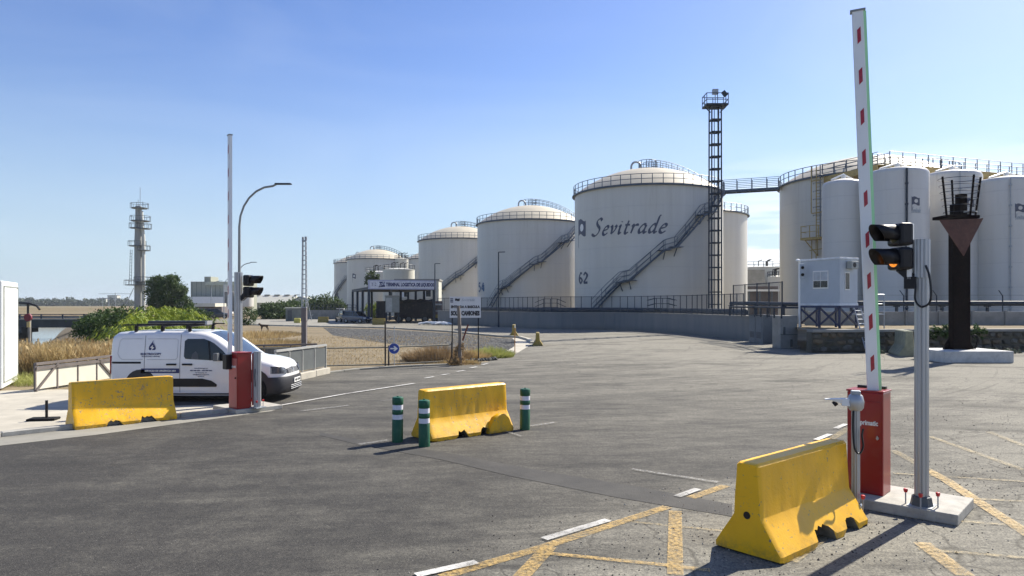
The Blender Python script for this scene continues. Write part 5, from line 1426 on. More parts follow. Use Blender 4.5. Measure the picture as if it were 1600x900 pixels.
def gangway(label, pts, z, w, m, mrail, bh=.24, h=1.1, step=1.5, under=True, name='gangway'):
    t = thing(name, label, 'walkway', group='walkways between the tanks')
    pts = [Vector((p[0], p[1], z)) for p in pts]
    for a, b in zip(pts[:-1], pts[1:]):
        d = (b - a).normalized(); n = Vector((-d.y, d.x, 0))
        mb = MB(); mb.bar(a, b, w, .06); mb.build('deck', m, t)
        for s_ in (-1, 1):
            o_ = n * (s_ * w / 2)
            mb = MB(); mb.bar(a + o_ - Vector((0, 0, bh / 2)), b + o_ - Vector((0, 0, bh / 2)), .08, bh); mb.build('edge_beam', m, t)
            mb = MB()
            for k in (1.0, .66, .33): mb.tube([a + o_ + Vector((0, 0, h * k)), b + o_ + Vector((0, 0, h * k))], .028, 5)
            for q in line_pts([a + o_, b + o_], step): mb.bar(q, q + Vector((0, 0, h)), .055)
            mb.build('handrail', mrail, t)
        if under:
            for q in line_pts([a, b], 1.4):
                mb = MB(); mb.bar(q - n * w / 2 - Vector((0, 0, .14)), q + n * w / 2 - Vector((0, 0, .14)), .10, .14); mb.build('cross_beam', m, t)
    return t
ga, ya = circ_hit(c62, TR, 1126); gb, yb2 = circ_hit(c8, TR, 1220)
gangway('blue grey footbridge joining tank 62 to the large right hand tank', [(c62[0] + (TR + .2) * math.cos(ga), c62[1] + (TR + .2) * math.sin(ga)), (c8[0] + (TR + .2) * math.cos(gb + .05), c8[1] + (TR + .2) * math.sin(gb + .05))], 14.62, 1.1, M_rail, M_rail)
gangway('ochre steel walkway running right above the tall silos', [(30.4, 68.4), (32.5, 62.2), (49.0, 68.1), (60, 72)], 14.65, 1.3, M_ochre, M_rail, .55)
# ladder with cages and ochre landing down the front of the right tank
a, y_ = circ_hit(c8, TR + .5, 1277); cx, cy = c8[0] + (TR + .5) * math.cos(a), c8[1] + (TR + .5) * math.sin(a)
t = thing('caged_ladder', 'ochre caged ladder with a landing on the front of the right tank', 'ladder', (cx, cy, 0), a + R(90))
Zt = lambda py: CAMH - (py - HOR) / F * cy
zA, zL, zB = Zt(262), Zt(373), Zt(404)
for x_ in (-.62, -.1, .3):
    mb = MB(); mb.bar((x_, 0, Zt(332) if x_ < -.5 else zL), (x_, 0, zA + .2), .07); mb.build('stile', M_ochre if x_ < 0 else M_rail, t)
for k in range(22):
    z_ = zL + (zA - zL) * k / 22; mb = MB(); mb.tube([(-.1, 0, z_), (.3, 0, z_)], .025, 4); mb.build('rung', M_ochre, t)
for k in range(6):
    z_ = zL + 2.2 + (zA - zL - 2.2) * k / 6; mb = MB(); mb.tube([(.1 + .45 * math.cos(R(q)), -.0 - .55 * math.sin(R(q)), z_) for q in range(0, 181, 30)], .022, 4, False); mb.build('cage_hoop', M_rail, t)
for z_ in (Zt(281), Zt(332)):
    mb = MB(); mb.bar((-.75, .3, z_), (.6, -.1, z_), .12, .08); mb.build('bracket', M_ochre, t)
mb = MB(); mb.box((-.25, -.35, zL), (2.0, 1.0, .22)); mb.build('landing', M_ochre, t)
mb = MB()
for x_ in (-1.2, -.3, .6):
    mb.bar((x_, -.8, zL), (x_, -.8, zL + 1.25), .06)
for z_ in (.65, 1.22): mb.bar((-1.2, -.8, zL + z_), (.6, -.8, zL + z_), .05); mb.bar((-1.2, -.8, zL + z_), (-1.2, .1, zL + z_), .05)
mb.build('landing_railing', M_ochre, t)
for x_, y1 in ((-1.0, -.6), (.4, -.6)):
    mb = MB(); mb.bar((x_, y1, zL), (-.2, .4, zL - 1.6), .08); mb.build('brace', M_ochre, t)
mb = MB(); mb.tube([(-.45, -.2, zB - .2), (-.45, -.2, zL)], .05, 6); mb.tube([(.0, -.2, zB - .2), (.0, -.2, zL)], .05, 6); mb.bar((-.7, -.2, zL - 1.1), (.6, -.2, zL - 1.0), .08); mb.build('lower_stile', M_ochre, t)
# crossover steps at the foot of the tanks behind the fence
def crossover(label, px0, px1, ytop, ybot, depth):
    c = XY((px0 + px1) / 2, depth); w_ = (px1 - px0) / F * depth; zt_ = CAMH - (ytop - HOR) / F * depth; zb_ = CAMH - (ybot - HOR) / F * depth
    t = thing('crossover_steps', label, 'steps', (c.x, c.y, 0), group='steel crossover steps behind the wall')
    h = zt_ - zb_ - 1.0
    for s_ in (-1, 1):
        mb = MB(); mb.bar((s_ * w_ / 2, -.4, zb_), (s_ * w_ * .22, -.4, zb_ + h), .10); mb.bar((s_ * w_ / 2, .4, zb_), (s_ * w_ * .22, .4, zb_ + h), .10); mb.build('stringer', M_dsteel, t)
        mb = MB()
        for y_ in (-.4, .4):
            for k in (.5, 1.0): mb.bar((s_ * w_ / 2, y_, zb_ + k), (s_ * w_ * .22, y_, zb_ + h + k), .05)
        mb.build('handrail', M_dsteel, t)
        for k in range(5):
            f = (k + .5) / 5; mb = MB(); mb.box((s_ * w_ * (.5 - .28 * f), 0, zb_ + h * f), (.26, .8, .04)); mb.build('tread', M_dsteel, t)
    mb = MB(); mb.box((0, 0, zb_ + h), (w_ * .44, .8, .06)); mb.build('landing', M_dsteel, t)
    mb = MB()
    for y_ in (-.4, .4):
        for k in (.5, 1.0): mb.bar((-w_ * .22, y_, zb_ + h + k), (w_ * .22, y_, zb_ + h + k), .05)
        for x_ in (-.22, 0, .22): mb.bar((x_ * w_, y_, zb_), (x_ * w_, y_, zb_ + h + 1), .05)
    mb.build('landing_railing', M_dsteel, t)
crossover('steel crossover steps behind the fence between tanks 54 and 62', 836, 884, 467, 486, 84)
crossover('steel crossover steps behind the fence in front of tank 62', 1012, 1056, 466, 486, 66)
# dark bund edge and lagged pipes in front of tanks 54 and 62
# lamp posts in front of the tanks
def thin_lamp(px, ytop, depth, label, arm=.7):
    c = XY(px, depth); zt_ = CAMH - (ytop - HOR) / F * depth
    t = thing('lamp_post', label, 'lamp post', (c.x, c.y, 0), group='slim lamp posts by the wall')
    mb = MB(); mb.tube([(0, 0, 0), (0, 0, zt_)], [.09, .06], 8); mb.build('pole', M_dsteel, t, True)
    mb = MB(); mb.bar((0, 0, zt_), (arm, 0, zt_ + .02), .14, .08); mb.build('lamp_head', M_dsteel, t)
thin_lamp(779, 394, 77, 'slim dark lamp post in front of tank 54'); thin_lamp(679.5, 412, 92, 'slim dark lamp post right of the entrance canopy')
# sheds and pipe bridge seen through the gap
t = thing('open_shed', 'low brown shed with a white canopy edge in the gap below the footbridge', 'shed', tuple(XY(1190, 108)))
mb = MB(); mb.box((0, 2, 2.6), (5.0, 4, 5.2)); mb.build('wall', mat('brown_shed_wall', (.11, .08, .06), .8, var=.4, scale=1), t)
mb = MB(); mb.box((-.2, -.6, 4.55), (5.6, 1.6, .28)); mb.build('canopy', M_whitep, t)
for x_ in (-2.3, -.7, 1.1, 2.4):
    mb = MB(); mb.box((x_, -1.2, 2.2), (.22, .22, 4.4)); mb.build('column', M_dgrey, t)
mb = MB(); mb.box((-1.3, 1, 6.6), (3.2, 3, 2.2)); mb.build('upper_store', M_concd, t)
for px, wd, lab in [(1178, 1.6, 'white parked car in the gap left of the small cabin'), (1203, 1.3, 'second white parked car in the gap nearer the small cabin')]:
    pass

# ------------------------------------------------------------------ entrance canopy, kiosk, trucks and cars
CY = 92.0
t = thing('entrance_canopy', 'flat entrance canopy with a long white and blue name sign', 'canopy', (-18.6, 92.0, 0), R(19))
mb = MB(); mb.box((4.45, 9.5, 4.55), (8.9, 19, .35)); mb.build('roof', M_dsteel, t)
mb = MB(); mb.box((4.45, -.08, 5.02), (8.95, .14, 1.22)); fb = mb.build('sign_board', mat('lilac_sign_board', (.36, .38, .52), .4, var=.05), t)
mb = MB(); mb.box((4.45, -.16, 5.02), (8.6, .02, .95)); mb.build('sign_face', mat('white_sign_face', (.60, .62, .68), .4), fb)
text('TERMINAL LOGISTICA DE LIQUIDOS', .62, M_navy, fb, (5.45, -.18, 5.02), (R(90), 0, 0), bold=.035, width=6.4)
text('T-2', .58, M_navy, fb, (.70, -.18, 5.02), (R(90), 0, 0), width=.65)
text('TLL', .75, M_navy, fb, (1.72, -.18, 5.06), (R(90), 0, 0), bold=.05, shear=.3, width=.78)
mb = MB(); mb.bar((1.3, -.19, 4.72), (2.15, -.19, 4.80), .02, .1); mb.build('swoosh', M_navy, fb)
for x_, y_ in [(.1, .2), (.1, 6.5), (.1, 12.5), (.1, 18.6), (8.7, .2), (8.7, 6.5), (8.7, 12.5), (8.7, 18.6), (5.8, 18.6), (3.0, 18.6), (5.9, 9.5)]:
    mb = MB(); mb.box((x_, y_, 2.2), (.30, .30, 4.4)); mb.build('column', M_dsteel, t)
c = XY(613, 93)
t = thing('weighbridge_kiosk', 'pale box kiosk raised on crossed legs beneath the entrance canopy', 'kiosk', (c.x, c.y, 0), R(12))
M_kio = mat('drab_kiosk_panel', (.20, .22, .21), .6, var=.15)
mb = MB(); mb.box((0, 0, 2.45), (1.75, 1.6, 2.1)); mb.build('body', M_kio, t, bevel=.02)
mb = MB(); mb.box((0, 0, 3.55), (1.9, 1.75, .12)); mb.build('roof', M_concd, t)
mb = MB(); mb.box((-.45, -.81, 2.4), (.75, .03, 1.8)); mb.build('door', mat('pale_kiosk_door', (.34, .36, .35), .6), t)
for x_ in (-.8, .8):
    for y_ in (-.7, .7):
        mb = MB(); mb.bar((x_, y_, 0), (x_, y_, 1.4), .12); mb.build('leg', M_dsteel, t)
for a_, b_ in (((-.8, -.7, .1), (.8, -.7, 1.3)), ((.8, -.7, .1), (-.8, -.7, 1.3))):
    mb = MB(); mb.bar(a_, b_, .10); mb.build('brace', M_dsteel, t)
mb = MB(); mb.tube([(-.1, .2, 3.55), (-.1, .2, 4.5)], .12, 6); mb.build('vent', M_dgrey, t)
c = XY(597, 96)
t = thing('dark_screen', 'dark panel screen standing left of the raised kiosk', 'screen', (c.x, c.y, 0))
for k in range(3):
    mb = MB(); mb.box((-.55 + .5 * k, 0, 1.45), (.48, .12, 2.9)); mb.build('panel', mat('charcoal_panel', (.025, .027, .032), .7, var=.2), t)
# office block behind the canopy
c = XY(652, 118)
t = thing('office_block', 'low pale office with two dark windows behind the canopy', 'building', (c.x, c.y, 0))
mb = MB(); mb.box((0, 2, 3.2), (7.2, 5, 6.4)); mb.build('wall', M_cladd, t)
for x_ in (-1.9, 1.7):
    mb = MB(); mb.box((x_, -.53, 4.6), (1.3, .08, 2.0)); wf = mb.build('window', M_whitep, t)
    mb = MB(); mb.box((x_ + .2, -.58, 4.6), (.8, .04, 1.8)); mb.build('pane', M_glass, wf)
mb = MB(); mb.box((0, 2, 6.5), (7.5, 5.3, .25)); mb.build('roof', M_concd, t)

def wheel(t, x, y, r, w, rim=None):
    h = bpy.data.objects.new('wheel', None); S.collection.objects.link(h); h.parent = t; h.location = (x, y, r)
    mb = MB(); mb.lathe([(r * .6, -w / 2), (r * .95, -w / 2), (r, -w / 3), (r, w / 3), (r * .95, w / 2), (r * .6, w / 2)], 18); o = mb.build('tyre', M_rubber, h, True, recalc=False); o.rotation_euler = (R(90), 0, 0)
    mb = MB(); mb.lathe([(.001, -w / 2 + .02), (r * .6, -w / 2 + .04), (r * .6, w / 2 - .04), (.001, w / 2 - .02)], 14); o = mb.build('rim', rim or M_galv, h, True, recalc=False); o.rotation_euler = (R(90), 0, 0)
def car(label, loc, rz, m, kind='suv', L=4.3, group='cars parked by the entrance canopy', sc=1.0):
    t = thing('car', label, 'car', loc, rz, group); t.scale = (sc,) * 3
    hw = .88
    if kind == 'pickup': prof = [(-2.15, .45, .95), (-2.1, .4, 1.0), (-.75, .35, 1.0), (-.70, .35, 1.02), (1.0, .35, 1.0), (1.9, .38, .9), (2.15, .45, .7)]; roof = [(-.72, 1.0), (-.62, 1.70), (.45, 1.70), (1.05, 1.0)]
    else: prof = [(-2.15, .5, .85), (-2.05, .35, 1.05), (-1.0, .3, 1.08), (0, .3, 1.05), (1.0, .3, 1.0), (1.85, .35, .88), (2.15, .45, .66)]; roof = [(-2.0, 1.05), (-1.65, 1.58), (-.6, 1.66), (.3, 1.60), (1.05, 1.0)]
    mb = MB(); rows = []
    for x, zb_, zt_ in prof:
        f = .86 if abs(x) > 2.1 else (.95 if abs(x) > 1.8 else 1)
        y = hw * f; rows.append([(x, -y * .92, zb_), (x, -y, (zb_ + zt_) / 2), (x, -y * .97, zt_ - .06), (x, -y * .88, zt_), (x, y * .88, zt_), (x, y * .97, zt_ - .06), (x, y, (zb_ + zt_) / 2), (x, y * .92, zb_)])
    n = 8; mb.add([p for r_ in rows for p in r_], [(i * n + k, i * n + (k + 1) % n, (i + 1) * n + (k + 1) % n, (i + 1) * n + k) for i in range(len(rows) - 1) for k in range(n)] + [tuple(range(n)), tuple((len(rows) - 1) * n + k for k in reversed(range(n)))])
    mb.build('body', m, t, True)
    mb = MB(); rows = []
    for x, z in roof:
        y = hw * (.86 - .14 * (z - 1.0) / .7); rows.append([(x, -y, z), (x, y, z)])
    poly = [r_[0] for r_ in rows]; poly2 = [r_[1] for r_ in rows]
    mb.add(poly + poly2, [tuple(range(len(poly))), tuple(range(len(poly), 2 * len(poly)))] + [(i, i + 1, i + 1 + len(poly), i + len(poly)) for i in range(len(poly) - 1)])
    mb.build('glasshouse', M_glass, t)
    mid = [p for p in roof if p[1] > 1.5]
    mb = MB(); xs_ = [p[0] for p in mid]; mb.box(((min(xs_) + max(xs_)) / 2, 0, max(p[1] for p in mid) - .01), (max(xs_) - min(xs_) + .1, hw * 1.50, .09)); mb.build('roof', m, t, bevel=.03)
    for s_ in (-1, 1):
        mb = MB(); mb.bar((roof[-1][0] - .02, s_ * hw * .86, 1.0), (roof[-2][0], s_ * hw * .74, roof[-2][1]), .07); mb.bar((-.15, s_ * hw * .87, 1.0), (-.15, s_ * hw * .75, 1.6), .07); mb.build('window_pillar', m, t)
        mb = MB(); mb.box((2.03, s_ * .6, .74), (.2, .34, .13)); mb.build('headlight', M_whitep, t, bevel=.03)
    mb = MB(); mb.box((2.12, 0, .5), (.12, 1.1, .18)); mb.build('lower_grille', M_black, t)
    mb = MB(); mb.box((2.15, 0, .55), (.06, .5, .11)); mb.build('number_plate', M_white, t)
    for x in (-1.35, 1.35):
        for s_ in (-1, 1): wheel(t, x, s_ * (hw - .10), .34, .22)
    return t
M_dblue2 = mat('blue_grey_car_paint', (.06, .085, .13), .25, var=.1, coat=.5); M_dblue = mat('dark_blue_car_paint', (.025, .04, .07), .25, var=.1, coat=.5); M_cwhite = mat('white_pickup_paint', (.80, .80, .80), .3, coat=.4); M_silv = mat('grey_blue_car_paint', (.16, .19, .24), .25, coat=.5)
c = P(538, 497); car('white pickup parked behind the dark blue cars', (XY(533, 118).x, 118, .01), R(4), M_cwhite, 'pickup')
c = XY(537.5, 98); car('dark blue car with its nose hidden behind another, left of the canopy', (c.x, c.y, .01), R(118), M_dblue, sc=.92)
c = XY(558, 92.5); car('grey blue car in front, beside the canopy columns', (c.x, c.y, .01), R(-32), M_dblue2, sc=.92)
# dark covered truck waiting under the canopy
c = XY(654, 97)
t = thing('truck', 'dark covered truck trailer standing under the right of the canopy', 'truck', (c.x, c.y, 0), R(6))
M_tarp = mat('black_brown_tarpaulin', (.012, .010, .011), .8, var=.5, scale=1.2, bump=.8, bscale=2.5, dirt=(.10, .06, .05), dirt_amt=.6)
mb = MB(); n = 14; rows = []
for i in range(10):
    x = -3.2 + i * .57; rows.append([(x, -1.2, .75), (x, -1.25, 1.6 + .1 * math.sin(i * 2)), (x, -1.0, 2.75 + .10 * math.sin(i * 1.7)), (x, -.3, 3.1 + .12 * math.sin(i * 2.3)), (x, .5, 3.05 + .1 * math.cos(i)), (x, 1.2, 2.7), (x, 1.25, .75)])
mb.add([p for r_ in rows for p in r_], [(i * 7 + k, i * 7 + k + 1, (i + 1) * 7 + k + 1, (i + 1) * 7 + k) for i in range(9) for k in range(6)] + [tuple(range(7)), tuple(63 + k for k in range(7))]); mb.build('load_cover', M_tarp, t, True)
mb = MB(); mb.box((-.6, 0, .65), (5.3, 2.3, .22)); mb.build('chassis', M_black, t)
for x in (-2.6, -1.3, .9, 2.2):
    for s_ in (-1, 1): wheel(t, x, s_ * 1.05, .5, .3, M_dgrey)
mb = MB(); mb.box((2.7, -.2, 1.75), (1.1, 2.3, 2.3)); mb.build('cab', mat('brown_red_cab_paint', (.10, .05, .045), .5, var=.3), t, bevel=.08)
for z_, m_ in ((2.45, M_galv), (1.55, M_concd), (.85, M_ybd)):
    mb = MB(); mb.box((2.7, -1.37, z_), (.95, .05, .20 if z_ != .85 else .45)); mb.build('side_band', m_, t)
mb = MB(); mb.box((2.7, -1.37, 2.05), (.7, .04, .45)); mb.build('window', M_glass, t)
# white traffic spikes or folded barriers on the ground
t = thing('white_pipes', 'pile of white bent pipes lying on the tarmac right of the truck', 'pipes', (XY(688, 86).x, 84, 0.0))
for k in range(5):
    x_ = -2.4 + k * .5; mb = MB(); mb.tube([(x_, .6 * math.sin(k), .15), (x_ + 1.0, .2, .34), (x_ + 2.1, -.2 * k + .3, .12)], .12, 6); mb.build('pipe', M_whitep, t, True)
# sign board at the field corner
c = XY(727, 31.6)
t = thing('notice_board', 'white board on two dark posts reading entrada a bascula solo camiones', 'sign', (c.x, c.y, 0), R(3))
mb = MB(); mb.box((0, 0, 2.36), (1.38, .04, .94)); mb.build('board', mat('dull_white_board', (.60, .61, .62), .5, var=.06), t)
for x_ in (-.58, .58):
    mb = MB(); mb.bar((x_, .045, 0), (x_, .045, 2.7), .05); mb.build('post', M_black, t)
text('ENTRADA A BASCULA', .15, M_blackink, t, (0, -.024, 2.37), (R(90), 0, 0), bold=.010, width=1.28)
text('SOLO CAMIONES', .26, M_blackink, t, (0, -.024, 2.08), (R(90), 0, 0), bold=.018, width=1.28)
text('Sevitrade', .17, M_galv, t, (.12, -.024, 2.68), (R(90), 0, 0), shear=.3, width=.58)
mb = MB(); mb.poly([(-.46 + a * .22, -.024, 2.62 + b * .13) for a, b in [(0, .9), (.25, 1), (.6, .85), (1, 1), (.95, .1), (.6, 0), (.3, .2), (.05, .1)]]); mb.build('flag_emblem', M_blackink, t)
for k in range(3):
    mb = MB(); mb.box((-.60, -.024, 2.73 - .07 * k), (.13, .006, .045)); mb.build('printed_block', M_ink, t)
c = XY(718.5, 29.0)
t = thing('wooden_post', 'weathered wooden post standing in front of the notice board', 'post', (c.x, c.y, 0))
mb = MB(); mb.tube([(0, 0, 0), (.01, 0, 1.2), (-.06, .02, 2.42)], [.085, .075, .065], 9); mb.build('timber', M_wood, t, True)
mb = MB(); mb.bar((.10, .15, 1.0), (.32, .3, 1.65), .05); mb.build('stay', mat('rusty_stay', (.16, .05, .03), .8), t)
c = P(804.5, 553)
t = thing('marker_pole', 'thin orange pole at the corner of the gravel bank', 'pole', (c.x, c.y, 0))
mb = MB(); mb.tube([(0, 0, 0), (.0, 0, 1.3)], .022, 6); mb.build('shaft', mat('orange_pole_paint', (.42, .20, .05), .6), t); mb = MB(); mb.tube([(0, 0, 1.3), (0, 0, 1.42)], .026, 6); mb.build('tip', M_white, t)
# ------------------------------------------------------------------ field edge: pipe fence, arrow sign, culvert railings
def piece(name, m, parent, fn, **kw):
    mb = MB(); fn(mb); return mb.build(name, m, parent, **kw)
M_pipe = mat('weathered_fence_pipe', (0.20, 0.19, 0.15), .7, var=.25, scale=3)
M_dfr0 = mat('dark_brown_post', (.05, .045, .04), .7, spec=.2)
t = thing('pipe_fence', 'low weathered pipe fence along the edge of the dry field', 'fence')
fl = [Vector((-13.2, 27.6, 0)), P(508, 575.5), P(602, 573.3), P(706, 567.5)]
for a, b in zip(fl[:-1], fl[1:]):
    for z in (.10, .78):
        piece('rail', M_pipe, t, lambda mb: mb.tube([a + Vector((0, 0, z)), b + Vector((0, 0, z))], .028, 6), smooth=True)
    # wire mesh infill: thin verticals and horizontals
    mb = MB(); n = int((b - a).length / .16)
    for i in range(1, n):
        q = a + (b - a) * i / n; mb.bar(q + Vector((0, 0, .1)), q + Vector((0, 0, .78)), .004)
    for k in range(1, 5): mb.bar(a + Vector((0, 0, .1 + .136 * k)), b + Vector((0, 0, .1 + .136 * k)), .004)
    tag(mb.build('wire_infill', M_pipe, t), kind='stuff')
for q, h in ((fl[1], .85), (fl[2], 1.82), (fl[2] + Vector((.13, .03, 0)), .85), (fl[3], .9)):
    piece('post', M_pipe if h < .9 and h != .85 else M_dfr0, t, lambda mb: mb.tube([q, q + Vector((0, 0, h))], .032, 8), smooth=True)
c = XY(616.5, 28.2)
t = thing('arrow_sign', 'round blue traffic sign with a white arrow pointing right', 'sign', (c.x, c.y - .12, 0), R(0))
piece('post', M_galv, t, lambda mb: mb.tube([(0, .04, .0), (0, .04, 1.62)], .014, 6))
piece('disc', mat('blue_sign_face', (.012, .05, .30), .35), t, lambda mb: mb.tube([(0, 0, .74), (0, -.012, .74)], .215, 32))
def ringfn(mb):
    n = 32
    mb.add([(r_ * math.cos(2 * math.pi * i / n), -.014, .74 + r_ * math.sin(2 * math.pi * i / n)) for r_ in (.205, .215) for i in range(n)], [(i, (i + 1) % n, n + (i + 1) % n, n + i) for i in range(n)])
piece('white_border', M_white, t, ringfn)
piece('arrow', M_white, t, lambda mb: mb.prism([(-.145, -.014, .715), (.02, -.014, .715), (-.02, -.014, .655), (.03, -.014, .64), (.15, -.014, .74), (.03, -.014, .84), (-.02, -.014, .825), (.02, -.014, .765), (-.145, -.014, .765)], (0, -.004, 0)))
def culvert_rail(label, a, b, h, mpan, mfr, n, braces=False, z0=.0):
    t = thing('panel_railing', label, 'railing', group='panelled railings over the culvert')
    d = (b - a) / n
    for i in range(n):
        p, q = a + d * (i + .04), a + d * (i + .96)
        o = MB(); o.bar(p + Vector((0, 0, z0 + h * .52)), q + Vector((0, 0, z0 + h * .52)), .02, h * .86); o.build('panel', mpan, t)
    for i in range(n + 1):
        p = a + d * i; piece('post', mfr, t, lambda mb: mb.bar(p + Vector((0, 0, z0)), p + Vector((0, 0, z0 + h)), .05))
    piece('top_rail', mfr, t, lambda mb: mb.bar(a + Vector((0, 0, z0 + h + .03)), b + Vector((0, 0, z0 + h + .03)), .09, .07))
    nrm = Vector((d.y, -d.x, 0)).normalized()
    if nrm.x < 0: nrm = -nrm
    if braces:
        for i in (0, n - 1):
            p, q = a + d * i + nrm * .03, a + d * (i + 1) + nrm * .03
            if i: p, q = q, p
            piece('brace', mfr, t, lambda mb: mb.bar(p + Vector((0, 0, z0 + .03)), q + Vector((0, 0, z0 + h)), .05, .06))
        piece('upper_rail', mfr, t, lambda mb: mb.bar(a + nrm * .03 + Vector((0, 0, z0 + h * .88)), b + nrm * .03 + Vector((0, 0, z0 + h * .88)), .05, .08))
    return t
M_dpan = mat('dark_grey_sheet_panel', (.10, .11, .11), .55, var=.12); M_dfr = mat('brown_grey_frame', (.14, .12, .11), .6)
culvert_rail('grey panelled railing on a concrete kerb right of the van nose', P(430, 600.5) + Vector((0, 0, .2)), P(509, 584) + Vector((0, 0, .2)), .80, M_dpan, mat('pale_railing_pipe', (.36, .36, .34), .5), 4)
culvert_rail('second dark panelled railing just behind the grey one', Vector((-12.5, 26.6, 0)), P(504, 573) + Vector((-.3, .3, 0)), .85, M_dpan, M_dfr, 5)
culvert_rail('cream panelled railing with grey braces left of the van', Vector((-13.55, 20.2, 0)), Vector((-13.15, 23.5, 0)), .76, M_cream, mat('brown_grey_frame', (.14, .12, .11)), 4, braces=True)
# white steel panel at the left edge
a, b = Vector((-14.62, 20.4, 0)), Vector((-15.75, 22.7, 0))
d = (b - a).normalized()
t = thing('white_panel_cabinet', 'large white steel panel cabinet cut off by the left edge', 'cabinet', (a.x, a.y, .02), math.atan2(d.y, d.x))
M_wp = mat('bright_white_panel', (.78, .80, .76), .4, var=.03)
n_ = Vector((-d.y, d.x, 0)); s_in = 1 if n_.x < 0 else -1
mb = MB(); mb.box((1.2, s_in * .25, 1.6), (2.5, .5, 3.1)); mb.build('body', M_wp, t, bevel=.03)
for p_, q_ in (((.14, .16), (2.32, .16)), ((.14, 2.95), (2.32, 2.95)), ((.14, .16), (.14, 2.95)), ((2.32, .16), (2.32, 2.95))):
    piece('frame_moulding', mat('grey_panel_seam', (.30, .32, .30), .5), t, lambda mb: mb.bar((p_[0], -s_in * .012, p_[1] + .05), (q_[0], -s_in * .012, q_[1] + .05), .02, .035))
mb = MB(); mb.box((1.23, -s_in * .008, 1.6), (2.1, .02, 2.7)); mb.build('door_leaf', M_wp, t, bevel=.006)

# ------------------------------------------------------------------ reeds, weeds, bushes
def reed_area(poly_fn, n, seed):
    r = np.random.default_rng(seed); pts = []
    while len(pts) < n:
        u, v_ = r.random(), r.random(); p = poly_fn(u, v_)
        if p is not None: pts.append((p[0], p[1], 0))
    return np.array(pts)
def quad_fn(a, b, c, d): return lambda u, v_: ((a[0] * (1 - u) + b[0] * u) * (1 - v_) + (d[0] * (1 - u) + c[0] * u) * v_, (a[1] * (1 - u) + b[1] * u) * (1 - v_) + (d[1] * (1 - u) + c[1] * u) * v_)
pts = reed_area(quad_fn((-20, 23.4), (-13.9, 23.9), (-15.2, 32), (-28, 31)), 21000, 1)
nz = np.sin(pts[:, 0] * 1.7) * np.cos(pts[:, 1] * 1.3 + pts[:, 0]) * .16
h = (.82 + nz) * (.6 + .55 * rng.random(len(pts))) * (1 + .035 * (pts[:, 0] + 20))
o = quads_mesh('dry_reeds', blades(pts, h, .022, .45, 3), M_reed); tag(o, kind='stuff')
# feathery seed heads
k = rng.choice(len(pts), 5200, replace=False); hd = pts[k].copy(); hd[:, 2] = h[k] * .95
a_ = rng.normal(size=(len(k), 3)) * .03; a_[:, 2] = np.abs(a_[:, 2]) + .05; b_ = rng.normal(size=(len(k), 3)) * .015
o = quads_mesh('reed_plumes', np.stack([hd - a_, hd - b_, hd + a_, hd + b_], 1), M_reed); tag(o, kind='stuff')
pts = reed_area(quad_fn((-17.3, 21.2), (-13.9, 21.6), (-14.2, 23.5), (-18, 23.3)), 1800, 5)
o = quads_mesh('pale_weeds', blades(pts, .30, .016, .8, 6), M_reedg); tag(o, kind='stuff')
# weed patches round the notice board and along the field edge
def tuft_area(name, c, rx, ry, n, h, m, seed, lean=.7, w=.014):
    r = np.random.default_rng(seed); a = r.random(n) * 2 * np.pi; q = np.sqrt(r.random(n))
    pts = np.stack([c[0] + rx * q * np.cos(a), c[1] + ry * q * np.sin(a), np.zeros(n)], 1)
    hh = h * (.4 + .8 * r.random(n)) * (1.15 - .7 * q)
    o = quads_mesh(name, blades(pts, hh, w, lean, seed), m); return tag(o, kind='stuff')
tuft_area('brown_weeds', P(683, 563), 1.5, 1.3, 5200, .62, M_drybrush, 11)
tuft_area('straw_weeds', P(735, 560), .95, .8, 3000, .42, M_reed, 12)
tuft_area('green_weeds', P(768, 557.5), 1.05, 1.1, 4200, .46, M_reedg, 13)
tuft_area('rust_weeds', P(718, 568.5), .9, .25, 1200, .25, M_reed, 14)
tuft_area('edge_weeds', P(655, 570.5), 2.6, .2, 900, .12, M_reed, 15)
r = np.random.default_rng(21); n = 5200      # scattered short straw over the field
pts = np.stack([r.uniform(-16, -1.5, n), 29.0 + 26 * r.random(n) ** 1.3, np.zeros(n)], 1)
o = quads_mesh('field_stubble', blades(pts, .11, .02, .9, 22), M_reed); tag(o, kind='stuff')
tuft_area('yellow_field_grass', XY(392, 42), 3.2, 5.0, 4200, .42, M_reed, 23, w=.03)
tuft_area('yellow_field_grass', XY(400, 55), 3.4, 6.0, 2600, .42, M_reed, 24, w=.04)
# tangled dry climber at the foot of the wooden post
c = XY(718.5, 29.0); foliage('dry_climber', 'tangle of dry stems at the foot of the wooden post', 'plant', [(c.x, c.y - .05, .45, .22, .2, .5), (c.x - .15, c.y, .2, .3, .25, .25)], 900, .045, M_drybrush, 31)
# rubble along the edge below the notice board
r = random.Random(5); t = thing('rubble', 'line of dark rubble stones below the notice board', 'stones', tuple(P(740, 565)))
for i in range(26):
    q = P(722 + i * 2.1, 566.5 - i * .17 + r.uniform(-.8, .8)) - t.location; inst('stone', protos[2 + 3 * (i % 2)] if i % 3 else protos[1], t, (q.x, q.y, .04), (r.random() * 3, r.random(), r.random() * 3), (r.uniform(.12, .26),) * 3)

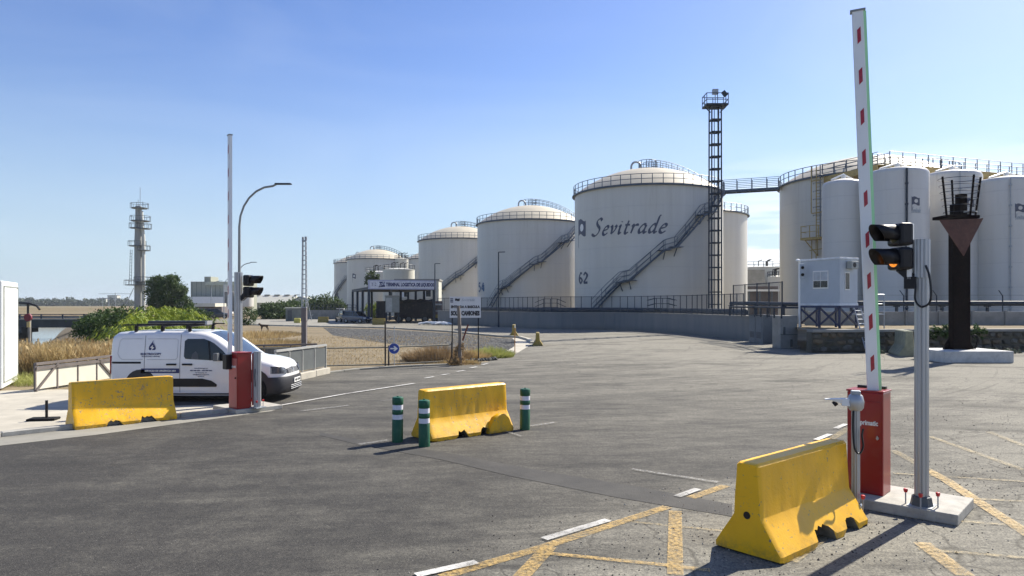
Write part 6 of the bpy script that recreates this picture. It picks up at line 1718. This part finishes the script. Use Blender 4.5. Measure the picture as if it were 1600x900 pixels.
# bright fronds and dark bushes behind the van
def fronds(name, label, c, n, L, m, seed, spread=1.0, group=None, w=.05, hgt=1.0):
    r = np.random.default_rng(seed); out = []
    for i in range(n):
        a = r.random() * 2 * np.pi; el = r.uniform(.5, 1.45); l = L * r.uniform(.6, 1.1)
        d = np.array([np.cos(a) * np.cos(el) * spread, np.sin(a) * np.cos(el) * spread, np.sin(el) * hgt]); p = np.array([r.normal() * .25, r.normal() * .25, 0.1]); side = np.cross(d, [0, 0, 1]); side /= np.linalg.norm(side) + 1e-6
        prev = p; k = 6
        for j in range(k):
            d2 = d.copy(); d2[2] -= (j / k) ** 1.4 * 1.5; nx = prev + d2 * l / k
            f0, f1 = 1 - j / k * .75, 1 - (j + 1) / k * .75
            out.append([prev - side * w * f0, prev + side * w * f0, nx + side * w * f1, nx - side * w * f1])
            if j > 0:                                            # leaflets
                for s_ in (-1, 1):
                    b = (prev + nx) / 2; e = b + side * s_ * l * .16 * f0 + d2 * l * .08 + np.array([0, 0, -.05 * l])
                    ww = d2 / np.linalg.norm(d2) * w * .8
                    out.append([b - ww, b + ww, e + ww * .2, e - ww * .2])
            prev = nx
    t = thing(name, label, 'plant', tuple(c), group=group)
    quads_mesh('fronds', np.array(out), m, t); return t
G = 'bright green frond clumps behind the van'
for i, (px, dep, n, L, lab) in enumerate([(224, 38, 170, 3.5, 'bright green frond clump behind the rear of the van roof'), (254, 41, 220, 4.3, 'yellow green frond clump, widest one behind the van roof'), (276, 43, 190, 4.1, 'yellow green frond clump at the right end behind the van roof'), (208, 36, 100, 2.4, 'darker frond clump at the left end behind the van roof'), (238, 35, 180, 3.2, 'low arching fronds nearest the van roof rack')]):
    fronds('frond_plant', lab, XY(px, dep), n, L, M_yucca if i != 3 else M_bush, 40 + i, group=G, w=.045)
for px, dep, lobes, n, lab in [(158, 50, [(0, 0, .7, 1.7, 1.6, .9), (1.6, 1, 1.0, 1.4, 1.6, 1.1)], 3800, 'dark green bush on the river bank left of the fronds'), (178, 56, [(0, 0, 1.0, 1.8, 1.5, 1.1), (-1.2, 0, .8, 1.2, 1.5, .9)], 3000, 'dark bush behind the fronds near the tall stack'), (300, 62, [(0, 0, 1.0, 1.0, 1.2, 1.3), (.8, .5, .8, .8, 1, 1.0)], 2200, 'olive bush between the fronds and the low grey building')]:
    c = XY(px, dep); foliage('bush', lab, 'bush', [(c.x + l[0], c.y + l[1]) + tuple(l[2:]) for l in lobes], n, .13, M_bush, px, group='bushes by the river')
fronds('frond_plant', 'low arching fronds beside the rear corner of the van', XY(176, 27), 110, 1.35, M_bush, 60, group=G, w=.035)
c = XY(263, 96)
foliage('tree', 'big round dark tree between the tall stack and the industrial building', 'tree', [(c.x, c.y, 4.0, 1.9, 2, 1.9), (c.x - 1.9, c.y, 3.9, 1.1, 1.3, 2.1), (c.x + 2.0, c.y - .3, 2.5, 1.2, 1.3, 1.4), (c.x + .5, c.y - .4, 5.5, 1.2, 1.2, .95), (c.x - 1.3, c.y - .4, 5.5, .95, 1.0, .9), (c.x + 2.9, c.y, 1.7, .65, .9, 1.2), (c.x + 1.5, c.y, 4.2, 1.0, 1.0, 1.0), (c.x - .6, c.y - .6, 2.3, 1.8, 1.2, 1.4)], 17000, .13, M_tree, 71, trunk=(.3, .2, 2.0, [(-1.6, 0, 3.9), (1.5, -.3, 3.6), (.4, -.4, 5.2)]), shell=.45)
for px, dep, rx, rz_, lab in [(420, 118, 2.0, 1.35, 'round clipped dark bush beside the white warehouse'), (438, 120, 2.2, 1.45, 'dark hedge bush left of the grey hut'), (458, 124, 2.0, 1.6, 'taller dark bush behind the grey hut'), (500, 150, 4.5, 2.2, 'dark bush between the lattice mast and tank 75'), (487, 152, 3.4, 1.8, 'small dark bush just right of the lattice mast'), (512, 149, 3.2, 2.4, 'dark bush touching the left side of tank 75')]:
    c = XY(px, dep); foliage('bush', lab, 'bush', [(c.x, c.y, rz_ * .8, rx, 2.5, rz_), (c.x + rx * .6, c.y, rz_ * .7, rx * .6, 2, rz_ * .8)], 3600, .22, M_tree, int(px), group='dark bushes round the hut')
for px, dep, s_, lab in [(386, 84, 1.25, 'low green bush at the foot of the white vertical tank'), (313, 95, 1.0, 'small tree in front of the industrial building canopy')]:
    c = XY(px, dep); foliage('bush', lab, 'bush', [(c.x, c.y, s_ * .7, s_ * 1.1, s_, s_ * .8)], 1500, .12, M_bush, int(px), group='small green bushes')
# greenery beyond the canopy
c = XY(581, 128); foliage('tree', 'small tree whose green top shows above the left end of the canopy sign', 'tree', [(c.x, c.y, 7.4, 1.3, 1, .9), (c.x - .4, c.y, 6.4, .9, .8, .9), (c.x + .5, c.y, 6.0, .8, .8, .8)], 2200, .16, M_bush, 90, trunk=(.14, .09, 5.5, [(-.4, 0, 6.6), (.5, 0, 6.4)]))
c = XY(585, 122); foliage('bush', 'round green bush seen between the canopy columns', 'bush', [(c.x, c.y, 1.2, 2.0, 1.5, 1.3)], 1500, .18, M_yucca, 91)

# ------------------------------------------------------------------ mast, street lamps, stack
c = P(475.5, 543)
t = lattice('lattice_mast', 'slim grey lattice mast rising from a solid post in the dry field', c.x, c.y, .24, .17, 2.3, 6.1, 14, M_galv, cat='mast', rungs=False)
piece('lower_post', mat('brown_grey_pole', (.16, .145, .15), .7, var=.2, streak=True), t, lambda mb: mb.bar((0, 0, 0), (0, 0, 2.35), .27))
piece('antenna_head', M_galv, t, lambda mb: (mb.box((-.08, 0, 6.22), (.10, .1, .26)), mb.box((.09, 0, 6.26), (.12, .1, .22)), mb.bar((-.12, 0, 6.12), (.14, 0, 6.16), .05)))
piece('antenna_arm', M_galv, t, lambda mb: (mb.bar((.12, 0, 3.0), (.42, 0, 1.55), .03), mb.bar((.12, 0, 1.5), (.5, 0, 1.9), .03)))
def street_lamp(px, dep, ytop, arm_px, label, r=.09, side=1):
    c = XY(px, dep); H = CAMH - (ytop - HOR) / F * dep; a = arm_px / F * dep; bend = min(a * .75, H * .2)
    t = thing('street_lamp', label, 'street lamp', (c.x, c.y, 0), group='curved street lamps')
    pts = [Vector((0, 0, 0)), Vector((0, 0, H * .5)), Vector((0, 0, H - bend * 1.25))] + [Vector((side * bend * (1 - math.cos(R(15 * k))), 0, H - bend * 1.25 + bend * 1.2 * math.sin(R(15 * k)))) for k in range(1, 7)] + [Vector((side * a * .82, 0, H))]
    mb = MB(); mb.tube(pts, [r, r * .85, r * .7] + [r * .6] * 7, 8); mb.build('pole', M_grey if px == 374 else M_galv, t, True)
    mb = MB(); mb.frame((side * a * .98, 0, H + .02), (a * .36, .26, .07), Vector((1, 0, 0)), Vector((0, 1, 0)), Vector((0, 0, 1))); mb.build('lamp_head', M_dsteel, t, bevel=.02)
street_lamp(374, 36, 288, 70, 'tall grey street lamp with a curved arm, nearest behind the left signal')
street_lamp(371, 88, 410, 26, 'smaller street lamp whose arm shows left of the signal head', .09)
street_lamp(350, 120, 433, 16, 'street lamp just left of the raised arm, before the industrial building')
street_lamp(330, 150, 439, 15, 'farthest street lamp in front of the industrial building', .10)
c = XY(218, 250)
t = thing('tall_stack', 'tall grey industrial stack with round platforms and an aerial', 'stack', (c.x, c.y, 0))
k = 250 / F; zz_ = lambda py: CAMH - (py - HOR) * k
M_stk = mat('weathered_stack_concrete', (.30, .31, .30), .8, var=.2, scale=.3, streak=True)
piece('shaft', M_stk, t, lambda mb: mb.lathe([(1.35, -.5), (1.35, zz_(380)), (1.2, zz_(360)), (1.05, zz_(340)), (1.0, zz_(322)), (.01, zz_(321))], 20, (-.35, 0, 0)), smooth=True, recalc=False)
piece('side_duct', mat('pale_duct', (.45, .46, .42), .7), t, lambda mb: mb.tube([(1.75, -.6, 0), (1.75, -.6, zz_(372)), (1.2, -.6, zz_(352)), (.9, -.4, zz_(330))], .55, 10), smooth=True)
for py, rr, off in ((326, 2.9, 0), (346, 3.3, .3), (357, 2.4, -1.0), (358, 2.4, 1.6), (385, 2.9, -.8), (392, 2.2, 1.4), (446, 4.3, -.6), (441, 3.2, 1.6)):
    piece('platform', M_dgrey, t, lambda mb: mb.tube([(off, 0, zz_(py)), (off, 0, zz_(py) + .28)], rr * .92, 12))
    def rl(mb):
        for q in range(9):
            a = 2 * math.pi * q / 9; mb.bar((off + rr * math.cos(a), rr * math.sin(a), zz_(py)), (off + rr * math.cos(a), rr * math.sin(a), zz_(py) + 1.9), .11)
        mb.tube([(off + rr * math.cos(2 * math.pi * q / 18), rr * math.sin(2 * math.pi * q / 18), zz_(py) + 1.8) for q in range(19)], .08, 4, False)
    piece('platform_railing', M_dgrey, t, rl)
piece('ladder', M_dgrey, t, lambda mb: [mb.bar((-3.6, 0, zz_(445)), (-3.2, 0, zz_(390)), .12), mb.bar((-2.9, 0, zz_(445)), (-2.6, 0, zz_(390)), .12)] + [mb.bar((-3.5, 0, zz_(440) + i * 1.1), (-2.7, 0, zz_(440) + i * 1.1), .1) for i in range(10)])
for px_, y0, y1 in ((216, 322, 312), (219, 322, 293), (223, 322, 315)):
    piece('aerial', M_galv, t, lambda mb: mb.tube([((px_ - 218) * k, 0, zz_(y0)), ((px_ - 218) * k, 0, zz_(y1))], .09, 5))

# ------------------------------------------------------------------ jetty over the river, lifebuoy post, cranes
t = thing('jetty', 'dark steel and concrete jetty deck crossing the water', 'jetty', (0, 100, 0))
M_jet = mat('dark_jetty_concrete', (.045, .05, .052), .85, var=.3, scale=.5); M_jtop = mat('pale_jetty_edge', (.24, .25, .24), .8)
piece('deck', M_jet, t, lambda mb: mb.box((-90, 2, -.25), (84, 5, 1.1)))
piece('deck_edge', M_jtop, t, lambda mb: mb.box((-90, -.6, .36), (84, .2, .14)))
for z_ in (.75, 1.05): piece('rail', M_dsteel, t, lambda mb: mb.bar((-131, -.3, z_), (-48, -.3, z_), .10))
piece('pipe', M_galv, t, lambda mb: mb.tube([(-131, .2, .62), (-48, .2, .62)], .14, 6))
for i in range(28):
    piece('rail_post', M_dsteel, t, lambda mb: mb.bar((-129 + 3 * i, -.3, .4), (-129 + 3 * i, -.3, 1.1), .16))
for x_ in (-72, -96, -116):
    piece('pier', M_jet, t, lambda mb: mb.box((x_ + 1.2, 1.2, -2.4), (3.2, 3, 3.4)), bevel=.2)
    piece('pier_cap', M_jet, t, lambda mb: mb.box((x_ + 1.2, .6, -1.1), (5.2, 3.6, .8)))
c = XY(46, 62)
t = thing('lifebuoy_post', 'post with a red lifebuoy case and yellow plate on the river bank', 'lifebuoy', (c.x, 34, 0))
c = XY(46, 34); t.location = (c.x, 34, 0); q_ = 34 / F
zl = lambda py: CAMH - (py - HOR) * q_
piece('post', M_concd, t, lambda mb: mb.tube([(0, 0, 0), (0, 0, zl(490))], .07, 8))
piece('lifebuoy_case', mat('faded_red_case', (.17, .02, .035), .5), t, lambda mb: mb.tube([(0, -.05, zl(496)), (0, -.14, zl(496))], .18, 16))
piece('yellow_plate', mat('pale_yellow_plate', (.55, .45, .20), .5), t, lambda mb: mb.box((.02, -.1, zl(507)), (.15, .03, .26)))
t = thing('davit_arm', 'black davit arm reaching over the jetty by the white panel', 'davit', (XY(40, 90).x, 90, 0)); q_ = 90 / F
piece('arm', M_black, t, lambda mb: mb.tube([(-1.2, 0, zl(473)), (.4, 0, zl(474)), (1.4, 0, zl(478)), (1.8, 0, zl(484))], .14, 6))
piece('column', M_black, t, lambda mb: mb.tube([(0.3, 0, zl(505)), (.3, 0, zl(474))], .14, 6))
def crane(px, dep, ytop, jib, label, lean=0):
    c = XY(px, dep); H = CAMH - (ytop - HOR) / F * dep; s_ = dep / F
    t = thing('tower_crane', label, 'crane', (c.x, c.y, 0), group='distant cranes')
    piece('mast', M_far_steel, t, lambda mb: mb.bar((0, 0, 0), (lean * s_, 0, H), .7 * s_ if not lean else .8 * s_))
    if not lean:
        piece('jib', M_far_steel, t, lambda mb: mb.bar((jib[0] * s_, 0, H), (jib[1] * s_, 0, H), .55 * s_))
        piece('tower_head', M_far_steel, t, lambda mb: mb.bar((0, 0, H), (0, 0, H + 2 * s_), .6 * s_))
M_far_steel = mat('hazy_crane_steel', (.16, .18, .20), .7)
crane(180, 700, 459, (-26, 26), 'distant tower crane with a level jib left of the tall stack')
crane(170, 780, 466, (-20, 12), 'smaller distant tower crane lower behind the first one')
crane(195, 600, 450, None, 'distant leaning crane boom just left of the tall stack', lean=14)
crane(160, 850, 467, (-10, 20), 'faintest distant tower crane in the haze')
# distant tree line beyond the river and town blocks
rr_ = random.Random(3)
tr_lobes = []
for i in range(64):
    px = 30 + i * 2.9 + rr_.uniform(-2, 2); dep = rr_.uniform(820, 980); c = XY(px, dep); h_ = rr_.uniform(4, 10.5); tr_lobes.append((c.x, c.y, h_ * .42, rr_.uniform(5, 11), 8, h_ * .55))
for i in range(60):
    px = -900 + i * 16 + rr_.uniform(-4, 4); dep = rr_.uniform(820, 980); c = XY(px, dep); h_ = rr_.uniform(4, 10); tr_lobes.append((c.x, c.y, h_ * .42, rr_.uniform(9, 16), 8, h_ * .55))
for i in range(70):
    px = 380 + i * 18 + rr_.uniform(-4, 4); dep = rr_.uniform(900, 1100); c = XY(px, dep); h_ = rr_.uniform(4, 9); tr_lobes.append((c.x, c.y, h_ * .42, rr_.uniform(9, 16), 8, h_ * .55))
o = quads_mesh('far_tree_line', leaves(tr_lobes, 52000, 1.1, .8, .3, 77), M_far); tag(o, kind='stuff')
for px, w_, h_, dep, lab in [(178, 12, 13, 900, 'pale distant block rising above the tree line'), (163, 9, 9, 910, 'low distant building among the far trees'), (80, 10, 7, 890, 'faint distant building at the left of the tree line')]:
    c = XY(px, dep); t = thing('distant_building', lab, 'building', (c.x, c.y, 0), group='distant buildings')
    piece('wall', M_cladd, t, lambda mb: mb.box((0, 0, h_ / 2), (w_, 8, h_))); piece('roof', M_concd, t, lambda mb: mb.box((0, 0, h_ + .3), (w_ + .6, 8.6, .6)))
c = XY(10, 1050)

# ------------------------------------------------------------------ industrial buildings left of centre
D_ = 190.0; k_ = D_ / F; zi = lambda py: CAMH - (py - HOR) * k_
t = thing('industrial_building', 'tall olive grey industrial building behind the round tree', 'building', (XY(340, D_).x, D_, 0))
X_ = lambda px: (px - 340) * k_
piece('wall', M_roofg, t, lambda mb: mb.box(((X_(298) + X_(368)) / 2, 8, zi(440) / 2), (X_(368) - X_(298), 16, zi(440))))
piece('parapet', mat('pale_olive_parapet', (.40, .42, .33), .7), t, lambda mb: mb.box(((X_(322) + X_(368)) / 2, -.15, zi(443)), (X_(368) - X_(322), .5, .9)))
piece('roof_hut', M_roofg, t, lambda mb: mb.box(((X_(318) + X_(328)) / 2, 3, zi(438)), (X_(328) - X_(318), 5, 2.0)))
piece('end_wall', M_cladd, t, lambda mb: mb.box((X_(350) + .5, -.3, zi(462)), (X_(354) - X_(348), .5, zi(445) - zi(480))))
piece('white_lower_store', M_whitep, t, lambda mb: mb.box(((X_(300) + X_(366)) / 2, -3, zi(464) / 2), (X_(366) - X_(300), 5, zi(464))))
for i in range(9):
    piece('panel_joint', M_dgrey, t, lambda mb: mb.box((X_(300) + i * 1.25, -.02, (zi(440) + zi(463)) / 2), (.08, .05, zi(440) - zi(463))))
D_ = 130.0; k_ = D_ / F; t = thing('low_canopy_building', 'low building with a cream fascia and dark open front behind the van', 'building', (XY(316, D_).x, D_, 0)); X_ = lambda px: (px - 316) * k_
piece('fascia', M_cream, t, lambda mb: mb.box(((X_(287) + X_(345)) / 2, 0, zi(476.5)), (X_(345) - X_(287), 5, .62)))
piece('wall', mat('mauve_grey_wall', (.15, .135, .14), .8), t, lambda mb: mb.box(((X_(298) + X_(350)) / 2, 1, zi(485)), (X_(350) - X_(298), 4, 1.4)))
for px in (296, 306, 317, 329, 341): piece('column', M_dgrey, t, lambda mb: mb.box((X_(px), -1.2, zi(492) / 2 + .1), (.35, .35, 1.1)))
piece('back_wall', M_dgrey, t, lambda mb: mb.box((X_(320), 3.5, .8), (X_(350) - X_(298), .2, 1.6)))
for px, m_, lab in [(306, M_cwhite, 'white parked car under the low cream fascia building'), (322, M_silv, 'grey parked car right of the white one under the low building'), (338, M_dblue, 'dark parked car under the right end of the low building')]:
    c = XY(px, 122); car(lab, (c.x, c.y, .01), R(rr_.uniform(-20, 20)), m_, group='cars parked by the low building')
D_ = 140.0; k_ = D_ / F; t = thing('vertical_tank', 'white vertical tank behind the left signal head', 'storage tank', (XY(383, D_).x, D_, 0))
piece('shell', M_silo, t, lambda mb: mb.lathe([(.9, 1.3), (1.6, 2.0), (1.6, zi(458)), (1.2, zi(455)), (.01, zi(454))], 28), smooth=True, recalc=False)
piece('leg', M_dgrey, t, lambda mb: [mb.bar((x_, 0, 0), (x_, 0, 2.0), .2) for x_ in (-1.2, 1.2)])
t = thing('vertical_tank', 'darker grey vertical tank left of the white one', 'storage tank', (XY(360, D_).x, D_, 0))
piece('shell', M_concd, t, lambda mb: mb.lathe([(1.1, 1.0), (1.1, zi(456)), (.01, zi(455))], 24), smooth=True, recalc=False)
# gable warehouse
D_ = 210.0; k_ = D_ / F; t = thing('warehouse', 'long white gabled warehouse behind the dark hedge', 'warehouse', (XY(430, D_).x, D_, 0)); X_ = lambda px: (px - 430) * k_
xl, xr = X_(388), X_(455); zr, ze = zi(461), zi(473)
piece('wall', M_cladd, t, lambda mb: mb.box(((xl + xr) / 2, 4, ze / 2), (xr - xl, 8, ze)))
piece('roof', mat('pale_metal_roof', (.46, .46, .41), .6, var=.08), t, lambda mb: mb.prism([(xl, -.4, ze), (xl, 5, zr), (xl, 5.2, zr), (xl, 11, ze)], (xr - xl, 0, 0)))
piece('gable', M_cladd, t, lambda mb: mb.prism([(X_(452), -.6, 0), (X_(452), -.6, ze), (X_(468), -.6, zi(463)), (X_(486), -.6, ze), (X_(486), -.6, 0)], (0, 10, 0)))
for i in range(5): piece('skylight', M_dgrey, t, lambda mb: mb.box((xl + 1 + i * 3.0, 4.7, zr + .1), (1.6, .5, .2)))
for i in range(6): piece('column', M_concd, t, lambda mb: mb.box((xl + .6 + i * 2.2, -.3, ze / 2), (.4, .3, ze)))
piece('pale_slope', M_conc, t, lambda mb: mb.prism([(X_(408), -4, 0), (X_(430), -4, zi(478)), (X_(452), -4, 0)], (0, 2, 0)))
c = XY(459.5, 103)
t = thing('hut', 'small grey green hut with a pale flat roof', 'hut', (c.x, c.y, 0), R(8))
piece('wall', mat('grey_green_hut_wall', (.17, .185, .17), .7), t, lambda mb: mb.box((0, 1, .95), (2.35, 2, 1.9)))
piece('roof', M_cream, t, lambda mb: mb.box((0, 1, 1.95), (2.6, 2.3, .14)))
piece('door', M_dgrey, t, lambda mb: mb.box((-.6, -.02, .85), (.6, .05, 1.5)))
c = P(464.5, 505)
t = thing('yellow_concrete_lump', 'pale yellow box lying near the mast in front of the hut', 'box', (c.x, c.y, 0), R(12))
piece('body', mat('pale_yellow_box', (.55, .50, .12), .7, var=.3, scale=3), t, lambda mb: mb.box((0, 0, .35), (.8, .6, .62)), bevel=.06)
# a far grey wall with railing running to tank 75
t = thing('far_wall', 'long low grey wall with a dark railing left of tank 75', 'wall')
fa, fb_ = XY(466, 118), XY(556, 116)
piece('wall_face', M_concd, t, lambda mb: mb.bar(Vector((fa.x, fa.y, .75)), Vector((fb_.x, fb_.y, .75)), .3, 1.5))
for i in range(15):
    q = fa.lerp(fb_, i / 14); piece('post', M_dsteel, t, lambda mb: mb.bar(Vector((q.x, q.y, 1.5)), Vector((q.x, q.y, 2.35)), .07))
piece('rail', M_dsteel, t, lambda mb: [mb.bar(Vector((fa.x, fa.y, z_)), Vector((fb_.x, fb_.y, z_)), .06) for z_ in (1.9, 2.35)])

# dog walking across the track
c = P(413, 517.5)
t = thing('dog', 'dark brown dog walking left across the dry track', 'dog', (c.x, c.y, .01), R(175))
me = bpy.data.meshes.new('dog_body')
V_ = [(0, 0, .50), (.22, 0, .51), (.36, 0, .56), (.46, 0, .66), (.60, 0, .64), (-.24, 0, .50), (-.38, 0, .56), (-.52, 0, .50), (.24, .07, .30), (.22, .07, .02), (.24, -.07, .30), (.32, -.07, .02), (-.26, .08, .34), (-.34, .08, .22), (-.28, .08, .02), (-.26, -.08, .34), (-.36, -.08, .22), (-.34, -.08, .02), (.43, .04, .74), (.43, -.04, .74)]
E_ = [(0, 1), (1, 2), (2, 3), (3, 4), (0, 5), (5, 6), (6, 7), (1, 8), (8, 9), (1, 10), (10, 11), (5, 12), (12, 13), (13, 14), (5, 15), (15, 16), (16, 17), (3, 18), (3, 19)]
bm = bmesh.new(); bm.verts.layers.skin.verify(); bv = [bm.verts.new(q) for q in V_]
for a, b in E_: bm.edges.new((bv[a], bv[b]))
bm.to_mesh(me); bm.free()
rad = [.12, .13, .075, .07, .03, .10, .03, .015, .05, .025, .05, .025, .06, .03, .022, .06, .03, .022, .02, .02]
for i, q in enumerate(me.skin_vertices[0].data): q.radius = (rad[i], rad[i]); q.use_root = (i == 0)
o = bpy.data.objects.new('body', me); S.collection.objects.link(o); o.parent = t; me.materials.append(mat('brown_dog_coat', (.06, .04, .025), .9, var=.3))
o.modifiers.new('skin', 'SKIN'); sb = o.modifiers.new('sub', 'SUBSURF'); sb.levels = sb.render_levels = 1


# ------------------------------------------------------------------ haze
mb = MB(); mb.box((0, 2350, 20.5), (9200, 5500, 51)); hz = bpy.data.materials.new('thin_haze'); hz.use_nodes = True; hz.node_tree.nodes.clear()
vo = hz.node_tree.nodes.new('ShaderNodeVolumePrincipled'); ho = hz.node_tree.nodes.new('ShaderNodeOutputMaterial')
vo.inputs['Color'].default_value = (.80, .88, .96, 1); vo.inputs['Density'].default_value = 0.00017; vo.inputs['Anisotropy'].default_value = 0.2
hz.node_tree.links.new(vo.outputs[0], ho.inputs['Volume'])
tag(mb.build('haze', hz), kind='stuff')
